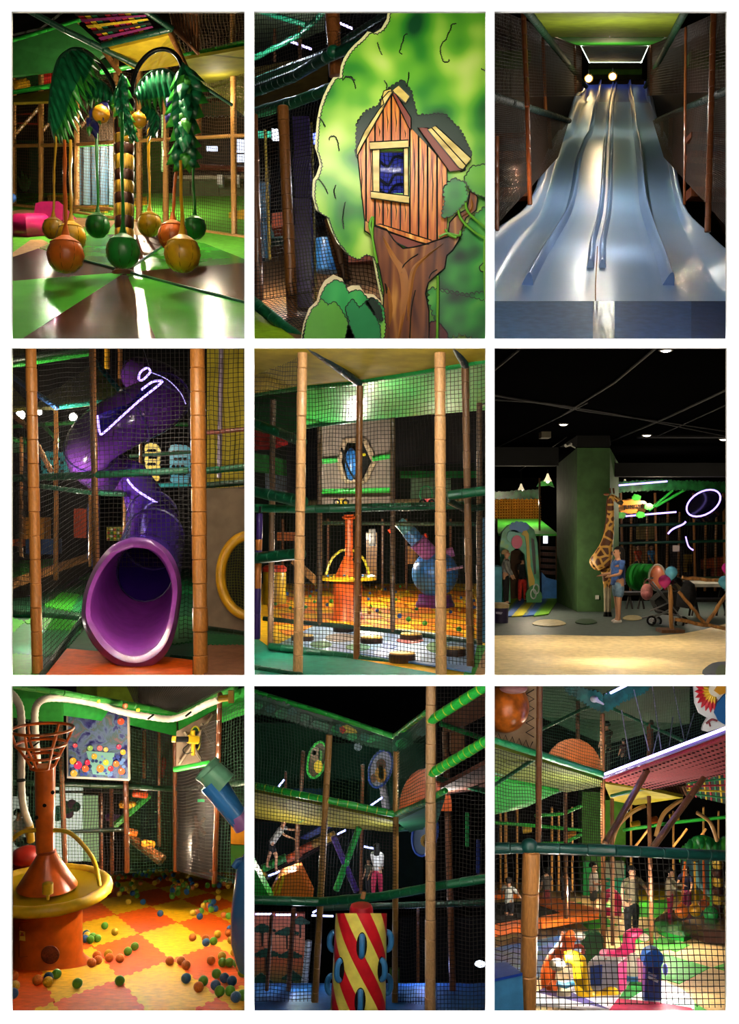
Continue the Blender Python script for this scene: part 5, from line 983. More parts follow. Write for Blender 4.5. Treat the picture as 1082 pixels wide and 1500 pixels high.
# purple/orange striped hanging pole
t = thing('striped_pole', 'purple and orange banded hanging bag at the room edge', 'punch bag', P(379, 936, 13.2))
ys = [752, 790, 806, 824, 862, 899, 936]
for i in range(6):
    a, b_ = P(380-(i+1)*.6, ys[i+1], 13.2), P(380-i*.6, ys[i], 13.2); obj('band', MB().tube([a, a.lerp(b_, .05), a.lerp(b_, .95), b_], [S(4.3, 13.2), S(4.8, 13.2), S(4.8, 13.2), S(4.3, 13.2)], 14), M('#3a1f6a' if i % 2 == 0 or i == 5 else '#d07a2c'), t)
obj('hook', MB().tube([P(380, 752, 13.2), P(381, 742, 13.2)], S(2, 13.2), 8), BLK, t)
# posts
T5 = M('#d8a468'); T6 = M('#a87848')
post(443, 504, 995, 12.4, 15, T5, 'stout tan post left of the stepping logs', x2=436, seg=34); post(644, 504, 995, 12.4, 16.5, T5, 'stout tan post right of the stepping logs', x2=646, seg=34)
post(527, 565, 966, 13.9, 10, TAND, 'slim brown post in the middle of log net', x2=522, seg=24); post(681, 534, 992, 13.0, 11, M('#8a6440'), 'slim brown post right of the stout right post', x2=689, seg=26)
for x, y0, y1, wd, d, l in ((400, 585, 950, 9, 14.6, 'beside the purple banded bag'), (468, 625, 916, 8, 16.5, 'behind the left pond edge'), (575, 608, 926, 8, 16.5, 'between central and right posts'), (702, 590, 945, 9, 14.6, 'at the far right pond edge')): post(x, y0, y1, d, wd, M('#7a5a3c'), 'thin brown post '+l, seg=24, x2=x-4 if x < 420 else x)
for x in (480, 560, 595, 660, 414): post(x, 760, 862, 26, 4, BROWN, 'distant thin brown post beyond the ball floor', 'distant posts beyond the ball floor')
# rails
for pts, wd, m, l in (([(367, 719, 13.6), (445, 735, 12.6)], 17, GRN, 'thick green rail into the left stout post'), ([(367, 818, 13.2), (443, 811, 12.6)], 17, GRN, 'thick green rail level with the fountain tray'), ([(367, 617, 14), (444, 648, 12.8)], 14, GRN, 'green sloping rail below the red cloth'), ([(367, 980, 12.9), (440, 992, 12.3)], 15, GRN, 'thick green floor pad at left stout post'),
                    ([(655, 726, 12.7), (716, 718, 12.7)], 14, GRN, 'thick green rail right of the stout post'), ([(655, 732, 12.9), (680, 746, 13.6), (716, 742, 13.6)], 10, DGRN, 'dark green bent rail below the right rail'), ([(367, 744, 14.2), (440, 746, 14), (525, 744, 14), (690, 740, 14)], 12, GRN, 'long green beam at mid height of log net'),
                    ([(395, 947, 14.5), (530, 965, 13.9), (690, 991, 12.9)], 12, GRN, 'long green kerb before the pond mat'), ([(385, 906, 16.6), (465, 914, 16.5), (578, 925, 16.5), (704, 942, 14.7)], 7, DGRN, 'dark green rear kerb behind pond mat'),
                    ([(372, 575, 16), (440, 566, 15), (525, 558, 14.2), (640, 540, 13.2), (716, 526, 12.8)], 12, M('#1c8a3c'), 'green fascia beam along the yellow ceiling'), ([(450, 505, 12.2), (526, 562, 14)], 12, M('#16303a'), 'dark beam across the yellow ceiling'), ([(664, 505, 12.2), (682, 536, 13)], 12, M('#16303a'), 'short dark beam at the ceiling right of stout post')):
    rail(pts, wd, m, l, seg=20)
rail([(470, 766, 20), (700, 768, 20)], 6, DGRN, 'dark green rear beam above the fountain', fine=True)
slab('ceiling_panel', [(367, 504, 12.2), (716, 504, 12.2), (716, 524, 12.9), (640, 538, 13.4), (525, 556, 14.4), (440, 564, 15.2), (367, 572, 16)], M('#a8901c', 'matte'), label='mustard yellow deck ceiling above the log room', cat='ceiling panel')
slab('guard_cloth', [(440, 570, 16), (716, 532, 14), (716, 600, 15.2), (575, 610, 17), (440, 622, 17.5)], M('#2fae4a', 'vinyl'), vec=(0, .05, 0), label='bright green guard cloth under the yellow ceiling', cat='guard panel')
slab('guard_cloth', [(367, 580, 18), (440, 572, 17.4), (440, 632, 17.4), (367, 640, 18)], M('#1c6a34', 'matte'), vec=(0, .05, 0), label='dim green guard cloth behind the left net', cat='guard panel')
rail([(440, 626, 17.3), (575, 610, 16.9), (716, 590, 15)], 6, GRN, 'green lower hem beam of the guard cloth', fine=True)
# rear boards
bt = thing('activity_board', 'grey tan activity board with hexagon porthole behind log net', 'board', P(520, 742, 19.2))
hexo = [(505, 645), (534, 645), (548, 676), (534, 705), (505, 705), (496, 676)]; cut('board', [(470, 622), (575, 614), (575, 742), (470, 742)], 19, .1, M('#8a7a6c', 'matte'), bt, [hexo])
for i in range(6):
    a, b_ = hexo[i], hexo[(i+1) % 6]; obj('frame_bar', MB().tube([P(*a, 18.95), P(*b_, 18.95)], S(4, 19), 6), M('#a89070'), bt)
cut('porthole_disc', [(510, 652), (532, 650), (542, 676), (530, 700), (512, 698), (502, 676)], 19.2, .05, M('#14140c', 'matte'), bt); obj('blue_flap', MB().sphere(P(514, 680, 18.9), (S(9, 19), .1, S(24, 19)), 14, 10), M('#2a6aa8'), bt); obj('flap_strap', MB().tube([P(x, y, 18.8) for x, y in spline([(500, 656), (504, 670), (512, 690), (520, 702)], 4)], S(1.5, 19), 6), BLK, bt); obj('knob', MB().sphere(P(533, 666, 18.9), S(2.5, 19), 8, 6), M('#d8c01c'), bt)
for a, b_ in (((470, 676), (494, 674)), ((545, 672), (574, 668)), ((470, 720), (574, 718))): rail([(*a, 18.8), (*b_, 18.8)], 8, LIME, 'lime bar on the activity board '+('left of the hexagon' if b_[0] < 500 else 'right of the hexagon' if a[0] > 500 else 'below the hexagon'), 'lime bars on the activity board', fine=True)
net([(580, 608, 21), (716, 592, 21), (716, 672, 21), (580, 682, 21)], 2.6, 'dense black net panel behind the right stout post', th=1.3, slack=.1); cut('dark_screen', [(578, 606), (716, 590), (716, 676), (578, 684)], 21.4, .1, M('#15151c', 'matte'), label='blackish panel behind the dense net', cat='panel')
cut('dark_screen', [(420, 632), (466, 626), (466, 730), (420, 730)], 21.6, .1, M('#1a1a22', 'matte'), label='blackish panel left of the activity board', cat='panel')
slab('rear_deck', [(440, 742, 18.2), (690, 738, 18.2), (690, 729, 22), (440, 733, 22)], M('#a88a5a', 'mat'), label='tan upper deck floor behind log net', cat='deck')
for x, y, m in ((502, 728, '#c8a81a'), (628, 728, '#c02a2a')):
    y += 8; t = thing('toy_vehicle', '%s toy gun with black wheel rings on the upper deck' % ('yellow' if x < 600 else 'red'), 'toy', P(x, y+6, 18.7)); obj('toy_body', MB().tube([P(x-8, y, 18.7), P(x+6, y-1, 18.7)], S(5, 18.7), 12), M(m), t)
    for s in (-9, 4): obj('toy_ring', MB().tube([P(x+s+4*math.cos(a*.628), y+4*math.sin(a*.628), 18.4) for a in range(10)], S(1.4, 18.7), 6, closed=True), BLK, t)
obj('wheel_hoop', MB().tube([P(624+9*math.cos(a*.3), 724+12*math.sin(a*.3), 19.0) for a in range(21)], S(1.4, 19), 6, closed=True), M('#1c8a4a'), None, 'green hoop standing behind the red toy', 'hoop')
for x0, y0, x1, y1, m, l in ((388, 690, 440, 730, '#7a8aa0', 'pale blue grey box shape behind left rails'), (420, 700, 432, 716, '#a83a6a', 'pink print on pale box behind rails'), (602, 700, 660, 742, '#6a8a6a', 'grey green box behind right post'), (586, 690, 700, 700, '#1c7a34', 'green strip behind the right post')): cut('play_panel', [(x0, y0), (x1, y0), (x1, y1), (x0, y1)], 23 if m != '#a83a6a' else 22.8, .1, M(m, 'matte'), label=l, cat='panel')
slab('red_cloth', [(367, 628, 15), (422, 645, 14.6), (400, 652, 14.6), (367, 654, 14.9)], M('#c0201c', 'fabric'), label='red woven cloth under the left sloping rail', cat='cloth'); cut('guard_cloth', [(367, 662), (400, 668), (440, 680), (440, 700), (367, 690)], 22, .05, M('#2c8a3a', 'matte'), label='green striped guard cloth behind left rails', cat='guard panel')
for x0, y0, x1, y1, m, l in ((536, 780, 552, 850, '#b87a1a', 'amber'), (595, 800, 612, 826, '#b87a1a', 'mustard'), (405, 780, 432, 792, '#a85a1a', 'orange'), (540, 775, 550, 800, '#14141a', 'black')): cut('soft_pillar', [(x0, y0), (x1, y0), (x1, y1), (x0, y1)], 27 if l != 'black' else 26.6, .4, M(m), label=l+' soft block against the rear wall of log room', cat='soft block')
obj('toy_bird', MB().sphere(P(623, 786, 24), (S(4, 24), .1, S(5, 24)), 10, 8).tube([P(570, 775, 24), P(578, 788, 24)], [S(3, 24), S(1, 24)], 6), M('#c0301c'), None, 'red bird shape above the cannon barrel', 'toy')
struct('wall_back_logs', MB().boxpx(367, 504, 716, 870, 30, .2), M('#101c16', 'matte'), label='dark green rear wall of the log room')
cut('print_board', [(704, 760), (716, 756), (716, 945), (706, 940)], 15.2, .1, M('#4a8ab0', 'print'), label='pale blue printed board at the right edge', cat='board')
# nets
net([(372, 504, 14.2), (438, 504, 12.6), (438, 735, 12.6), (372, 720, 14)], 6.5, 'black safety net left of the stout left post', th=1.0)
net([(397, 750, 14.6), (523, 750, 13.9), (523, 965, 13.9), (393, 948, 14.6)], 5.8, 'black net before the ball fountain', th=.9); net([(525, 748, 13.9), (688, 746, 13.0), (690, 990, 13.0), (523, 966, 13.9)], 5.8, 'black net before the blue cannon', th=.9); net([(448, 566, 14.6), (525, 560, 14), (525, 744, 14), (448, 746, 14.6)], 6, 'black net before hexagon board', th=.9); net([(528, 560, 14), (682, 538, 13.2), (688, 740, 13.2), (528, 744, 14)], 6, 'black net before the guard cloth', th=.9); net([(688, 535, 13.1), (716, 530, 12.9), (716, 990, 12.9), (690, 990, 13.0)], 6, 'black net strip at right room edge', th=.9)

# ================================================================== room 6: lobby
f6 = Floor(800, 990, 12.2)
fl6 = tag(f6.poly('floor_lobby', [(717, 998), (1072, 998), (1072, 880), (717, 880)], M('#4a5652', 'mat'), th=.03), 'glossy grey green floor of the lobby', kind='structure')
crm = [(717, 932), (745, 931.5), (780, 931), (820, 931), (870, 932.5), (920, 933), (965, 932), (1000, 929), (1030, 923), (1072, 912), (1072, 998), (717, 998)]
f6.poly('cream_floor', crm, M('#e4cc96', 'mat'), th=.02, up=.012, parent=fl6)
for cx, cy, rx, ry, m in ((804, 913.5, 24, 5, '#b8a878'), (858, 911.5, 15.5, 4, '#1c3a1e'), (926, 906, 14, 3.8, '#b0a070'), (1062, 984, 33, 13, '#1c2c4a'), (1058, 986, 10, 9, '#1c3a1e')):
    f6.poly('floor_spot', [(cx+rx*math.cos(a*.314)*(1+.1*math.sin(3*a*.314)), cy+ry*math.sin(a*.314)) for a in range(20)], M(m, 'mat'), th=.01, up=.02 if rx != 10 else .03, parent=fl6)
def wood(hexc='#7a4f22'): return M(hexc, 'wood')
# pillar
dP = f6.d(896); pc = thing('pillar', 'square green painted pillar in the lobby', 'pillar', P(850, 897, dP))
GP = M('#3c5a34', 'matte')
obj('shaft', MB().prism([P(845, 897, dP), P(893, 897, dP), P(906, 886, dP+4.0), P(815, 886, dP+4.2)], Vector((0, 0, P(0, 656, dP).z-P(0, 897, dP).z))), GP, pc); obj('pillar_head', MB().prism([P(845, 655, dP), P(893, 655, dP), P(895, 650, dP+4.0), P(814, 655, dP+4.2)], (0, 0, 2.2)), M('#0c0c0c', 'matte'), pc)
obj('socket', MB().boxpx(872, 872, 877, 878, dP-.03, .03), M('#c8c8c0', 'matte'), None, 'white wall socket low on the green pillar', 'socket')
# ceiling
def dc(y): return 13.5*(845-505)/(845-y)*1.0
struct('ceiling_lobby', MB().prism([P(717, 512, 12.6), P(1072, 512, 12.6), P(1072, 700, 44), P(717, 700, 44)], (0, 0, .2)), M('#050506', 'plain'), label='black painted lobby ceiling')
def cd(y): return 12.6+(44-12.6)*((y-512)*12.6)/((y-512)*12.6+(700-y)*44) if False else 12.6*44*(700-512)/(44*(700-y)+12.6*(y-512))
for i, (pts, wd) in enumerate((([(718, 585), (800, 590), (900, 606), (1070, 640)], 3), ([(720, 578), (780, 588), (860, 602), (960, 616), (1070, 632)], 4), ([(890, 648), (980, 610), (1070, 568)], 3.5), ([(820, 610), (900, 560), (960, 510)], 3), ([(718, 660), (800, 620), (860, 590)], 2.5), ([(760, 690), (830, 640)], 2), ([(960, 640), (1070, 590)], 2), ([(720, 545), (760, 512)], 3))):
    obj('ceiling_duct', MB().tube([P(x, y, cd(y)-.25) for x, y in pts], S(wd/2, 18), 8), M('#1c1c20', 'matte'), None, 'dark pipe run fixed under the lobby ceiling', 'pipe', 'pipes under the lobby ceiling')
for i, (x0, y0, x1, y1, d) in enumerate(((717, 655, 818, 682, 26), (888, 678, 1072, 698, 26), (880, 590, 960, 606, 21), (940, 622, 1072, 640, 24))): obj('ceiling_beam', MB().boxpx(x0, y0, x1, y1, d, .5), M('#0e0e10', 'matte'), None, 'black downstand beam under the lobby ceiling', 'beam', 'downstand beams of the lobby')
for x, y, r in ((825, 621, 6), (947, 637, 6), (1060, 643, 6), (975, 512.5, 8)):
    d = cd(y)-.15; t = thing('downlight', 'round white downlight in the black ceiling %s' % {825: 'above the green pillar', 947: 'over the sign side', 1060: 'by the right wall', 975: 'at the highest front spot'}[x], 'light', P(x, y, d)); obj('diffuser', MB().sphere(P(x, y, d), (S(r, d), S(r, d), S(r*.45, d)), 16, 8), M('#fff0da', 'emit10'), t); obj('trim_ring', MB().tube([P(x, y, d)+Vector((math.cos(a*.349), math.sin(a*.349), 0))*S(r+1, d) for a in range(18)], .015, 6, closed=True), M('#55504a', 'matte'), t)
for x, y, d, r in ((802, 700, 34, 6), (763, 714, 38, 5), (915, 708, 30, 5.5)):
    t = thing('pendant_lamp', 'conical pendant lamp %s' % {802: 'beside the leafy corner by pillar', 763: 'farthest over the orange net', 915: 'in front of the led line'}[x], 'lamp', P(x, y+r, d)); obj('shade', MB().lathe(P(x, y+r-1, d), [(S(r, d), 0), (S(r*.45, d), S(r*1.1, d)), (S(1, d), S(r*1.9, d))], 16), M('#c8b894', 'emit1.4'), t); obj('bulb', MB().sphere(P(x, y+r-1, d-.02), S(r*.45, d), 10, 8), M('#fff0d0', 'emit12'), t); obj('cord', MB().tube([P(x, y-r, d), P(x, 688, d)], S(.4, d), 4), BLK, t)
obj('projector', MB().boxpx(793, 632, 807, 641, 17.5, .3), M('#4a463c', 'matte'), None, 'boxy grey speaker hanging near the downlight', 'speaker'); t = thing('security_camera', 'white security camera on top of the green pillar', 'camera', P(832, 656, 23.7)); obj('camera_body', MB().tube([P(828, 653, 23.6), P(836, 650, 23.7)], S(3, 20), 10), M('#b8b8b0', 'matte'), t); obj('camera_arm', MB().tube([P(834, 651, 23.7), P(842, 656, 24)], S(1.2, 20), 6), M('#b8b8b0', 'matte'), t)
# play area behind
f6b = f6; DB = 40
struct('wall_back_lobby', MB().boxpx(717, 680, 1072, 900, 46, .2), M('#15130f', 'matte'), label='dark rear wall of the lobby')
# left: net tower, canopy, arch
t6 = thing('net_tower', 'orange rope climbing tower behind green canopy', 'climbing tower', P(757, 760, 37))
mb = MB(); d = 37
cut('tower_back', [(722, 728), (790, 728), (790, 762), (722, 762)], d+.4, .1, M('#a8641a', 'matte'), t6)
for i in range(18): obj('rope', MB().tube([P(724+i*3.8, 728, d), P(724+i*3.8, 762, d)], S(.8, d), 4), M('#d89a2a', 'fabric'), t6)
for i in range(9): obj('cross_rope', MB().tube([P(722, 729+i*4, d-.02), P(792, 728+i*4, d-.02)], S(.8, d), 4), M('#d8901e', 'fabric'), t6)
mb = MB(); mb.prism(px3(jag([(722, 722), (790, 718), (790, 729), (722, 730)], 2, 6, seed=2), 36.6), (0, .1, 0)); obj('leaf_trim', mb, M('#1c5a2c', 'leaf'), t6)
slab('canopy', [(724, 760, 35), (790, 760, 35), (817, 782, 30), (730, 782, 30)], M('#3fae34', 'vinyl'), label='bright green sloping canopy left of pillar', cat='canopy')
for x, y0, y1 in ((727, 760, 800), (790, 700, 884), (815, 780, 890)): post(x, y0, y1, 31, 3, BROWN, 'thin brown post of the lobby entrance side', 'entrance side posts')
obj('potted_leaf', MB().prism(px3([(786, 713), (790, 706), (798, 702), (808, 706), (812, 714), (804, 711), (798, 712), (792, 712)], 35), (0, .1, 0)), M('#2c8a2c', 'leaf'), None, 'green leaf cluster beside pendant lamp and pillar', 'leaves')
dA = f6.d(884)
ar = thing('entrance_arch', 'painted jungle entrance arch with cutout animals', 'arch', P(765, 884, dA))
ARCH = ramp_mat('arch_print', ['#1c5a4a', '#2c8a5a', '#4aa88a', '#6ab04a'], 2, .4)
o_ = [(735, 885), (733, 840), (732, 800), (735, 780), (744, 769), (758, 766), (772, 767), (782, 776), (787, 795), (789, 830), (791, 870), (791, 886), (775, 886), (773, 850), (768, 812), (758, 802), (748, 808), (746, 830), (748, 886)]
cut('arch_board', o_, dA, .25, ARCH, ar); cut('cloud', jag(arc(760, 772, 14, 7, 0, 360, 12)[:-1], 2, 6, seed=3), dA-.06, .05, M('#3a7ac0', 'print'), ar)
cut('round_sign', arc(752, 786, 10, 10, 0, 360, 16)[:-1], dA-.06, .05, M('#5aa8a0', 'print'), ar); cut('pink_sign', arc(757, 794, 8, 10, 0, 360, 14)[:-1], dA-.12, .05, M('#c83a6a', 'print'), ar)
cut('giraffe_cutout', [(766, 778), (771, 777), (774, 782), (775, 800), (777, 830), (783, 850), (782, 868), (776, 868), (774, 850), (772, 830), (771, 800), (769, 786), (764, 783)], dA-.1, .06, M('#c8a82c', 'print'), ar); cut('zebra_cutout', [(778, 788), (782, 790), (784, 810), (785, 840), (782, 842), (780, 820)], dA-.06, .05, M('#1c2c2c', 'print'), ar)
for x, y in ((781, 870), (785, 863)): obj('foot_ring', MB().tube([P(x+4*math.cos(a*.52), y+7*math.sin(a*.52), dA-.16) for a in range(12)], S(1.1, dA), 6, closed=True), M('#b8c8c0', 'print'), ar)
cut('foot_bush', jag([(772, 886), (771, 868), (778, 858), (788, 860), (793, 872), (792, 888)], 1.2, 6, seed=6), dA-.12, .1, M('#2c7a3c', 'print'), ar)
for i, m in enumerate(('#6a8a1c', '#3a5a9a', '#a8a02c', '#3a5a9a', '#5a8a2c')): f6.poly('stripe', [(717+i*16, 905-i*.2), (739+i*16, 905-i), (762+i*14, 878), (744+i*14, 878)], M(m, 'mat'), th=.02, up=.03, parent=fl6)
cut('stair_wall', [(793, 838), (800, 846), (806, 848), (815, 850), (815, 882), (793, 882)], 30, .2, M('#3a7ac8'), label='blue slide side beside the entrance arch', cat='slide'); slab('tan_mat', [(792, 880, 30), (816, 882, 30), (816, 890, 26), (794, 888, 26)], M('#b07a4a', 'mat'), label='tan orange mat beside the entrance arch', cat='mat')
for i in range(5): cut('shelf_board', [(792, 800+i*9), (815, 801+i*9), (815, 806+i*9), (792, 805+i*9)], 33, .2, M('#4a2010', 'wood'), label='dark red board behind the entrance arch', cat='board', group='boards behind the entrance arch')
cut('lit_opening', [(796, 782), (802, 782), (802, 796), (796, 796)], 36, .1, M('#e8f0ff', 'emit2'), label='small bright opening behind the arch', cat='opening'); cut('passage_shade', [(748, 806), (768, 806), (772, 884), (748, 884)], dA+2, .1, M('#4a3424', 'matte'), label='brown board standing in for the dim passage inside the entrance arch', cat='board')  # dimness of the passage is painted as a brown board
# bin and box
dN = f6.d(912); t = thing('bin', 'dark purple round bin with cream lid', 'bin', P(733, 912, dN)); obj('bin_body', MB().lathe(P(732, 912, dN), [(S(12, dN), 0), (S(12.5, dN), S(22, dN))], 20), M('#241c3c'), t); obj('bin_lid', MB().lathe(P(732, 890, dN), [(S(13.5, dN), 0), (S(13.5, dN), S(5, dN)), (S(10, dN), S(7, dN)), (.01, S(7.5, dN))], 20), M('#a8946a'), t); cut('bin_mark', [(726, 896), (736, 897), (734, 900), (726, 899)], dN-S(12.6, dN), .01, M('#8a86a0', 'print'), t)
obj('counter_box', MB().boxpx(717, 830, 735, 882, 21.5, .6), M('#4a8aa0', 'matte'), None, 'pale blue counter box behind the bin', 'counter')
# giraffe statue
gs = thing('giraffe_statue', 'tall spotted giraffe statue standing against the green pillar', 'statue', P(890, 903, 22.2)); dG = 22.2
SPT = M('#5a2c10', 'spots'); J = {}; E = []
def gj(n, x, y, r, to=None, dz=0, r2=None):
    J[n] = (P(x, y, dG+dz), S(r, dG), S(r2 or r, dG))
    if to: E.append((to, n))
gj('chest', 884, 815, 13); gj('belly', 876, 824, 15, 'chest', .1, 14); gj('rump', 870, 827, 11, 'belly', .3, 10); gj('neck1', 889, 795, 9.5, 'chest'); gj('neck2', 893, 775, 7, 'neck1'); gj('neck3', 894, 752, 5.5, 'neck2'); gj('neck4', 894, 736, 4.8, 'neck3'); gj('poll', 896, 726, 5, 'neck4'); gj('face', 902, 731, 4.4, 'poll', -.05); gj('muzzle', 909, 737, 3.2, 'face', -.08); gj('lip', 912, 739, 2.2, 'muzzle', -.1)
for n, x, dz in (('fl', 886, -.15), ('fr', 891, .15)): gj(n+'1', x, 838, 5.5, 'chest', dz); gj(n+'2', x+1, 862, 3.2, n+'1', dz); gj(n+'3', x+1, 882, 2.4, n+'2', dz); gj(n+'4', x+1, 898, 2.2, n+'3', dz)
skin_obj('body', J, E, SPT, gs, sub=2, base=P(890, 903, dG))
for x, dz in ((887, -.15), (892, .15)):
    obj('lower_leg', MB().tube([P(x, 858, dG+dz), P(x, 880, dG+dz), P(x, 897, dG+dz)], [S(3.3, dG), S(2.6, dG), S(2.6, dG)], 10), M('#a89a80', 'matte'), gs); obj('hoof', MB().lathe(P(x, 903, dG+dz), [(S(4, dG), 0), (S(3, dG), S(6, dG)), (S(2, dG), S(8, dG))], 10), BLK, gs)
for x in (894, 899): obj('horn', MB().tube([P(x, 723, dG), P(x-1, 715, dG)], [S(1.1, dG), S(1.5, dG)], 8), M('#4a2c18', 'matte'), gs)
obj('ear', MB().sphere(P(888, 724, dG), (S(4.5, dG), .03, S(2, dG)), 10, 6), M('#a86a4a', 'matte'), gs); obj('eye', MB().sphere(P(902, 728, dG-.1), S(1, dG), 8, 6), BLK, gs); obj('muzzle_patch', MB().sphere(P(908, 736, dG-.08), (S(5, dG), S(4, dG), S(3.4, dG)), 12, 8), M('#4a443c', 'matte'), gs)
obj('mane', MB().prism(px3([(890, 726), (888, 740), (888, 760), (884, 780), (886, 782), (891, 760), (892, 740)], dG), (0, .05, 0)), M('#5a2c14', 'fabric'), gs)
# woman
person('woman in blue top and denim shorts holding a phone by the giraffe', f6.p(905, 912), S(110, f6.d(912)), math.radians(-78), M('#3a5a9a', 'fabric'), M('#6a86a0', 'fabric'), M('#140f0d', 'matte'), lower='shorts', longhair=True, elbow=(1.2, 1.2), shoe=M('#c8c0b8', 'matte'), arms=((.2, .05), (.2, .05)), wide=1.15, legs=((-.05, .0), (.08, .0)))
person('person in grey top and black trousers by the entrance arch', f6.p(741, 886), S(80, f6.d(886)), math.radians(70), M('#7a7a78', 'fabric'), M('#141416', 'fabric'), M('#b89a6a', 'matte'), sleeve='long', shoe=BLK)
person('child in red trousers inside the entrance arch', f6.p(765, 882), S(66, f6.d(882)), math.radians(160), M('#1c1c20', 'fabric'), M('#c02c22', 'fabric'), M('#120e0c', 'matte'), shoe=BLK, legs=((.3, 0), (-.2, 0)), lean=.05)
for x, l in ((934, 'orange red'), (953, 'blue')): person('distant visitor in %s shirt behind the play fence' % l, P(x, 850, 33), S(52, 33), math.radians(30), M('#b03a20' if x < 940 else '#3a78b0', 'fabric'), M('#1c1c24', 'fabric'), M('#120e0c', 'matte'))
# stroller
dS = f6.d(915); st = thing('stroller', 'black folding stroller with pink backpack on handle', 'stroller', P(970, 917, dS)); BK = M('#141416', 'fabric'); MT = M('#a8a8a8', 'metal')
for x, y, dz in ((954, 909, -.15), (962, 910, .2), (995, 913, -.2), (1000, 910, .25)):
    for q in (-.06, .06):
        w_ = obj('wheel', MB().tube([P(x+6*math.cos(a*.4488), y+6*math.sin(a*.4488), dS+dz+q) for a in range(14)], S(1.6, dS), 6, closed=True), BLK, st); obj('hub', MB().lathe(P(x, y, dS+dz+q-.03), [(S(3, dS), 0), (S(3, dS), .06)], 10, axis=(0, 1, 0)), M('#8a8a8a', 'matte'), w_)
for a, b_ in (((947, 849), (985, 890)), ((985, 890), (954, 908)), ((955, 852), (1000, 908)), ((960, 893), (998, 903)), ((952, 895), (985, 880)), ((940, 905), (985, 896)), ((947, 849), (956, 846))): obj('frame_tube', MB().tube([P(*a, dS-.2), P(*b_, dS-.2)], S(1.1, dS), 6), MT, st)
obj('seat_fabric', MB().grid([[P(958, 884, dS-.15), P(985, 900, dS-.15)], [P(966, 876, dS-.05), P(995, 892, dS-.05)], [P(978, 868, dS+.05), P(1000, 872, dS+.05)]]), BK, st); obj('seat_shell', MB().prism(px3([(958, 880), (972, 868), (992, 866), (998, 884), (990, 902), (968, 900)], dS-.05), (0, .4, 0)), BK, st)
obj('canopy', MB().lathe(P(1003, 880, dS), [(S(2, dS), S(30, dS)), (S(10, dS), S(26, dS)), (S(15, dS), S(12, dS)), (S(14, dS), -S(10, dS))], 16, axis=(.15, 0, 1)), M('#1c1c20', 'fabric'), st); obj('handle_grip', MB().tube([P(944, 848, dS-.2), P(951, 852, dS-.2)], S(2, dS), 8), BLK, st)
t = thing('backpack', 'pink quilted backpack hanging from the stroller handle', 'backpack', P(947, 878, dS-.5)); obj('bag_body', MB().sphere(P(947, 867, dS-.45), (S(9, dS), S(6, dS), S(12, dS)), 14, 10), M('#a86a6a', 'fabric'), t); obj('bag_pocket', MB().sphere(P(946, 871, dS-.52), (S(7, dS), S(5, dS), S(6, dS)), 12, 8), M('#98585c', 'fabric'), t); obj('bag_strap', MB().tube([P(x, y, dS-.45) for x, y in spline([(942, 857), (946, 850), (950, 850), (953, 858)], 4)], S(1, dS), 6), M('#7a4a4a', 'fabric'), t)
# balloons and wooden fence
dW = f6.d(926)
for x, y, m, l in ((983, 839, '#5aa8c8', 'pale blue balloon on top of the fence post'), (973, 852, '#c83a80', 'pink balloon tied to the fence post'), (991, 855, '#161414', 'black balloon tied to the fence post'), (1061, 853, '#5aa8c8', 'pale blue balloon at the right end of fence'), (1066, 833, '#c82a8a', 'magenta balloon above the fence end')):
    if x > 1064: x = 1066
    r = S(9.2, dW); c = P(x, y, dW-.15); t = thing('balloon', l, 'balloon', c+Vector((0, 0, -r*1.3))); obj('envelope', MB().lathe(c, [(.005, -r*1.15), (r*.45, -r*.85), (r*.85, -r*.35), (r, .1*r), (r*.85, r*.6), (r*.45, r*.95), (.005, r*1.05)], 18), M(m, 'gloss'), t); obj('knot', MB().lathe(c+Vector((0, 0, -r*1.28)), [(r*.18, 0), (r*.05, r*.12)], 8), M(m, 'gloss'), t)
fe = thing('wooden_fence', 'log fence section with crossed braces and foot board', 'fence', P(985, 927, dW)); WD = wood('#9a6a34')
for nm, a, b_, wd in (('post', (981, 858), (984, 924), 6.5), ('brace', (994, 866), (1032, 914), 5.5), ('brace', (1070, 862), (1034, 914), 5.5), ('bottom_rail', (988, 907), (1070, 922), 6), ('top_rail', (998, 846), (1070, 851), 5.5)):
    A, B = P(*a, dW+(.05 if nm == 'brace' else 0)), P(*b_, dW+(.05 if nm == 'brace' else 0)); pts = [A.lerp(B, i/8) for i in range(9)]; obj(nm, MB().tube([p+Vector((random.uniform(-.012, .012), 0, random.uniform(-.012, .012))) for p in pts], [S(wd/2, dW)*random.uniform(.88, 1.1) for _ in pts], 8), WD, fe)
obj('foot_board', MB().boxpx(969, 923, 1003, 928, dW-.2, .4), wood('#5a3418'), fe)
# tables and benches
t = thing('picnic_table', 'long table with white top and dark trestles behind fence', 'table', P(1035, 905, 22.5)); obj('table_top', MB().boxpx(1005, 855, 1072, 860, 22.3, 1.0), M('#c8c4b8', 'matte'), t)
for x in (1015, 1055): obj('trestle', MB().tube([P(x-6, 902, 22.6), P(x, 860, 22.6)], S(2, 20), 6).tube([P(x+8, 902, 22.6), P(x, 860, 22.6)], S(2, 20), 6), BLK, t)
for y, x0, x1, d in ((878, 1010, 1072, 22), (868, 914, 945, 24)):
    t = thing('bench', 'dark wooden bench '+('before the white topped table' if x0 > 1000 else 'by the green barrel'), 'bench', P((x0+x1)/2, y+24, d)); obj('bench_top', MB().boxpx(x0, y, x1, y+4, d, .5), M('#1c1814', 'wood'), t)
    for x in (x0+6, x1-8): obj('leg', MB().tube([P(x-3, y+24, d+.2), P(x+1, y+4, d+.2)], S(1.6, d), 6).tube([P(x+6, y+24, d+.2), P(x+2, y+4, d+.2)], S(1.6, d), 6), M('#1c1814', 'wood'), t)
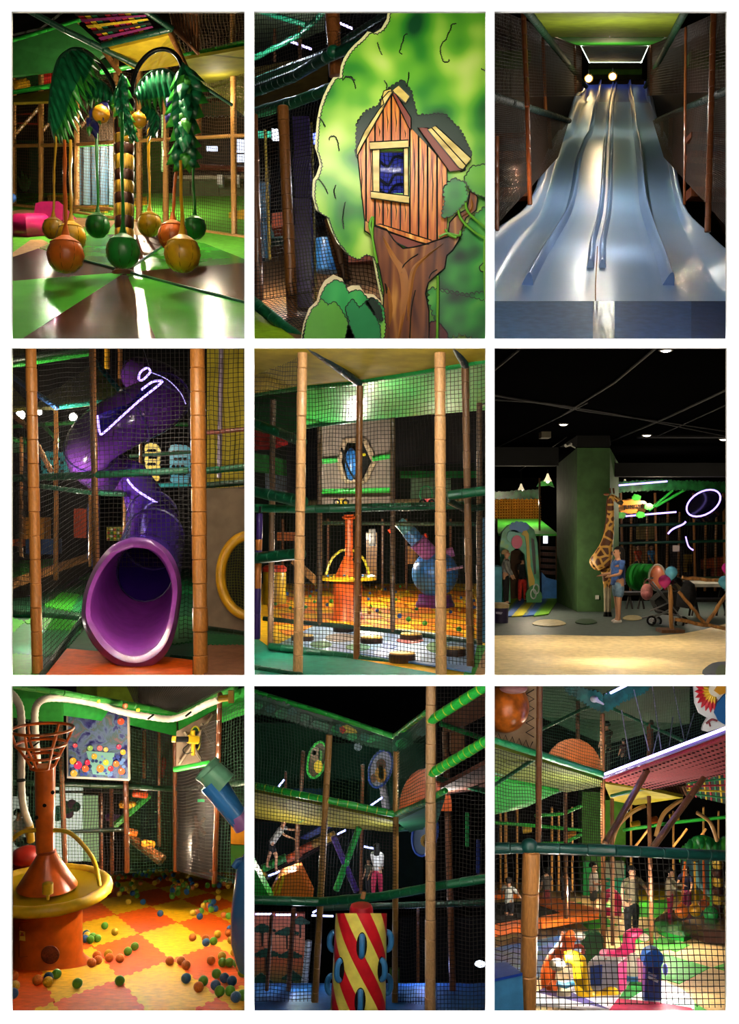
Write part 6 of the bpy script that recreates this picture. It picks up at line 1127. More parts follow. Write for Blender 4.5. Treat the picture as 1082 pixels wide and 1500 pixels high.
# structure on the right: posts, rails, sign, ring
for i, x in enumerate((912, 923, 946, 962, 976, 993, 1018, 1032, 1047, 1062)): post(x+(-3 if i % 3 == 0 else 2), 722+(i % 3)*14, 866, 31+(i % 3)*1.2, 3.6, M('#8a5a2c'), 'tan post of the jungle gym behind the lobby', 'posts of the lobby jungle gym', x2=x)
for y, m, l in ((794, DGRN, 'dark green mid beam of the lobby jungle gym'), (768, DGRN, 'upper dark beam of the lobby jungle gym'), (848, M('#14301c'), 'low dark beam of the lobby jungle gym')): rail([(900, y+2, 30.6), (1072, y-2, 30.6)], 4.5, m, l, fine=True)
for a, b_, l in (((950, 748), (985, 718), 'steep'), ((960, 742), (1012, 712), 'shallow')): rail([(*a, 29.8), (*b_, 29.8)], 4, LIME, l+' lime bar right of the jungle sign', fine=True)
net([(905, 760, 31.5), (1070, 755, 31.5), (1070, 860, 31.5), (905, 860, 31.5)], 4, 'dark net of the lobby jungle gym', th=.7)
mb = MB(); mb.prism(px3(jag([(894, 708), (960, 704), (1070, 708), (1070, 720), (1000, 716), (940, 718), (894, 720)], 2.5, 6, seed=9), 29.6), (0, .1, 0)); obj('leaf_valance', mb, M('#1c5a2c', 'leaf'), None, 'leafy green valance along the jungle gym top', 'valance')
for i, (a, b_) in enumerate((((893, 712), (977, 705)), ((904, 757), (990, 750)))): obj('led_tube', MB().tube([P(*a, 29.3), P(*b_, 29.3)], S(1.3, 29.3), 8), M('#a890ff', 'emit3'), None, ('upper', 'lower')[i]+' violet led tube along the jungle sign', 'led light')
sg = thing('jungle_sign', 'orange board sign reading JUNGLE with green leaves', 'sign', P(922, 750, 29)); cut('sign_board', jag([(906, 734), (924, 731), (945, 735), (948, 744), (942, 751), (922, 752), (908, 749)], 1, 6, seed=4), 29, .15, M('#d8861c', 'print'), sg)
cv = bpy.data.curves.new('lettering', 'FONT'); cv.body = 'JUNGLE'; cv.size = S(8.4, 29); cv.extrude = .02; cv.align_x = 'CENTER'; cv.materials.append(M('#e8c83a', 'print')); o = bpy.data.objects.new('lettering_curve', cv); COL.objects.link(o); bpy.context.view_layer.update()
me = bpy.data.meshes.new_from_object(o.evaluated_get(bpy.context.evaluated_depsgraph_get())); bpy.data.objects.remove(o); me.materials.clear(); me.materials.append(M('#2a1206', 'print')); o = bpy.data.objects.new('lettering', me); reg(o, sg, P(928, 745, 28.95)); o.rotation_euler = (math.pi/2, math.radians(-3), 0)
for x, y in ((932, 729), (950, 742), (910, 755), (938, 754)): obj('sign_leaf', MB().prism(px3(jag(arc(x, y, 6, 4, 0, 360, 8)[:-1], 1.5, 4, seed=int(x)), 28.8), (0, .06, 0)), M('#2f9a2c', 'leaf'), sg)
rg = thing('glowing_tube_end', 'open end of purple tube slide with violet led ring', 'slide', P(1030, 758, 28)); c = (1030, 737)
ringp = [(c[0]+25*math.cos(a*.2618)*.98+4*math.sin(a*.2618), c[1]-19*math.sin(a*.2618)-5*math.cos(a*.2618)) for a in range(24)]
obj('led_ring', MB().tube([P(x, y, 27.6) for x, y in ringp], S(1.2, 28), 8, closed=True), M('#a890ff', 'emit3'), rg); obj('tube_end', MB().grid([[P(x, y, 27.7) for x, y in ringp+[ringp[0]]], [P(x+8, y+8, 29.5) for x, y in ringp+[ringp[0]]], [P(x*.6+1048*.4, y*.6+760*.4, 31) for x, y in ringp+[ringp[0]]]]), M('#3a2068', 'gloss'), rg, angle=2); obj('tube_dark', MB().prism([P(x*.95+c[0]*.05, y*.95+c[1]*.05, 28.2) for x, y in ringp], (0, .05, 0)), M('#120e1c', 'gloss'), rg)
obj('led_curve', MB().tube([P(x, y, 29.8) for x, y in spline([(978, 782), (985, 775), (1000, 768), (1004, 764)], 5)], S(1.3, 30), 6).tube([P(x, y, 29.8) for x, y in spline([(1004, 786), (1008, 800), (1015, 806)], 5)], S(1.1, 30), 6), M('#a890ff', 'emit3'), None, 'curved violet led strip below the glowing ring', 'led light')
gb = thing('barrel_slide', 'green play barrel with ribs and dark opening behind woman', 'play barrel', P(945, 866, 27))
for i in range(4): obj('barrel_rib', MB().tube([P(930+i*6, 845, 27.3), P(935+i*6, 845, 27.2)], S(20-.3*i, 27), 20), M('#2c9a3a' if i % 2 == 0 else '#1f7a2c'), gb)
obj('barrel_end', MB().sphere(P(962, 846, 26.6), (S(11, 27), .1, S(18, 27)), 16, 10), M('#b8603a'), gb); obj('barrel_rim', MB().tube([P(962+12*math.cos(a*.349), 846+19*math.sin(a*.349), 26.6) for a in range(18)], S(1.6, 27), 6, closed=True), M('#8a8a80'), gb)
for x0, y0, x1, y1, m, l in ((930, 800, 950, 830, '#6a4a1c', 'amber play panel'), (1000, 812, 1014, 838, '#8a6a1c', 'yellow ring board'), (1030, 820, 1070, 834, '#c0541c', 'orange slide bed'), (1006, 825, 1020, 850, '#1c1c1c', 'black box'), (1045, 830, 1068, 850, '#a8341c', 'red orange soft block'), (985, 800, 1000, 845, '#1c1a24', 'dark violet panel'), (935, 768, 960, 790, '#6a5a2c', 'olive rope panel')): cut('play_panel', [(x0, y0), (x1, y0-(6 if 'bed' in l else 0)), (x1, y1-(6 if 'bed' in l else 0)), (x0, y1)], 33.5, .3, M(m), label=l+' in the lobby jungle gym', cat='panel')
obj('notice', MB().boxpx(985, 799, 995, 808, 30.2, .03), M('#a89a8a', 'print'), None, 'small white notice on the jungle gym beam', 'notice')

# ================================================================== room 7: ball room with orange fountain
f7 = Floor(1164, 1483, 12.2)
fl7 = tag(f7.poly('floor_ball_room', [(9, 1489), (364, 1489), (364, 1262), (9, 1262)], M('#5a3a1a', 'mat'), th=.03, up=-.03), 'orange and yellow jigsaw mat floor of the ball room', kind='structure')
OT, YT = M('#e0560c', 'mat'), M('#e6ac0c', 'mat')
def lat(i, j): return Vector((-4.280+1.1786*i-.4112*j, 19.024-2.993*i-1.6437*j, 0))
def f7z(p):   # floor height at world x,y
    y = 1164+12.2*(1483-1164)/p.y; return CZ-(y-CY)/F*p.y
def inroom(p):
    px = CX+p.x/p.y*F; return 8 < px < 365
for i in range(-7, 5):
    for j in range(-6, 6):
        c = lat(i+.5, j+.5)
        if c.y < 9.5 or c.y > 39: continue
        px = CX+c.x/c.y*F; py = 1164+12.2*319/c.y
        if not (-45 < px < 410): continue
        ring_ = []
        for (a, b_), (dx, dy), (nx, ny) in (((0, 0), (1, 0), (0, -1)), ((1, 0), (0, 1), (1, 0)), ((1, 1), (-1, 0), (0, 1)), ((0, 1), (0, -1), (-1, 0))):
            for k in range(12):
                up = k % 2
                for t_ in (.12, .88):
                    s_ = (k+t_)/12; o_ = .016 if up else -.016; ring_.append((i+a+dx*s_+nx*o_, j+b_+dy*s_+ny*o_))
        pts = []
        for u, v in ring_:
            p = lat(u, v); p.y = max(p.y, 11.95); 
            lim0, lim1 = (9-CX)/F*p.y, (364-CX)/F*p.y; p.x = min(max(p.x, lim0), lim1); p.z = f7z(p)+.012; pts.append(p)
        if max(p.x for p in pts)-min(p.x for p in pts) < .05: continue
        obj('mat_tile', MB().prism(pts, (0, 0, -.012)), YT if (i+j) % 2 else OT, fl7, smooth=False)
# fountain
dF = f7.d(1432)+1.0; k = lambda n: S(n, dF); OG = M('#d8661a', 'vinyl'); OGg = M('#d05c16', 'vinyl'); YG = M('#d8b020', 'vinyl')
t = thing('ball_fountain', 'large orange ball fountain with yellow tray and wire basket', 'ball fountain', P(70, 1432, dF-k(10)))
def PF(x, y, dz=0): return P(x, y, dF+dz)
obj('drum', MB().lathe(PF(70, 1422), [(k(66), 0), (k(64), k(3)), (k(56), k(10)), (k(50), k(20)), (k(49), k(60)), (k(49.5), k(108))], 40), OGg, t)
# tray: dish tilted towards the viewer by its own size
obj('tray_dish', MB().lathe(PF(68, 1312), [(k(48), 0), (k(80), k(2)), (k(84), k(8)), (k(78), k(12)), (k(60), k(8)), (k(20), k(7))], 48), M('#c8a81c', 'gloss'), t)
obj('tray_rim', MB().tube([PF(68+86*math.cos(a*.1309), 1303, 0)+Vector((0, k(86)*math.sin(a*.1309), .003*math.sin(a*1.7))) for a in range(48)], [k(8.5)*random.uniform(.96, 1.04) for _ in range(48)], 12, closed=True), YG, t)
obj('cone', MB().lathe(PF(69, 1299), [(k(43), 0), (k(43), k(2)), (k(14), k(48)), (k(13), k(51))], 36), OGg, t); obj('cone_collar', MB().lathe(PF(68, 1249), [(k(14), 0), (k(14), k(3)), (k(13), k(4))], 24), M('#a8441a'), t)
obj('column', MB().lathe(PF(66, 1248), [(k(13), 0), (k(13.5), k(40)), (k(14.8), k(122)), (k(15), k(126))], 28), OG, t)
for x, y in ((65, 1180), (77, 1161), (53, 1198)): obj('air_hole', MB().lathe(PF(x, y, -k(14)), [(k(2.8), 0), (k(2.8), .02)], 12, axis=(0, 1, 0)), BLK, t)
obj('column_rim', MB().tube([PF(62+17*math.cos(a*.3142), 1124)+Vector((0, k(17)*math.sin(a*.3142), 0)) for a in range(20)], k(2), 8, closed=True), OG, t)
RG = [(62, 1068, 44), (60, 1090, 35.5), (62, 1108, 24)]
for cx, cy, r in RG:
    obj('basket_hoop', MB().tube([PF(cx+r*math.cos(a*.1745), cy)+Vector((0, k(r)*math.sin(a*.1745), 0)) for a in range(36)], k(2.2), 8, closed=True), OG, t)
for a in (15, 75, 135, 195, 255, 315):
    a = math.radians(a); pts = [PF(cx+r*math.cos(a), cy)+Vector((0, k(r)*math.sin(a), 0)) for cx, cy, r in RG+[(63, 1124, 16)]]; obj('basket_rib', MB().tube(pts, k(1.9), 8), OG, t)
for s in (-1, 1): obj('hoop_handle', MB().tube([PF(x, y, -k(6)) for x, y in spline([(66+s*12, 1216), (66+s*34, 1219), (66+s*54, 1236), (66+s*72, 1262), (66+s*80, 1297)], 6)], k(3.2), 10), YG, t)
obj('nozzle', MB().lathe(PF(70, 1318, -k(70)), [(k(2), 0), (k(2.5), k(7)), (k(7.5), k(9)), (k(7.5), k(23)), (k(5), k(24)), (.005, k(23.5))], 18), YG, t)
obj('speaker_grille', MB().lathe(PF(74, 1398, -k(50)), [(k(13), 0), (k(13), .02), (k(11), .03)], 24, axis=(0, -1, 0)), M('#6a2c1a', 'mesh'), t); cut('warning_label', [(27, 1364), (43, 1366), (44, 1380), (28, 1377)], dF-k(36)-.1, .02, M('#e0a838', 'print'), t); cut('warning_symbol', [(29, 1371), (32, 1366), (35, 1371)], dF-k(36)-.13, .02, M('#a83a1c', 'print'), t)
obj('access_door', MB().tube([PF(x, y, -k(47)) for x, y in ((28, 1352), (50, 1350), (50, 1400), (28, 1402))], .008, 4, closed=True), M('#7a3010', 'matte'), t)
# loose balls: zoom readings (x, y, colour)
R7 = .068; cc = {'o': '#d8742c', 'g': '#5a9a2c', 'b': '#26588c', 'y': '#d8b02c'}
z2 = 3.048
BL = '437,360,g 482,388,y 355,397,b 358,405,y 348,420,b 373,424,g 383,410,g 405,418,g 571,455,g 540,478,g 402,497,o 378,530,o 407,518,o 453,490,y 458,507,o 505,510,o 504,613,g 315,625,g 222,582,g 186,597,b 184,618,y 137,610,o 35,637,y 28,672,b 30,590,o 727,521,o 778,521,o 800,541,o 800,602,b 877,614,g 856,642,o 829,413,o 887,420,o 889,437,b 923,431,g 941,399,y 997,374,b 988,392,o 1030,408,b 1001,426,y 1016,483,y 960,500,y 912,520,o 963,529,g 994,529,g 1028,532,g 1042,553,o 1053,575,g 936,581,g 971,600,b 1005,614,b 932,634,b 950,661,g 997,660,g 1022,688,b 1053,680,g 685,303,b 861,317,b 608,250,b 542,250,y 830,300,y 848,298,o 867,292,g 878,267,y 896,266,o 912,285,g 931,281,b 910,271,b 922,250,b 905,250,g 888,255,g 968,311,o 990,315,g 944,231,y 738,225,g 739,199,b 763,210,g 803,206,b 944,201,y 895,176,g 925,173,g 948,176,b 988,178,y'.split()
for w_ in BL:
    x, y, c = w_.split(','); px, py = 10+float(x)/z2, 1240+float(y)/z2
    if px > 355: px = 355
    ball_copy(f7.p(px, py+4, R7+.012), R7, cc[c], 'pit_ball', {'o': 'orange', 'g': 'green', 'b': 'blue', 'y': 'yellow'}[c]+' play ball lying on the jigsaw mats near the fountain', {'o': 'orange', 'g': 'green', 'b': 'blue', 'y': 'yellow'}[c]+' balls on the near mats')
z1 = 1082/260
BL = '275,109,y 290,112,o 305,115,g 312,101,o 328,113,o 345,109,g 360,108,o 375,111,o 402,96,b 414,100,g 428,83,b 440,87,g 452,92,b 396,127,y 385,152,g 296,152,b 304,159,g 440,146,o 400,170,y 328,186,g 348,182,y 265,190,o 245,203,g 310,214,y 370,196,y 391,210,b 414,201,g 419,225,g 468,80,g 479,100,b 490,72,y 500,78,g 495,103,g 512,107,o 521,70,b 538,72,y 547,64,g 562,70,y 570,56,g 583,58,o 590,107,b 582,95,g 597,70,o 606,118,o 597,42,o 615,60,y 625,73,g 632,84,o 640,96,b 655,62,y 670,75,o 545,136,o 556,122,b 526,146,y 626,121,y 645,130,g 650,148,y 668,143,b 672,160,o 650,175,o 634,190,b 640,168,g 671,178,g 700,160,g 718,158,y 716,150,g 667,205,g 632,223,g 720,198,b 731,176,g 755,153,b 757,173,o 779,160,y 745,124,b 725,104,y 848,157,g 891,153,g 920,157,b 935,133,g 948,150,o 960,137,g 971,160,y 985,145,o 765,46,g 780,56,g 830,44,o 868,48,g 872,70,o 940,55,g 960,58,b 745,12,y 800,12,y 815,14,b 690,132,y 600,85,y 575,84,y'.split()
for w_ in BL:
    x, y, c = w_.split(','); px, py = 100+float(x)/z1, 1260+float(y)/z1
    ball_copy(f7.p(px, py+2.5, R7+.012), R7, cc[c], 'pit_ball', {'o': 'orange', 'g': 'green', 'b': 'blue', 'y': 'yellow'}[c]+' play ball in the scatter near the rear kerb', {'o': 'orange', 'g': 'green', 'b': 'blue', 'y': 'yellow'}[c]+' balls by the rear kerb')
# blue cannon at right
dB = 13.2; t = thing('ball_cannon', 'blue ball cannon sphere with tilted barrel and mint muzzle', 'ball cannon', P(352, 1420, dB)); kb = lambda n: S(n, dB)
mb = MB(); mb.lathe(P(378, 1345, dB), [(kb(30), kb(-72)), (kb(34), kb(-60)), (kb(40), kb(-34)), (kb(40), kb(10)), (kb(34), kb(60)), (kb(28), kb(86)), (kb(20), kb(95))], 32, sx=1.0)
for v in mb.v:
    lim = (362.5-CX)/F*v.y; v.x = min(v.x, lim)
obj('sphere', mb, M('#2c5f9a', 'gloss'), t)
obj('shoulder', MB().tube([P(343, 1270, dB-.1), P(348, 1262, dB-.1), P(356, 1260, dB-.1)], kb(5), 10), M('#2c5f9a', 'gloss'), t)
mb = MB(); mb.tube([P(310, 1144, dB-.6), P(362, 1206, dB-.6)], kb(19), 24)
for v in mb.v: v.x = min(v.x, (363-CX)/F*v.y)
obj('barrel', mb, M('#2c6fb4', 'gloss'), t)
obj('muzzle', MB().tube([P(301, 1124, dB-.6), P(305, 1128, dB-.6), P(306, 1130, dB-.6), P(328, 1150, dB-.6)], [kb(20), kb(21), kb(19), kb(19.5)], 24, caps=False), M('#5f9a80', 'vinyl'), t); obj('muzzle_dark', MB().tube([P(303, 1126, dB-.6), P(304, 1127, dB-.6)], kb(17), 20), M('#3a6a5a', 'matte'), t)
mb = MB(); mb.tube([P(352, 1190, dB-.6), P(363, 1208, dB-.6)], kb(20), 20)
for v in mb.v: v.x = min(v.x, (363-CX)/F*v.y)
obj('barrel_sleeve', mb, M('#8a5a9a'), t); mb = MB(); mb.lathe(P(372, 1412, dB), [(kb(22), 0), (kb(21), kb(8)), (kb(17), kb(16)), (kb(16), kb(34))], 20)
for v in mb.v: v.x = min(v.x, (363-CX)/F*v.y)
obj('foot', mb, M('#5a2c6a'), t)
# poster board
bp = thing('ball_poster', 'square poster printed with many coloured bubbles and balls', 'poster', P(143, 1142, 19.6)); dp = 19.6
cut('poster_frame', [(97, 1028), (188, 1042), (189, 1144), (98, 1140)], dp, .12, M('#b8a898', 'matte'), bp); cut('poster_print', [(100, 1031), (186, 1044), (187, 1141), (100, 1137)], dp-.02, .02, ramp_mat('bubble_print', ['#1c1a40', '#34346a', '#5a6a8a', '#4a6060', '#7a5a64'], 3.5, .15, detail=3, dist=1.5), bp)
cut('poster_logo', [(110, 1039), (126, 1041), (126, 1050), (112, 1049)], dp-.04, .02, M('#d81a78', 'print'), bp)
cut('poster_cup', [(126, 1100), (168, 1103), (160, 1136), (136, 1134)], dp-.035, .01, M('#6a9a90', 'print'), bp)
rn = random.Random(5)
for i, (x, y, r, m) in enumerate([(107, 1115, 5, '#d8a82c'), (114, 1121, 6, '#c02a5a'), (125, 1126, 5, '#d05a2c'), (128, 1117, 4, '#c02a4a'), (147, 1126, 5.5, '#d8782c'), (155, 1117, 4, '#d8b02c'), (162, 1126, 4, '#c02a3a'), (170, 1119, 4.5, '#d86a2c'), (178, 1130, 5, '#d0582c'), (177, 1057, 5, '#c84a2c'), (180, 1102, 4, '#d8a02c'), (108, 1133, 5, '#c8a03a'), (138, 1108, 4, '#d89a2c'), (132, 1096, 4, '#7aa050'), (146, 1096, 4, '#c86a6a'), (155, 1098, 3.5, '#d8b860'), (110, 1092, 3.5, '#c04a5a'), (174, 1094, 3.5, '#c83a5a')]):
    o = obj('printed_ball', MB().lathe(P(x, y, dp-.045), [(S(r, dp), 0), (S(r, dp), .012)], 16, axis=(0, 1, 0)), M(m, 'print'), bp); cut('ball_shine', [(x-r*.4, y-r*.5), (x-r*.05, y-r*.6), (x-r*.3, y-r*.1)], dp-.05, .004, M('#f0e8e0', 'print'), o)
for i in range(40):
    x, y, r = rn.uniform(103, 184), rn.uniform(1108, 1136), rn.uniform(1.5, 3.2); obj('printed_bubble', MB().lathe(P(x, y, dp-.04), [(S(r, dp), 0), (S(r, dp), .008)], 10, axis=(0, 1, 0)), M(('#2a3f8a', '#1c2c5a', '#5a7ab0')[i % 3], 'print'), bp)
# air hose
HS = M('#c8c4b4', 'vinyl'); hz = 15.5
t = thing('air_hose', 'ribbed cream air hose looping down beside the fountain basket', 'hose', P(26, 1225, 15)); H1 = [(12, 1012, 16), (22, 1022, 16), (30, 1040, 16), (32, 1080, 16), (31, 1140, 16), (34, 1180, 16.2), (43, 1208, 16.5)]
sp = spline(H1, 8); obj('hose_tube', MB().tube([P(*q) for q in sp], [S(5.8 if i % 2 else 5.2, 16) for i in range(len(sp))], 10), HS, t); obj('hose_clamp', MB().tube([P(31, 1142, 15.9), P(31, 1144, 15.9)], S(6.5, 16), 12), BLK, t); obj('yellow_coupling', MB().tube([P(43, 1208, 16.5), P(45, 1232, 16.6)], S(6, 16.5), 12), M('#b8901c'), t)
t = thing('air_hose', 'long cream air hose running over the poster to yellow valve', 'hose', P(52, 1125, 16)); H2 = [(55, 1122, 17.5), (52, 1080, 17.3), (51, 1045, 17.2), (56, 1030, 17.2), (70, 1023, 17.3), (100, 1024, 17.8), (140, 1031, 18.5), (180, 1043, 18.8), (220, 1050, 19), (250, 1053, 19.2), (275, 1046, 18.8), (300, 1033, 18), (322, 1024, 17.2)]
sp = spline(H2, 8); obj('hose_tube', MB().tube([P(*q) for q in sp], [S(5.6 if i % 2 else 5.0, 17.6) for i in range(len(sp))], 10), HS, t)
for x, y in ((220, 1050), (275, 1046), (52, 1090)): obj('hose_clamp', MB().tube([P(x, y-1, 17.2), P(x+1.5, y+1, 17.2)], S(5.5, 17.4), 12), BLK, t)
t = thing('yellow_valve', 'yellow valve fitting at the end of hose', 'valve', P(330, 1030, 17)); obj('valve_body', MB().tube([P(320, 1024, 17), P(336, 1022, 17)], S(5, 17), 12), M('#d0a81c'), t); obj('valve_plate', MB().boxpx(334, 1012, 342, 1030, 16.9, .1), M('#d0a81c'), t)
for x, y in ((144, 1027), (202, 1040)): ball(x, y, 18.4, 3, M('#d8c01c'), '%s ball lying on the green top beam' % ('yellow' if x < 150 else 'lime yellow'), None, seg=10)
# structure behind: beams, guard cloth, posts
rail([(9, 1003, 17), (92, 1015, 17.6), (175, 1030, 19), (260, 1044, 21), (345, 1006, 18)], 9, M('#2c7a2c'), 'green top beam bending round the ball room corner', seg=20)
for pts, m, l in (([(9, 1006, 18), (92, 1018, 18.4), (92, 1060, 18.4), (9, 1050, 18)], '#1f6a24', 'left of the poster'), ([(92, 1018, 18.6), (258, 1046, 21), (258, 1078, 21), (190, 1062, 20.2), (92, 1048, 18.8)], '#1f7a2c', 'behind the poster'), ([(260, 1046, 21.2), (364, 1004, 18), (364, 1045, 18), (262, 1080, 21.4)], '#2a8a34', 'behind the yellow valve')): slab('guard_cloth', pts, M(m, 'mat'), vec=(0, .05, 0), label='green guard cloth '+l, cat='guard panel')
cut('lime_wall', [(142, 1006), (200, 1006), (200, 1036), (142, 1026)], 27, .2, M('#7a9a2c', 'matte'), label='lime wall block above the ball room beam', cat='wall panel'); cut('lime_wall', [(112, 1003), (142, 1006), (142, 1026), (112, 1018)], 28, .2, M('#5a7a2c', 'matte'), label='dim lime wall block left of brighter one', cat='wall panel')
T7 = M('#6a3c1e')
for x, y0, y1, d, wd, x2, l in ((86, 1018, 1290, 19.8, 8, 96, 'left of the bubble poster'), (183, 1036, 1278, 20.4, 8, 186, 'right of the bubble poster'), (256, 1056, 1276, 21.3, 7, 257, 'at the inner room corner'), (322, 1018, 1294, 17.6, 8, 314, 'right of the telescope board'), (233, 1056, 1240, 23.5, 5, 233, 'before the blackish mural strip'), (211, 1070, 1140, 24, 5, 211, 'before the dark blue mural strip'), (147, 1160, 1280, 22, 6, 148, 'beside the pale green window'), (163, 1150, 1280, 21, 6, 164, 'next to the purple roller')): post(x, y0, y1, d, wd, T7, 'brown padded ball room post '+l, 'brown posts round the ball room', x2=x2, seg=18)
for x, y in ((87, 1016), (183, 1034), (322, 1018)): obj('post_cap', MB().sphere(P(x, y, 18.2), S(4.5, 18.2), 10, 8), T7, None, 'round brown post cap above the green beam', 'post cap', 'post caps in the ball room')
rail([(9, 1146, 20), (92, 1149, 20), (186, 1152, 20.6), (256, 1156, 21.4), (364, 1146, 19)], 8, M('#14301c'), 'dark green mid beam round the ball room', fine=True); rail([(90, 1219, 20), (185, 1215, 20.5)], 6, M('#14281c'), 'dark green lower beam left of the roller ramp', fine=True)
rail([(9, 1160, 22), (186, 1160, 22)], 4, M('#14281c'), 'second thin dark beam behind the mid beam', fine=True)
rail([(96, 1285, f7.d(1288)), (180, 1280, f7.d(1283)), (260, 1272, f7.d(1275))], 8, DGRN, 'dark green kerb at the rear of ball floor', fine=True); rail([(316, 1285, f7.d(1288)), (340, 1292, f7.d(1294)), (364, 1297, f7.d(1298))], 8, DGRN, 'dark green kerb under the grey right panel', fine=True)
net([(9, 1012, 19), (92, 1022, 19.2), (92, 1290, 19.2), (9, 1290, 19)], 5, 'dark net left of the brown post with hose', NETG, th=.8); net([(96, 1140, 20.2), (184, 1145, 20.6), (184, 1280, 20.6), (96, 1285, 20.2)], 4.6, 'dark net below the bubble poster', th=.8); net([(190, 1062, 20.8), (256, 1078, 21.4), (257, 1274, 21.4), (188, 1278, 20.8)], 4.6, 'dark net between poster and corner post', NETG, th=.8); net([(260, 1078, 21.2), (316, 1055, 18), (312, 1290, 18), (258, 1275, 21.2)], 4.8, 'dark net beside the telescope panel', th=.8); net([(324, 1040, 17.8), (364, 1024, 17.6), (364, 1296, 17.6), (318, 1290, 17.8)], 5, 'dark net right of telescope post', NETG, th=.8)
net([(185, 1003, 20), (340, 1003, 17.6), (262, 1044, 20.8), (200, 1036, 20)], 4.2, 'black overhead net in the ball room corner', th=.7)
# telescope panel
tp = thing('porthole_board', 'grey brown corner panel with oval porthole and yellow telescope', 'play panel', P(285, 1128, 19)); ov = arc(286, 1082, 8, 18, 0, 360, 20)[:-1]
cut('panel_sheet', [(258, 1072), (316, 1040), (314, 1118), (258, 1128)], 19.2, .08, M('#6a5a4a', 'matte'), tp, [ov]); obj('oval_rim', MB().tube([P(x, y, 19.15) for x, y in ov], S(1.2, 19), 6, closed=True), M('#a8a01c'), tp)
for a, b_ in (((262, 1120), (312, 1046)), ((270, 1072), (300, 1122)), ((295, 1060), (312, 1090))): obj('branch_relief', MB().tube([P(*a, 19.12), P(*b_, 19.12)], S(2.5, 19), 6), M('#7a6a54', 'wood'), tp)
obj('bottom_pad', MB().tube([P(256, 1127, 18.9), P(316, 1116, 18.4)], S(4, 19), 10), LIME, tp)
t = thing('telescope', 'yellow and black toy telescope mounted in the porthole', 'telescope', P(280, 1104, 18.6)); YT2 = M('#d0a81c')
obj('eyepiece', MB().tube([P(252, 1083, 18.4), P(258, 1083, 18.4)], S(4.5, 18.4), 12), YT2, t); obj('black_barrel', MB().tube([P(258, 1083, 18.4), P(275, 1083, 18.5)], S(4.2, 18.4), 12), BLK, t); obj('body', MB().tube([P(275, 1083, 18.5), P(290, 1084, 18.6)], S(6, 18.5), 12), YT2, t); obj('fork', MB().tube([P(283, 1070, 18.6), P(283, 1106, 18.6)], S(3, 18.6), 8), YT2, t); obj('grip_loop', MB().tube([P(x, y, 18.4) for x, y in spline([(276, 1090), (268, 1098), (272, 1104), (282, 1102)], 5)], S(.9, 18.4), 6), BLK, t)
# rollers and ramp behind
t = thing('roller_ramp', 'sloping green and wooden ramp with colourful soft rollers', 'ramp', P(205, 1250, 23)); 
for i, (a, b_, wd, m) in enumerate((((218, 1165), (165, 1212), 5, '#2c7a2c'), ((186, 1222), (240, 1258), 5, '#6a3c1c'), ((184, 1224), (236, 1264), 5, '#3a2410'))): obj('ramp_side', MB().tube([P(*a, 23), P(*b_, 22.4)], S(wd, 23), 8), M(m), t)
for x, y, m, wd in ((205, 1163, '#c0401c', 22), (187, 1179, '#c88a1c', 24), (166, 1198, '#4a2c6a', 22), (192, 1219, '#c8601c', 18), (217, 1236, '#c87a1c', 18)): obj('roller', MB().tube([P(x-wd/2, y-1, 22.6), P(x-wd/2+2, y-1, 22.6), P(x+wd/2-2, y+1, 22.8), P(x+wd/2, y+1, 22.8)], [S(4, 22.7), S(5.5, 22.7), S(5.5, 22.7), S(4, 22.7)], 12), M(m), t)
# windows, people, balloons beyond
struct('wall_back_ball_room', MB().boxpx(9, 1003, 364, 1280, 34, .2), M('#14160f', 'matte'), label='dark rear wall of the ball room')
for x0, y0, x1, y1, m, e, l in ((64, 1148, 120, 1262, '#d8e4d0', 'emit0.9', 'wide pale window behind the lower left net'), (9, 1168, 40, 1262, '#b8c0b0', 'emit0.5', 'dim pale window behind fountain hoop'), (122, 1166, 148, 1262, '#a8c890', 'emit0.5', 'pale green window beside the balloons')): cut('window_pane', [(x0, y0), (x1, y0), (x1, y1), (x0, y1)], 31, .1, M(m, e), label=l, cat='window')
for x, y, m in ((85, 1187, '#2c8a6a'), (96, 1180, '#3a9a7a'), (84, 1196, '#2c8a6a'), (111, 1182, '#2c8a6a'), (105, 1178, '#a87ab0'), (101, 1192, '#9a7ab0'), (100, 1188, '#3a9a7a')): ball(x, y, 29.5, 7, M(m), '%s balloon of the cluster at the pale window' % ('teal' if m[1] in '23' else 'lilac'), ('teal' if m[1] in '23' else 'lilac')+' window balloons', 'balloon', 'balloon')
person('seated visitor in white shirt behind the fountain net', P(27, 1258, 27), S(92, 27), math.radians(60), M('#a8a8a4', 'fabric'), M('#1c1c22', 'fabric'), M('#120e0c', 'matte'), sit=True)
mb = MB(); mb.sphere(P(40, 1254, 17), (S(24, 17), .3, S(14, 17)), 20, 12); t = thing('soft_stool', 'red round soft stool behind the fountain column', 'stool', P(40, 1290, 17)); obj('stool_top', mb, M('#b0281c'), t); obj('stool_base', MB().lathe(P(40, 1290, 17), [(S(20, 17), 0), (S(22, 17), S(34, 17))], 18), M('#7a1c18'), t)
cut('right_panel', [(272, 1160), (300, 1162), (300, 1225), (272, 1225)], 25, .1, M('#5a5c52', 'matte'), label='grey shutter panel behind the corner post', cat='panel'); cut('right_panel', [(300, 1160), (318, 1160), (318, 1245), (300, 1245)], 24.6, .1, M('#343a3c', 'matte'), label='dark grey shutter panel right of grey one', cat='panel')
obj('exit_light', MB().boxpx(289, 1171, 299, 1175, 24.4, .05), M('#2ac86a', 'emit2.5'), None, 'small green glowing exit light on shutter', 'light')
t = thing('log_fence', 'small crossed log fence behind the corner post', 'fence', P(288, 1238, 23))
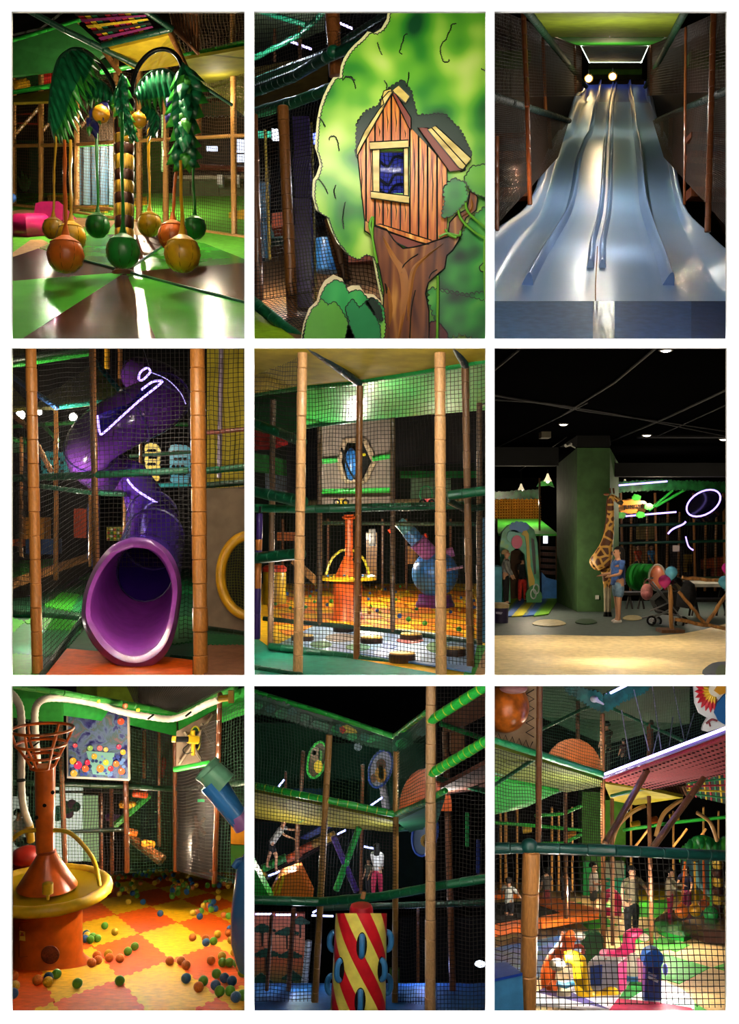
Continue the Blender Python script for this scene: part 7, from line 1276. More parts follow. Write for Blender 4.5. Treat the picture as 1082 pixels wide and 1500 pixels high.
for a, b_ in (((286, 1194), (290, 1236)), ((300, 1198), (270, 1238)), ((286, 1200), (300, 1222)), ((268, 1236), (292, 1240))): obj('log', MB().tube([P(*a, 23), P(*b_, 23)], S(2.5, 23), 8), M('#6a4a2c', 'wood'), t)
cut('soft_wall', [(338, 1190), (364, 1196), (364, 1238), (338, 1236)], 17.3, .2, M('#c8821c'), label='amber padded wall block at the right edge', cat='wall pad'); cut('soft_wall', [(338, 1238), (364, 1239), (364, 1270), (338, 1268)], 17.3, .2, M('#1c6a2c'), label='green padded wall block below the amber one', cat='wall pad')
for x0, x1, m, l in ((190, 206, '#1c3a18', 'dark green'), (206, 232, '#1a2030', 'dark blue'), (234, 256, '#20180f', 'blackish'), (264, 290, '#102014', 'deep green')): cut('mural_strip', [(x0, 1066), (x1, 1070), (x1, 1262), (x0, 1262)], 28, .1, M(m, 'bark'), label=l+' jungle mural strip behind the corner net', cat='mural')
obj('macaw_print', MB().sphere(P(240, 1118, 27.8), (S(4, 28), .05, S(10, 28)), 10, 8).sphere(P(238, 1130, 27.8), (S(3, 28), .05, S(10, 28)), 10, 8), M('#8a1c1c', 'print'), None, 'small red bird painted on the corner mural', 'mural')

# ================================================================== room 8: striped climbing column
d8 = 12.7; RD, YL = M('#c81a24', 'vinyl'), M('#e0d05a', 'vinyl')
t = thing('striped_column', 'red and yellow spiral striped padded column with blue handles', 'padded column', P(527, 1489, d8))
def colp(a, v, grow=1.0):   # angle, 0 top .. 1 bottom
    y = 1323+v*165; cx = 529-5*v; r = 37.5+3*v; return P(cx, y, d8)+Vector((S(r, d8)*math.sin(a)*grow, -S(r, d8)*math.cos(a)*grow, -S(r, d8)*(1-math.cos(a))*.4*(1-v)))
NS = 12; SUB = 5; VR = 26
for s in range(NS):
    rows = [[colp(2*math.pi*(s+u/SUB)/NS-.7+2.35*v/VR+.0, v/VR) for u in range(SUB+1)] for v in range(VR+1)]
    obj('stripe', MB().grid(rows), RD if s % 2 else YL, t, angle=2)
top = [colp(2*math.pi*k/32, 0) for k in range(32)]; obj('top_pad', MB().add(top, [tuple(range(32))]), M('#b01a28', 'vinyl'), t); obj('neck', MB().lathe(P(529, 1342, d8), [(S(18, d8), 0), (S(17, d8), S(12, d8)), (S(15, d8), S(16, d8)), (S(4, d8), S(17, d8))], 24), M('#b01a28', 'vinyl'), t); obj('cord', MB().tube([P(531, 1316, d8), P(533, 1306, d8)], S(3.5, d8), 8), M('#8a5a2c'), t)
BH = M('#2c6a9a', 'vinyl')
for a, v in ((.06, .28), (-.78, .505), (.92, .505), (.06, .755), (-1.62, .27), (1.62, .27), (-1.65, .70), (1.65, .70)):
    rows = [[colp(a+math.sin(q)*.2, v+math.cos(q)*.118*1.0, 1.012) for q in [2*math.pi*k/20 for k in range(20)]]]
    c = colp(a, v, 1.012); mb = MB(); n = 20; mb.add([c]+rows[0], [(0, 1+k, 1+(k+1) % n) for k in range(n)]); h = obj('recess', mb, BLK, t, angle=3)
    pts = [colp(a, v+u*.085, g) for u, g in ((-1, 1.01), (-.9, 1.1), (-.4, 1.17), (.4, 1.17), (.9, 1.1), (1, 1.01))]; obj('handle', MB().tube([Vector(q) for q in spline([tuple(p) for p in pts], 4)], S(4.2, d8), 10), BH, h)
# posts and rails
LB = M('#d8c07a', 'fabric'); LM8 = M('#22a83a'); YB = M('#b8c02c')
post(631, 1003, 1489, 12.6, 16, M('#b0885c'), 'stout tan post right of the striped column', x2=630, seg=28)
for x, y0, y1, d, wd, x2, l in ((482, 1076, 1489, 14.5, 10, 460, 'left of the striped column'), (580, 1100, 1489, 14.5, 9, 578, 'right behind striped column')): post(x, y0, y1, d, wd, M('#9a7038'), 'slim tan post '+l, x2=x2, seg=18)
for x, y0, y1, d, wd, x2, l in ((531, 1120, 1330, 17, 6, 528, 'left of the blue rimmed plaque'), (444, 1100, 1158, 18, 6, 441, 'beside the green rimmed plaque'), (436, 1205, 1278, 17, 7, 434, 'above the orange pyramid'), (652, 1070, 1489, 16, 10, 664, 'behind the right net'), (398, 1340, 1489, 16, 6, 388, 'before the mural centre'), (430, 1330, 1489, 16, 8, 420, 'at the mural edge'), (612, 1330, 1480, 19, 5, 612, 'behind the stout post, low down'), (418, 1130, 1160, 19, 4, 418, 'by the tiny led')): post(x, y0, y1, d, wd, M('#6a3f22'), 'brown rear post '+l, 'rear posts of the striped column room', x2=x2, seg=18)
rail([(364, 1011, 15.4), (480, 1046, 15), (577, 1079, 14.8)], 8, LM8, 'lime top beam falling towards the room corner', seg=16, band=YB); rail([(577, 1079, 14.8), (626, 1042, 13.6)], 8, LM8, 'lime top beam rising from the room corner', fine=True, seg=16, band=YB)
rail([(364, 1149, 15), (480, 1172, 14.5), (580, 1193, 14.5)], 10, LM8, 'lime mid beam left of room corner', seg=15, band=YB); rail([(580, 1193, 14.5), (620, 1176, 13.6), (652, 1158, 13)], 9, LM8, 'lime mid beam right of room corner', seg=15, band=YB)
rail([(630, 1056, 12.6), (716, 1002, 11.9)], 15, LM8, 'thick lime bar at upper right of stout post', seg=18, band=YB); rail([(630, 1134, 12.6), (716, 1083, 11.9)], 15, LM8, 'thick lime bar at middle right of stout post', seg=12, band=YB); rail([(645, 1060, 14), (716, 1085, 14.5)], 8, M('#14803a'), 'dark lime bar crossing behind the right bars', seg=14, fine=True)
rail([(640, 1140, 14), (716, 1160, 14.4)], 8, M('#0e4a2c'), 'dark green bar under the right mesh deck', fine=True)
rail([(364, 1318, 14), (468, 1321, 14), (560, 1313, 13.4), (635, 1299, 12.9), (716, 1286, 12.6)], 13, GRN, 'dark green rail above the striped column', seg=20); rail([(468, 1330, 14.6), (716, 1322, 14.6)], 9, DGRN, 'lower dark green rail behind the column', seg=20)
rail([(364, 1192, 17), (440, 1202, 16.5), (580, 1215, 16.5), (620, 1212, 16.5)], 7, M('#0f5a30'), 'green rear beam under the olive decks', fine=True); rail([(480, 1178, 15), (438, 1203, 16.5)], 6, M('#0f5a30'), 'green cross beam left under the deck', fine=True); rail([(578, 1198, 15), (535, 1213, 16.5)], 6, M('#0f5a30'), 'green cross beam right under the deck', fine=True)
slab('deck', [(364, 1153, 15.2), (480, 1176, 14.7), (580, 1197, 14.7), (580, 1214, 16.5), (438, 1202, 16.6), (364, 1192, 17)], M('#7a6e1e', 'matte'), label='olive yellow deck underside above striped column', cat='deck'); slab('deck', [(580, 1197, 14.7), (652, 1162, 13.2), (640, 1200, 15.5), (600, 1214, 16.5)], M('#1c5a30', 'matte'), label='green deck underside right of room corner', cat='deck')
# leafy garland
for pts, d, seed, l in (([(364, 1016), (480, 1050), (577, 1083), (577, 1100), (540, 1092), (480, 1072), (410, 1050), (364, 1042)], 15.1, 3, 'left'), ([(577, 1083), (624, 1048), (624, 1066), (600, 1090), (577, 1100)], 14.4, 4, 'right')):
    g = thing('leaf_garland', 'dark green leaf garland hanging under the %s lime top beam' % l, 'garland', P(pts[0][0], pts[-1][1], d)); cut('leaf_band', jag(pts, 3, 7, seed=seed), d+.05, .04, M('#0c4a30', 'leaf'), g)
    rn = random.Random(seed)
    for i in range(16 if l == 'left' else 6):
        u = rn.random(); x = (364+u*212) if l == 'left' else 580+u*40; yb = 1016+(x-364)*.315 if l == 'left' else 1088-(x-580)*.8; y = yb+rn.uniform(6, 16); cut('leaf', jag(arc(x, y, 7, 5, 0, 360, 7)[:-1], 1.5, 5, seed=i), d-.03*rn.random(), .02, M(('#146a44', '#1c8a4a', '#0f5a4a')[i % 3], 'leaf'), g)
t = thing('toucan_cutout', 'small yellow and red toucan cutout in the leaf garland', 'cutout board', P(508, 1078, 14.7)); cut('bird_body', [(500, 1064), (508, 1062), (520, 1068), (524, 1074), (514, 1074), (504, 1074)], 14.7, .03, M('#c8b03a', 'print'), t); cut('bird_head', [(497, 1066), (502, 1064), (507, 1070), (502, 1075), (498, 1072)], 14.68, .03, M('#c02a1c', 'print'), t)
# plaques
def plaque(x, y, rx, ry, tilt, rim, face, mot, lab):
    t = thing('oval_plaque', lab, 'plaque', P(x, y+ry, 17)); ct, sn = math.cos(tilt), math.sin(tilt)
    pts = [(x+rx*math.cos(a)*ct-ry*math.sin(a)*sn, y+rx*math.cos(a)*sn+ry*math.sin(a)*ct) for a in [2*math.pi*k/22 for k in range(22)]]; cut('plaque_face', pts, 17, .05, M(face, 'print'), t); obj('plaque_rim', MB().tube([P(px, py, 16.97) for px, py in pts], S(2, 17), 6, closed=True), M(rim), t)
    for (dx, dy, a, b_, m) in mot: cut('painted_shape', jag(arc(x+dx, y+dy, a, b_, 0, 360, 10)[:-1], .8, 4, seed=int(a*3)), 16.93, .02, M(m, 'print'), t)
plaque(464, 1113, 13, 27, .25, '#2c9a3a', '#3a3020', [(-2, -8, 7, 10, '#5a4a3a'), (2, 10, 6, 9, '#a8941c'), (-4, -10, 3, 4, '#b0a090'), (5, -6, 3, 8, '#2c6a2c')], 'green rimmed oval plaque with painted animal in yellow grass')
plaque(557, 1126, 16, 28, .3, '#2c4a9a', '#8a90a8', [(0, 8, 8, 12, '#a87a2c'), (1, -6, 7, 8, '#4a2c1a'), (1, 8, 4, 8, '#c8b070'), (-10, 14, 4, 6, '#6a4a3a')], 'blue rimmed oval plaque with painted brown animal')
plaque(622, 1222, 18, 32, .2, '#2c4a9a', '#5a6a80', [(4, 10, 10, 10, '#8a6a2c'), (4, 12, 6, 5, '#3a2414')], 'grey blue plaque behind the stout post')
post(560, 1148, 1185, 17.5, 12, M('#9a9aa0', 'matte'), 'grey striped pennant stem below the blue plaque', x2=566)
# domes, pyramids, tubes
mb = MB()
def dome(x0, x1, yb, h, d, m, lab):
    n = 12; rows = []
    for i in range(n+1):
        a = math.pi*i/n; rows.append([P((x0+x1)/2-(x1-x0)/2*math.cos(a), yb-h*math.sin(a), d+q) for q in (0, .4, .8)])
    t = thing('soft_dome', lab, 'soft dome', P((x0+x1)/2, yb, d)); obj('dome_shell', MB().grid(rows), m, t, angle=2); cut('dome_face', [(p0[0], p0[1]) for p0 in [((x0+x1)/2-(x1-x0)/2*math.cos(math.pi*i/n), yb-h*math.sin(math.pi*i/n)) for i in range(n+1)]], d, .03, m, t)
dome(584, 662, 1188, 62, 15.3, M('#c0541c'), 'orange soft dome behind the lime corner beam')
def pyramid(x0, x1, yt, yb, xt, d, m, lab, stripes=None):
    t = thing('soft_pyramid', lab, 'soft pyramid', P((x0+x1)/2, yb, d)); cut('face', [(x0, yb), (xt, yt), (x1, yb)], d, .3, m, t)
    if stripes:
        for s in stripes: cut('stripe', s, d-.02, .02, M('#d8b01c'), t)
pyramid(354, 398, 1262, 1320, 367, 15.2, M('#1f9a34'), 'green soft pyramid at the left room edge')
t = thing('soft_pyramid', 'orange soft pyramid with yellow stripes on rail deck', 'soft pyramid', P(425, 1313, 15.6)); cut('face', [(394, 1312), (408, 1285), (439, 1274), (458, 1314)], 15.6, .35, M('#d0621c'), t); cut('stripe', [(404, 1310), (414, 1282), (418, 1281), (410, 1310)], 15.58, .03, M('#d8a81c'), t); cut('stripe', [(398, 1310), (408, 1286), (410, 1285), (402, 1310)], 15.58, .03, M('#d8a81c'), t)
slab('green_mat', [(364, 1313, 15.6), (466, 1314, 15.6), (466, 1320, 14.2), (364, 1318, 14.2)], M('#1c8a34', 'mat'), label='green mat edge under the pyramids', cat='mat')
for a, b_, wd, m, l in (((526, 1212), (492, 1304), 10, '#1c8a34', 'green padded tube crossing the purple one'), ((488, 1225), (522, 1306), 9, '#3a2068', 'purple padded tube crossing the green one')):
    post(a[0], a[1], b_[1], 16, wd, M(m), l, x2=b_[0], seg=40)
t = thing('roller_incline', 'incline with green, orange and yellow soft rollers', 'ramp', P(385, 1280, 18)); obj('incline_beam', MB().tube([P(378, 1292, 18), P(500, 1222, 18.5)], S(4, 18), 8), M('#2a1810'), t); obj('blue_side', MB().prism(px3([(440, 1228), (470, 1210), (486, 1212), (450, 1230)], 18.6), (0, .1, 0)), M('#1c2c7a'), t)
for x, y, m, wd in ((402, 1264, '#1c7a2c', 34), (430, 1254, '#b84a1c', 20), (448, 1242, '#b04018', 20), (464, 1234, '#8a6a2c', 16), (484, 1226, '#a8801c', 14), (383, 1280, '#c8a01c', 10)): obj('roller', MB().tube([P(x-wd/2, y+wd*.25, 17.8), P(x+wd/2, y-wd*.25, 17.8)], S(6, 17.8), 12), M(m), t)
# people
person('girl in white top and red trousers standing on upper deck', P(552, 1312, 15.6), S(76, 15.6), math.radians(165), M('#b8b4b0', 'fabric'), M('#b02a4a', 'fabric'), M('#0d0a09', 'matte'), longhair=True, legs=((.15, .05), (-.1, .05)), sleeve='long')
person('small child in grey top beside the girl', P(540, 1312, 16.4), S(54, 16.4), math.radians(-40), M('#4a5048', 'fabric'), M('#141420', 'fabric'), M('#0d0a09', 'matte'))
person('boy in white shirt and dark shorts climbing over the rollers', P(398, 1274, 17.2), S(76, 17.2), math.radians(75), M('#a0a09c', 'fabric'), M('#14161c', 'fabric'), M('#0d0a09', 'matte'), lower='shorts', lean=.22, arms=((1.0, .1), (1.3, .1)), legs=((.5, .05), (-.3, .05)))
# nets
net([(364, 1020, 14.9), (481, 1056, 14.6), (480, 1172, 14.6), (364, 1150, 14.9)], 4.8, 'dark green net above the lime beam, left bay', NETG, th=.8); net([(482, 1056, 14.6), (578, 1085, 14.6), (580, 1192, 14.6), (482, 1172, 14.6)], 4.8, 'dark green net above the lime beam, corner bay', NETG, th=.8); net([(364, 1152, 14.9), (480, 1174, 14.5), (472, 1320, 14.3), (364, 1318, 14.6)], 4.8, 'black net over the pyramids', th=.8); net([(480, 1174, 14.5), (580, 1195, 14.5), (580, 1312, 14.2), (472, 1320, 14.3)], 4.8, 'black net before the girl', th=.8); net([(640, 1003, 13.2), (716, 1003, 12.8), (716, 1489, 12.8), (640, 1489, 13.2)], 6.2, 'black net right of the stout post', th=1.0); net([(582, 1090, 14.4), (622, 1050, 13.4), (622, 1180, 13.4), (582, 1190, 14.4)], 4.8, 'dark green net before orange dome', NETG, th=.8)
net([(364, 1325, 14.6), (468, 1328, 14.6), (460, 1489, 14.6), (364, 1489, 14.6)], 5.5, 'black net before the savanna mural', th=.8); net([(580, 1325, 14.6), (622, 1322, 14.2), (622, 1489, 14.2), (578, 1489, 14.6)], 5.5, 'black net between the slim and stout posts', th=.8)
slab('mesh_deck', [(645, 1148, 13.4), (716, 1110, 13), (716, 1150, 15), (650, 1158, 15)], M('#5a3020', 'mesh'), label='brown mesh deck right of the stout post', cat='deck'); cut('brown_roll', [(650, 1042), (716, 1010), (716, 1045), (678, 1065), (650, 1075)], 15.5, .3, M('#7a4a34'), label='pinkish brown padded wall at upper right', cat='wall pad'); cut('brown_roll', [(660, 1075), (680, 1066), (680, 1100), (660, 1105)], 15.2, .2, M('#8a5a3c'), label='short brown padded block under the roll', cat='wall pad')
# lower background
mu = thing('savanna_mural', 'sunset savanna mural board with dark trees', 'mural', P(408, 1474, 18)); cut('mural_sky', [(366, 1338), (446, 1338), (446, 1476), (366, 1476)], 18, .08, ramp_mat('sunset_print', ['#3a4a24', '#4a5a2c', '#a8502c', '#c8785a', '#b85a4a'], rough=.5, axis=2), mu)
for x, y, w_, h in ((384, 1362, 20, 8), (420, 1366, 18, 7), (440, 1350, 14, 7), (390, 1398, 22, 8), (425, 1400, 18, 8), (382, 1438, 18, 12), (428, 1432, 16, 10)): cut('painted_tree', jag([(x-w_, y+2), (x, y-h), (x+w_, y+2), (x, y+4)], 1.2, 5, seed=x), 17.95, .03, M('#123a2c', 'print'), mu); cut('painted_trunk', [(x-1.5, y+3), (x+1.5, y+3), (x+1, y+24), (x-1, y+24)], 17.96, .03, M('#1c1c14', 'print'), mu)
for i, (a, b_) in enumerate((((374, 1339), (398, 1339)), ((404, 1340), (434, 1340)), ((456, 1341), (488, 1342)), ((458, 1337), (466, 1332)), ((393, 1283), (432, 1268)), ((540, 1182), (560, 1168)), ((494, 1222), (506, 1216)), ((533, 1240), (548, 1243)), ((408, 1152), (416, 1142)))):
    obj('led_tube', MB().tube([P(*a, 16.7), P(*b_, 16.7)], S(1.3, 16.7), 6), M('#a8b0ff', 'emit5'), None, ('violet led tube over the mural, first of the row', 'violet led tube over the mural centre', 'violet led tube left of the striped column', 'short angled led above the mural row', 'sloping led tube behind the orange pyramid', 'short led tube below the blue plaque', 'tiny led tube by the crossing tubes', 'tiny led tube behind the girl', 'tiny led tube under the green plaque')[i], 'led light')
f8 = Floor(1290, 1483, 13.4); tag(f8.poly('floor_column_room', [(367, 1489), (716, 1489), (716, 1440), (367, 1440)], M('#1c4a7a', 'mat'), th=.03), 'dim blue mat floor around the striped column', kind='structure')
struct('wall_back_column', MB().boxpx(367, 1003, 716, 1489, 30, .2), M('#07080d', 'matte'), label='near black rear wall of the striped column room')
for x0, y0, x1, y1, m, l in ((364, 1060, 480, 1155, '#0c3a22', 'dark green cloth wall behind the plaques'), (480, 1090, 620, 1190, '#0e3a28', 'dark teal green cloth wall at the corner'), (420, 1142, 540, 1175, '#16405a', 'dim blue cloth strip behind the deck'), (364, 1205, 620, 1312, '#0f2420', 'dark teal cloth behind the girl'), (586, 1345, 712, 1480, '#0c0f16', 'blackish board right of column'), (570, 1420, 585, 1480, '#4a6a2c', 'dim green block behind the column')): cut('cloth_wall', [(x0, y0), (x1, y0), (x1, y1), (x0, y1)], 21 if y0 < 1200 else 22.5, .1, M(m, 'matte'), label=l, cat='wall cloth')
obj('floor_lamp_glow', MB().sphere(P(703, 1412, 20), (S(8, 20), .1, S(4, 20)), 12, 8), M('#e0ecff', 'emit5'), None, 'oval bright lamp low behind the right net', 'lamp'); obj('round_light', MB().sphere(P(524, 1094, 20), S(6, 20), 12, 8), M('#7a8a8a', 'emit0.4'), None, 'dim round bulkhead lamp behind corner net', 'lamp')
post(452, 1378, 1440, 17.5, 10, M('#8a9098'), 'grey and black banded leg beside the mural', x2=446, band=BLK, seg=8)
for x, y, m in ((684, 1190, '#1c8a3a'), (700, 1230, '#1a2a6a')): post(x, y, y+50, 18, 6, M(m), ('green' if m[1:3] == '1c' else 'navy')+' upright bar behind the right net')

# ================================================================== room 9: rocking horse corner
f9 = Floor(1175, 1483, 12.6)
G9, T9, Y9 = M('#3fa02c', 'mat'), M('#b88e5a', 'mat'), M('#d0b01c', 'mat')
fl9 = tag(f9.poly('floor_horse_corner', [(717, 1489), (1072, 1489), (1072, 1292), (717, 1292)], M('#c09a66', 'mat'), th=.03), 'tan and green mat floor of the rocking horse corner', kind='structure')
for pts, m in (([(971, 1397), (1040, 1418), (995, 1442), (960, 1432)], G9), ([(1044, 1418), (1072, 1408), (1072, 1425)], G9), ([(955, 1378), (1000, 1376), (975, 1392), (955, 1396)], G9), ([(1010, 1466), (1048, 1489), (1000, 1489)], G9), ([(840, 1345), (880, 1340), (905, 1356), (862, 1362)], G9), ([(935, 1320), (985, 1318), (965, 1345), (925, 1342)], G9), ([(880, 1325), (915, 1322), (925, 1335), (890, 1340)], G9), ([(905, 1372), (950, 1360), (960, 1376), (915, 1386)], G9), ([(785, 1328), (850, 1322), (860, 1330), (790, 1338)], G9),
               ([(930, 1305), (985, 1300), (990, 1316), (930, 1320)], Y9), ([(990, 1302), (1072, 1300), (1072, 1318), (995, 1320)], Y9), ([(965, 1372), (1010, 1385), (990, 1395), (960, 1384)], G9)):
    f9.poly('mat_tile', pts, m, th=.01, up=.012, parent=fl9)
# round white/magenta mat
rm = thing('round_mat', 'round white mat with magenta slices under the rocking horses', 'mat', f9.p(900, 1480)); cxm, cym = 895, 1478
def mp(a, r=1): return (max(718, min(1071, cxm+122*r*math.cos(a))), min(1488.5, cym-46*r*math.sin(a)))
for i in range(9):
    a0, a1 = math.pi*i/9-.1, math.pi*(i+1)/9-.1; f9.poly('mat_slice', [(cxm, min(1488, cym+6))]+[mp(a0+(a1-a0)*k/4) for k in range(5)], M(('#d8d4d4', '#d8d4d4', '#d8d4d4', '#2c8a3a', '#d8d4d4', '#d8d4d4', '#d8d4d4', '#3a2c6a', '#d8d4d4')[i], 'mat'), th=.03, up=.04, parent=rm)
f9.poly('mat_slice', [(905, 1468), (965, 1474), (1012, 1482), (1016, 1488), (890, 1488)], M('#c0204a', 'mat'), th=.03, up=.05, parent=rm)
# front post, rail, net, block
TP = M('#b87c40'); post(778, 1247, 1489, 12.3, 25, TP, 'stout tan post under the dark green front rail', x2=772, seg=66, fine=True)
rail([(717, 1243, 12.4), (778, 1242, 12.3), (900, 1246, 12.3), (1072, 1254, 12.6)], 16, M('#0c3f38'), 'thick dark teal front rail across horse corner', seg=38); obj('rail_joint', MB().sphere(P(775, 1240, 12.3), (S(13, 12.3), S(11, 12.3), S(12, 12.3)), 14, 10), M('#0c3f38'), None, 'dark teal pad joint where rail meets stout post', 'pad')
rail([(1066, 1180, 12.7), (1064, 1489, 12.7)], 6, M('#9a8048'), 'thin tan upright at the right end of front rail', fine=True)
net([(784, 1252, 12.75), (1066, 1258, 12.9), (1066, 1489, 12.9), (784, 1489, 12.75)], 9.0, 'black knotted net under the front rail', th=1.5, skew=.06); net([(718, 1250, 12.8), (766, 1250, 12.8), (766, 1420, 12.8), (718, 1420, 12.8)], 7.5, 'black net strip left of the stout post', th=1.2)
bb = thing('soft_block', 'two-tone blue soft foam block beside the stout post', 'soft block', P(742, 1489, 11.9)); obj('front_face', MB().prism([P(718, 1439, 11.9), P(765, 1429, 11.95), P(767, 1489, 11.9), P(718, 1489, 11.85)], (0, .04, 0)), M('#3a7aa8'), bb); obj('top_face', MB().prism([P(718, 1439, 11.88), P(765, 1429, 11.93), P(742, 1413, 12.5), P(718, 1414, 12.5)], (0, 0, .03)), M('#1c3f9a'), bb)
# rocking horses
def horse(lab, col, cream, d, pts_body, pts_head, muzz, extra=()):
    t = thing('rocking_horse', lab, 'rocking horse', P(pts_body[0][0], max(p[1] for p in pts_body)+pts_body[0][2], d)); sp = spline(pts_body, 6); obj('body', MB().tube([P(x, y, d+dz) for x, y, r, dz in sp], [S(r, d) for x, y, r, dz in sp], 16), col, t)
    sp = spline(pts_head, 6); obj('head', MB().tube([P(x, y, d-.05) for x, y, r in sp], [S(r, d) for x, y, r in sp], 14), col, t); x, y, r = muzz; obj('muzzle', MB().sphere(P(x, y, d-.12), (S(r*1.3, d), S(r, d), S(r, d)), 14, 10), cream, t); obj('eye', MB().sphere(P(x+r*.7, y-r*.6, d-.05-S(r*1.1, d)), S(1.8, d), 8, 6), BLK, t)
    for nm, mb, m in extra: obj(nm, mb, m, t)
    return t
d = 13.5; CRM = M('#d8c8a4'); YH = M('#d8a81c', 'gloss')
horse('yellow rocking horse with blue saddle behind the net', YH, CRM, d, [(850, 1420, 11, 0), (853, 1445, 12, 0), (862, 1462, 13, 0), (880, 1464, 12, .05), (895, 1456, 11, .1), (903, 1464, 9, .1), (905, 1480, 7, .1)], [(850, 1430, 11), (848, 1410, 11.5), (838, 1402, 10), (826, 1402, 8)], (816, 1413, 9),
      [('saddle', MB().sphere(P(862, 1472, d-.05), (S(28, d), S(14, d), S(11, d)), 16, 10), M('#4a6a98')), ('chest', MB().sphere(P(826, 1462, d), (S(11, d), S(10, d), S(26, d)), 14, 10), CRM), ('collar', MB().tube([P(815, 1440, d-.1), P(828, 1444, d-.14), P(840, 1440, d-.1)], S(4, d), 8), M('#4a8aa8')), ('rocker_foot', MB().tube([P(812, 1488, d), P(850, 1488, d), P(900, 1488, d)], S(5, d), 8), M('#1c6a6a'))])
d2 = 14.0; OH = M('#d05a1c')
horse('orange rocking horse standing behind the yellow one', OH, M('#c8b8a8'), d2, [(832, 1368, 10, 0), (826, 1385, 10, 0), (812, 1402, 10, .1), (803, 1424, 11, .1), (803, 1450, 10, .1), (806, 1474, 9, .1)], [(828, 1392, 10), (834, 1374, 9), (842, 1368, 8)], (849, 1371, 6), [('mane', MB().sphere(P(812, 1454, d2-.1), (S(13, d2), S(8, d2), S(18, d2)), 12, 8), OH), ('side_wheel', MB().tube([P(846+9*math.cos(a*.52), 1392+7*math.sin(a*.52), d2) for a in range(12)], S(3, d2), 6, closed=True), M('#8a3a2c'))])
d3 = f9.d(1440); PH = M('#c0245a')
horse('pink rocking horse with floral cream belly', PH, M('#d8b8a0'), d3, [(886, 1394, 8, .1), (888, 1398, 9, .1), (902, 1398, 8, .05), (914, 1393, 8, 0), (920, 1384, 9, 0)], [(921, 1392, 9), (922, 1372, 8.5), (932, 1367, 7.5), (940, 1368, 6)], (943, 1373, 5.5),
      [('belly', MB().sphere(P(926, 1416, d3), (S(14, d3), S(12, d3), S(22, d3)), 16, 10), M('#a8a088')), ('skirt', MB().lathe(P(925, 1440, d3), [(S(14, d3), 0), (S(13, d3), S(14, d3))], 16), M('#2c5a80')), ('mane', MB().sphere(P(921, 1376, d3+.1), (S(10, d3), S(6, d3), S(14, d3)), 12, 8), PH), ('front_leg', MB().tube([P(936, 1404, d3-.1), P(937, 1425, d3-.12), P(938, 1438, d3-.12)], [S(4, d3), S(3, d3), S(4, d3)], 8), M('#c87890'))])
dK = f9.d(1482)+.5; t = thing('horse_back', 'blue padded rocker back with curled top', 'rocking horse', P(960, 1488, dK)); BLH = M('#1c3a80', 'vinyl')
obj('pillar', MB().prism(px3([(945, 1408), (968, 1412), (969, 1488), (943, 1488)], dK), (0, .12, 0)), BLH, t); sp = spline([(942, 1412), (946, 1398), (958, 1392), (970, 1398), (971, 1410)], 5); obj('curled_top', MB().prism(px3(sp+[(966, 1418), (945, 1416)], dK-.1), (0, .16, 0)), M('#2c62c0', 'vinyl'), t); cut('white_print', [(950, 1430), (964, 1436), (963, 1440), (949, 1433)], dK-.02, .02, M('#b8bcc8', 'print'), t); cut('white_print', [(950, 1424), (962, 1430), (960, 1432), (949, 1427)], dK-.02, .02, M('#8a90b0', 'print'), t); obj('side_grip', MB().sphere(P(974, 1420, dK+.2), (S(4, dK), .05, S(9, dK)), 10, 8), M('#3a5aa0'), t)
# centre box
dX = f9.d(1478)+.8; t = thing('control_box', 'white, blue and magenta padded box between the horses', 'padded box', P(890, 1480, dX))
obj('box_front', MB().prism(px3([(862, 1412), (905, 1412), (905, 1482), (864, 1470)], dX), (0, .04, 0)), M('#d0ccd0'), t); obj('box_side', MB().prism([P(905, 1413, dX-.02), P(918, 1406, dX+.4), P(917, 1474, dX+.4), P(905, 1484, dX-.02)], (.02, .1, 0)), M('#a82460'), t); cut('blue_panel', [(864, 1416), (882, 1414), (881, 1444), (865, 1444)], dX-.03, .02, M('#1c409a'), t); obj('box_top', MB().prism([P(862, 1412, dX), P(905, 1412, dX), P(918, 1405, dX+.5), P(872, 1403, dX+.5)], (0, 0, .03)), M('#d8d0cc'), t); obj('red_button', MB().sphere(P(887, 1407, dX+.2), S(3, dX), 10, 6), M('#b83a1c'), t)
# trampoline
tr9 = thing('trampoline', 'black trampoline bed framed by orange pads', 'trampoline', P(790, 1395, 16)); OP = M('#d8641c')
f9.poly('bed', [(717, 1376), (830, 1360), (788, 1338), (717, 1342)], M('#1a1614', 'matte'), th=.05, up=.3, parent=tr9)
for nm, pts in (('front_pad', [(717, 1392), (717, 1382), (830, 1360), (877, 1353), (877, 1362), (836, 1370)]), ('side_pad', [(786, 1331), (812, 1336), (877, 1354), (858, 1361), (832, 1363), (788, 1345)]), ('rear_pad', [(717, 1325), (760, 1322), (760, 1330), (717, 1332)])):
    obj(nm, MB().prism([f9.p(x, y, .34) for x, y in pts], (0, 0, -.12)), OP, tr9, smooth=False)
f9.poly('water_mat', [(717, 1430), (717, 1392), (830, 1371), (870, 1364), (880, 1380), (840, 1410), (780, 1438)], ramp_mat('pond_print9', ['#14402c', '#1c3f80', '#2c5a9a', '#1c5a34', '#123020'], 2.2, .3), th=.02, up=.03, label='dark pond print mat before the trampoline', cat='mat'); cut('bush_print', jag([(855, 1412), (852, 1380), (862, 1368), (876, 1366), (884, 1376), (880, 1400), (866, 1416)], 1.5, 6, seed=4), 15.6, .1, M('#134a20', 'leaf'), label='dark green bush cutout behind the orange horse', cat='cutout board')
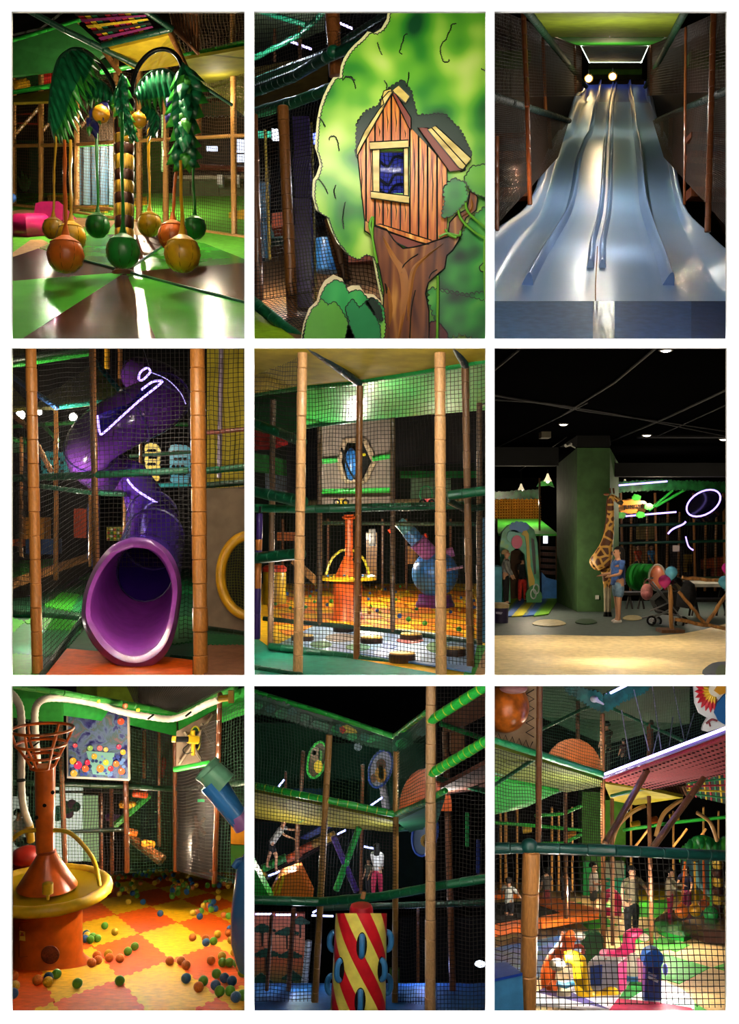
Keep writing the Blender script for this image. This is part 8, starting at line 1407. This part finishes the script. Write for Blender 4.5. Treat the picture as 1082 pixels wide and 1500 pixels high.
# people
HR = M('#0e0b0a', 'matte')
for lab, x, y, h, yaw, tp, bt, kw in (('boy in white shirt and dark shorts on the trampoline', 745, 1362, 76, 150, '#a8a8a0', '#15161c', dict(lower='shorts', arms=((.4, .5), (.4, .5)))), ('woman in grey patterned dress behind the stout post', 800, 1338, 66, -170, '#5a544c', '#8a3a3a', dict(lower='skirt')), ('visitor in dark grey suit beside patterned dress', 828, 1340, 66, 140, '#3c3c3e', '#242424', dict(sleeve='long')), ('boy in white T-shirt and grey shorts looking down', 869, 1346, 82, 60, '#b8b0a0', '#3c3c34', dict(lower='shorts', elbow=(1.5, 1.5), shoe=BLK)), ('man in olive shirt and black trousers with dark cap', 925, 1372, 102, 20, '#6a5f48', '#0f0f14', dict(arms=((.1, .3), (.2, .6)), wide=1.2, shoe=BLK, legs=((.05, .06), (-.05, .06)))), ('woman in cream sweater and magenta trousers', 981, 1350, 78, 70, '#b0a488', '#a81c48', dict(sleeve='long', arms=((.5, .1), (.6, .1)), elbow=(.9, .9), shoe=M('#c0501c'))), ('person in navy top bending towards the swing balls', 1005, 1342, 74, -30, '#141a3c', '#7a1c44', dict(longhair=True, arms=((.5, .2), (.5, .2)), elbow=(.8, .8), lean=.06))):
    d = f9.d(y); person(lab, f9.p(x, y), S(h, d), math.radians(yaw), M(tp, 'fabric'), M(bt, 'fabric'), HR, **kw)
for lab, x, y, h, tp in (('dim figure in brown top standing on upper deck', 888, 1135, 78, '#3a2c1c'), ('dim seated figure in plaid red top on upper deck', 913, 1132, 50, '#3a1418')): person(lab, P(x, y, 18.5), S(h, 18.5), math.radians(200), M(tp, 'fabric'), M('#14120f', 'fabric'), HR)
# second palm carousel
dQ = f9.d(1362); t = thing('carousel_base', 'low brown and green round carousel step at the far right', 'play mat', f9.p(1050, 1378)); 
def dsc(cx, cy, rx, ry, a0, a1, m, up, th): f9.poly('wedge', [(min(1071, cx), cy)]+[(min(1071, cx+rx*math.cos(math.radians(a0+(a1-a0)*k/8))), cy-ry*math.sin(math.radians(a0+(a1-a0)*k/8))) for k in range(9)], m, th=th, up=up, parent=t)
dsc(1050, 1358, 92, 26, 100, 178, M('#3a2218', 'floor'), .1, .1); dsc(1050, 1358, 92, 26, 178, 238, M('#2c9a3a', 'floor'), .1, .1); dsc(1050, 1358, 92, 26, 40, 100, M('#2c8a3a', 'floor'), .1, .1); f9.poly('wedge', [(998, 1372), (1050, 1358), (1071, 1362), (1071, 1388), (1030, 1384)], M('#2c1a14', 'floor'), th=.25, up=.3, parent=t)
p9 = thing('palm_tree', 'yellow and maroon banded palm trunk at the far right', 'palm tree', P(1052, 1362, dQ))
for i in range(9): a, b_ = P(1051, 1362-i*13, dQ), P(1051, 1350-i*13, dQ); r = S(8, dQ); obj('trunk_band', MB().lathe(a, [(r*.9, 0), (r*1.05, (b_-a).z*.5), (r*.9, (b_-a).z)], 14), M('#b8902c' if i % 2 else '#401a10', 'bark'), p9)
frond([(1052, 1236, dQ-.3), (1035, 1226, dQ-.4), (1018, 1226, dQ-.5), (1002, 1240, dQ-.5)], [(10, .05, 1, -6, 22, -6, 24, 4.5), (8, .1, 1, 8, 22, 2, 24, 4.5)], M('#0f5a24', 'leaf'), par=p9); frond([(1052, 1236, dQ-.35), (1060, 1226, dQ-.4), (1066, 1236, dQ-.4)], [(6, 0, 1, -8, 26, -4, 26, 4.5)], M('#0f4a24', 'leaf'), par=p9)
for x, y, r, m, l in ((998, 1335, 10, '#d0641c', 'orange swing ball next to the woman'), (1018, 1333, 9.3, '#c8901c', 'yellow swing ball before far palm trunk'), (1031, 1326, 8.2, '#c0541c', 'orange swing ball farthest behind the yellow'), (1041, 1339, 10.8, '#1c7a34', 'green swing ball beside far palm trunk')):
    dd = dQ-.6+(1339-y)*.08; b0 = thing('hanging_ball', l, 'swing ball', P(x, y+r, dd)); R_ = S(r, dd); obj('ball', MB().sphere(P(x, y, dd), R_, 18, 12), M(m), b0); obj('cap', MB().lathe(P(x, y, dd), [(R_*.8, R_*.62), (R_*.5, R_*.92), (R_*.15, R_*1.2)], 12), M(m), b0); obj('strap', MB().tube([P(x, y-r*1.1, dd), P(x-1+(6 if x == 998 else 0), 1262, dd)], S(1.6, dd), 6), M(m), b0)
t = thing('soft_armchair', 'magenta curved play seat behind the man in olive shirt', 'armchair', P(893, 1340, 22)); obj('back_roll', MB().tube([P(x, y, 22) for x, y in spline([(884, 1318), (888, 1310), (898, 1308), (904, 1318), (904, 1330)], 5)], S(6, 22), 12), M('#b0204a'), t); obj('base_roll', MB().tube([P(882, 1335, 22), P(908, 1336, 21.8)], S(6, 22), 12), M('#a01a40'), t)
# background behind rail
struct('wall_back_horses', MB().boxpx(717, 1003, 1072, 1310, 36, .2), M('#0d0c0a', 'matte'), label='dark rear wall of rocking horse corner')
cut('green_column', [(852, 1160), (881, 1160), (881, 1345), (852, 1345)], 29, .5, M('#3a6a2c', 'matte'), label='olive green square column behind net', cat='column'); cut('green_column', [(881, 1172), (916, 1172), (916, 1330), (881, 1330)], 29.5, .5, M('#5a9a34', 'matte'), label='bright lime green column beside the olive one', cat='column'); cut('teal_panel', [(888, 1268), (916, 1268), (916, 1312), (888, 1312)], 28.6, .1, M('#2c8a6a', 'matte'), label='teal painted panel low on the lime column', cat='panel'); cut('teal_panel', [(784+70, 1262), (866, 1262), (866, 1342), (854, 1342)], 28.4, .1, M('#1c7a3a', 'matte'), label='green padded corner on the olive column', cat='panel'); cut('grey_mural', [(886, 1262), (914, 1262), (914, 1286), (886, 1286)], 28.5, .1, M('#8a8a78', 'matte'), label='pale grey panel on the lime column', cat='panel')
cut('lattice_wall', [(1000, 1255), (1040, 1255), (1040, 1312), (1000, 1312)], 30, .1, M('#4a7a8a', 'matte'), label='pale blue wall behind the swing balls', cat='wall panel'); obj('elephant_slide', MB().tube([P(x, y, 27) for x, y in spline([(1018, 1262), (1022, 1290), (1034, 1304), (1040, 1310)], 5)], S(5, 27), 10), M('#6aa0a8'), None, 'pale blue curved chute behind the swing balls', 'chute')
T9p = M('#7a4c2a')
post(790, 1003, 1242, 14.5, 9, T9p, 'brown post rising beside the lion face panel', x2=788, seg=24); post(882, 1045, 1390, 16.5, 7, T9p, 'brown post at the inner corner of led deck', x2=884, seg=22); post(1009-59, 1060, 1112, 18, 6, T9p, 'short brown post on the red deck')
for x, y0, y1, d, x2, l in ((828, 1155, 1345, 19, 829, 'left of the olive column'), (896, 1170, 1400, 18.5, 897, 'before the lime column'), (950, 1155, 1392, 18.5, 954, 'beside the man in olive'), (846, 1010, 1085, 20, 846, 'above the orange dome'), (954, 1055, 1110, 19.5, 954, 'among the ropes')): post(x, y0, y1, d, 6, M('#5e3a20'), 'thin dark brown post '+l, 'thin posts behind the horse corner rail', x2=x2, seg=20)
for x in (733, 741, 757, 740, 808, 818, 838, 924, 986, 1030, 1052): post(x, 1176+(x % 3)*6, 1305, 28, 3.4, TAN, 'distant tan post behind the horse corner', 'distant posts of the horse corner', seg=14)
for pts, l in (([(783, 1195, 25), (825, 1192, 25), (852, 1180, 25)], 'upper'), ([(724, 1205, 25), (790, 1210, 25), (852, 1216, 25)], 'middle'), ([(790, 1236, 25), (825, 1235, 25), (852, 1222, 25)], 'lower'), ([(912, 1216, 25), (985, 1205, 25), (1072, 1196, 25)], 'long right')): rail(pts, 5, LIME, l+' lime bar in the far play frame', fine=True)
for x, y, m in ((931, 1207, '#c8a01c'), (957, 1201, '#b8541c'), (988, 1196, '#c8a01c'), (772, 1214, '#c8a01c'), (838, 1222, '#c07a1c')): obj('soft_roller', MB().tube([P(x-7, y+2, 26), P(x+5, y, 26), P(x+6, y, 26)], [S(5, 26), S(5.5, 26), S(4, 26)], 12), M(m), None, {931: 'yellow roller left of the lime column bar', 957: 'orange roller on the far lime bar', 988: 'yellow roller right on the far lime bar', 772: 'yellow roller behind brown post', 838: 'amber roller near olive column'}[x], 'roller')
# led deck
rail([(717, 1082, 14), (790, 1105, 14.6), (882, 1134, 16)], 10, M('#1c9a5a'), 'turquoise green padded deck edge below the lion panel', seg=14); rail([(884, 1138, 16), (1072, 1068, 13.6)], 7, M('#6a5a8a'), 'violet padded deck edge carrying the led line', fine=True)
obj('led_tube', MB().tube([P(886, 1134, 15.7), P(1072, 1063, 13.4)], S(2.1, 14.6), 8), M('#b0a4ff', 'emit8'), None, 'long bright violet led line along the red mesh deck', 'led light'); obj('led_tube', MB().tube([P(880, 1022, 16), P(918, 1003, 15)], S(1.8, 15.5), 8), M('#b0a4ff', 'emit8'), None, 'short violet led line at the leafy corner', 'led light')
slab('red_mesh_deck', [(886, 1139, 16), (1072, 1072, 13.7), (1072, 1126, 15.5), (958, 1152, 17)], M('#8a1822', 'mesh'), label='red perforated mesh deck under the led line', cat='deck')
dk = [P(886, 1139, 16), P(1072, 1072, 13.7), P(1072, 1126, 15.5), P(958, 1152, 17)]
hb = MB()
for i in range(30):
    for j in range(8):
        c = dk[0].lerp(dk[1], (i+.5)/30).lerp(dk[3].lerp(dk[2], (i+.5)/30), (j+.5)/8)+Vector((0, 0, -.065)); hb.box(c, (.035, .05, .012))
obj('mesh_holes', hb, M('#1c0a0c', 'matte'), None, 'rows of small dark holes through the red mesh deck', 'mesh holes', kind='stuff')
slab('deck', [(717, 1086, 14.2), (790, 1109, 14.8), (882, 1138, 16.2), (882, 1146, 17), (830, 1156, 18.5), (717, 1130, 17)], M('#5a641e', 'matte'), label='olive deck underside below the turquoise edge', cat='deck'); slab('deck', [(884, 1142, 16.6), (955, 1154, 17.2), (1000, 1164, 18.5), (930, 1175, 20), (895, 1168, 20)], M('#a8941c', 'matte'), label='yellow deck underside below red mesh', cat='deck'); slab('deck', [(717, 1135, 17), (818, 1155, 18), (770, 1178, 19), (717, 1190, 18)], M('#1f8a2c', 'matte'), label='bright green deck underside behind brown post', cat='deck')
for a, b_, l in (((717, 1192, 18), (830, 1154, 18.4), 'rising'), ((724, 1150, 16), (785, 1110, 15), 'steep'), ((830, 1154, 18.4), (884, 1138, 16.4), 'short'), ((717, 1130, 16.6), (830, 1152, 18.2), 'falling'), ((895, 1166, 18), (1072, 1125, 15.6), 'long right')): rail([a, b_], 6, GRN, l+' dark green beam under the horse corner decks', fine=True)
for a, b_, l in (((957, 1112, 16), (886, 1236, 13.8), 'left'), ((1030, 1140, 15), (955, 1243, 13.4), 'right')): post(a[0], a[1], b_[1], a[2]-.3, 9, M('#7a5434'), l+' brown diagonal brace under the red mesh deck', x2=b_[0], d2=b_[2], seg=26)
for pts in ([(896, 1236), (905, 1210), (925, 1190), (945, 1180)], [(960, 1225), (970, 1195), (985, 1180), (1000, 1170)], [(1020, 1190), (1040, 1205), (1050, 1232)]): obj('arched_brace', MB().tube([P(x, y, 19) for x, y in spline(pts, 5)], S(3, 19), 8), M('#8a6438'), None, 'curved tan brace under the far decks', 'brace', 'curved braces of the horse corner')
for i in range(4): a, b_ = ((930+i*28, 1240), (950+i*28, 1214)); rail([(*a, 24), (*b_, 24)], 3.4, TAN, 'short tan diagonal strut beneath the far lime bar', 'diagonal struts of horse corner')
slab('woven_deck', [(1005, 1140, 18), (1072, 1126, 17), (1072, 1180, 19), (1010, 1165, 19)], M('#1a2a20', 'fabric'), vec=(0, .1, 0), label='woven strap deck panel at the far right', cat='deck')
t = thing('strap_weave', 'yellow, red and green straps woven over the dark deck', 'strap bridge', P(1040, 1175, 17.5))
for i in range(9): obj('strap', MB().tube([P(1008+i*7.5, 1142-i*1.5, 17.2), P(1012+i*7.5, 1166+i*1.5, 17.8)], S(1.5, 17.5), 4), M(('#c8a81c', '#a82030', '#1c7a4a')[i % 3], 'fabric'), t)
for i in range(5): obj('cross_strap', MB().tube([P(1006, 1142+i*5, 17.1), P(1070, 1130+i*10, 17.1)], S(1.4, 17.5), 4), M(('#c8a81c', '#1c7a4a', '#a82030')[i % 3], 'fabric'), t)
t = thing('log_balustrade', 'row of brown log slats beside the woven straps', 'balustrade', P(980, 1160, 18.5))
for i in range(10): obj('slat', MB().tube([P(962+i*4.6, 1148+i*.3, 18.3), P(968+i*4.6, 1163+i*.2, 18.6)], S(1.8, 18.5), 6), M('#5a3820', 'wood'), t)
# lion face panel, dome, foliage, parrot
lp = thing('lion_face_panel', 'carved orange lion chin with tan cheek panel and mane lines', 'relief panel', P(750, 1095, 14.8)); cut('cheek_board', [(717, 1003), (786, 1003), (786, 1100), (717, 1078)], 15, .1, M('#a88a6a', 'matte'), lp)
mb = MB(); mb.sphere(P(738, 1034, 14.9), (S(36, 15), .5, S(38, 15)), 24, 16)
for v in mb.v: v.x = max(v.x, (718-CX)/F*v.y); v.z = min(v.z, P(0, 1002, v.y).z)
obj('chin', mb, M('#c0641c', 'leaf'), lp); obj('nose', MB().sphere(P(752, 1008, 14.35), (S(20, 15), .15, S(8, 15)), 14, 10), M('#a06a6a', 'vinyl'), lp)
obj('mane_line', MB().tube([P(720+i*5, 1072+(i % 2)*12+i*1.2, 14.95) for i in range(13)], S(.8, 15), 4), BLK, lp); obj('mane_line', MB().tube([P(782-(i % 2)*12, 1010+i*7, 14.95) for i in range(11)], S(.8, 15), 4), BLK, lp)
dome(796, 882, 1132, 50, 17.2, M('#c87038'), 'large orange soft dome on the turquoise deck')
for pts, seed, l in (([(826, 1003), (880, 1016), (884, 1042), (868, 1036), (850, 1024), (832, 1014)], 3, 'left'), ([(884, 1020), (922, 1003), (955, 1003), (940, 1016), (912, 1026), (888, 1042)], 5, 'right')): cut('leaf_garland', jag(pts, 3, 6, seed=seed), 15.6, .06, M('#0e5a54', 'leaf'), label='blue green leaf garland %s of the leafy corner' % l, cat='garland')
obj('macaw_small', MB().sphere(P(870, 1024, 15.4), (S(6, 15.4), .08, S(5, 15.4)), 10, 8).tube([P(874, 1026, 15.4), P(884, 1032, 15.4)], [S(3, 15.4), S(1, 15.4)], 6), M('#c8c8d8', 'print'), None, 'small pale bird cutout in the leafy corner', 'cutout board')
slab('cloth_roof', [(790, 1003, 19), (1010, 1003, 19), (1010, 1060, 22), (884, 1090, 22), (790, 1050, 21)], M('#0f3a24', 'matte'), vec=(0, .1, 0), label='dark green cloth wall above the led deck', cat='wall cloth'); rail([(786, 1072, 17.5), (850, 1040, 18.5), (880, 1030, 17)], 5, M('#14603a'), 'green cross beam above the orange dome', fine=True); rail([(890, 1035, 18), (1000, 1085, 18)], 5, M('#14603a'), 'green beam sloping behind the ropes', fine=True)
for i, (a, b_) in enumerate((((910, 1040), (922, 1112)), ((928, 1010), (950, 1100)), ((955, 1005), (968, 1098)), ((985, 1003), (1002, 1085)), ((1016, 1045), (1004, 1085)), ((985, 1050), (980, 1092)), ((965, 1066), (955, 1108)))): obj('rope', MB().tube([P(*a, 15.3), P(*b_, 15)], S(.8, 15), 5), M('#8a8aa0', 'fabric'), None, 'pale rope rising from the led deck', 'rope', 'ropes above the led deck')
net([(792, 1003, 15), (880, 1010, 16), (882, 1132, 16), (792, 1104, 15)], 4.6, 'dark net before the orange dome of horse corner', NETG, th=.7); net([(886, 1020, 16), (1066, 1003, 14), (1066, 1066, 14), (886, 1132, 16)], 4.8, 'dark net above the led line', NETG, th=.6); net([(717, 1090, 14.3), (788, 1110, 14.8), (788, 1240, 14.2), (717, 1240, 14)], 5, 'dark net under the lion panel', th=.8); net([(792, 1112, 15), (882, 1140, 16.2), (882, 1240, 15), (792, 1240, 14.4)], 5, 'dark net between the two brown posts', th=.8)
pr = thing('parrot_cutout', 'red, yellow and blue parrot cutout standing on led line', 'cutout board', P(1045, 1072, 13.2)); dp = 13.2
cut('outline_board', [(1016, 1003), (1018, 1030), (1024, 1045), (1036, 1052), (1030, 1062), (1028, 1070), (1036, 1072), (1070, 1062), (1071, 1003)], dp, .05, M('#d8d8dc', 'print'), pr)
for i in range(9):
    a = math.radians(150+i*16); x0, y0 = 1044, 1012; vs, fs = blade(P(x0+6*math.cos(a), y0-6*math.sin(a), dp-.03), P(x0+27*math.cos(a), y0-32*math.sin(a), dp-.03), S(5, dp)); obj('red_feather', MB().add(vs, fs), M('#b81c2c', 'print'), pr)
for i in range(8):
    a = math.radians(160+i*16); vs, fs = blade(P(1046+4*math.cos(a), 1012-4*math.sin(a), dp-.06), P(1046+18*math.cos(a), 1012-19*math.sin(a), dp-.06), S(3.5, dp)); obj('yellow_feather', MB().add(vs, fs), M('#d8b02c', 'print'), pr)
cut('face_patch', [(p[0], max(1003, p[1])) for p in arc(1050, 1010, 12, 11, 0, 360, 16)[:-1]], dp-.1, .02, M('#d8d0c0', 'print'), pr); cut('beak', [(1046, 1012), (1052, 1003), (1064, 1003), (1066, 1014), (1054, 1018)], dp-.13, .03, M('#c88a1c', 'print'), pr); cut('blue_body', [(1050, 1030), (1060, 1018), (1070, 1012), (1071, 1060), (1062, 1062), (1052, 1056), (1046, 1044)], dp-.08, .03, M('#1c5a9a', 'print'), pr)
obj('foot', MB().tube([P(x, y, dp-.1) for x, y in spline([(1034, 1060), (1042, 1054), (1050, 1056)], 4)], S(1.6, dp), 6).tube([P(1038, 1058, dp-.1), P(1040, 1064, dp-.1)], S(1.3, dp), 5), M('#7a2c34', 'print'), pr)
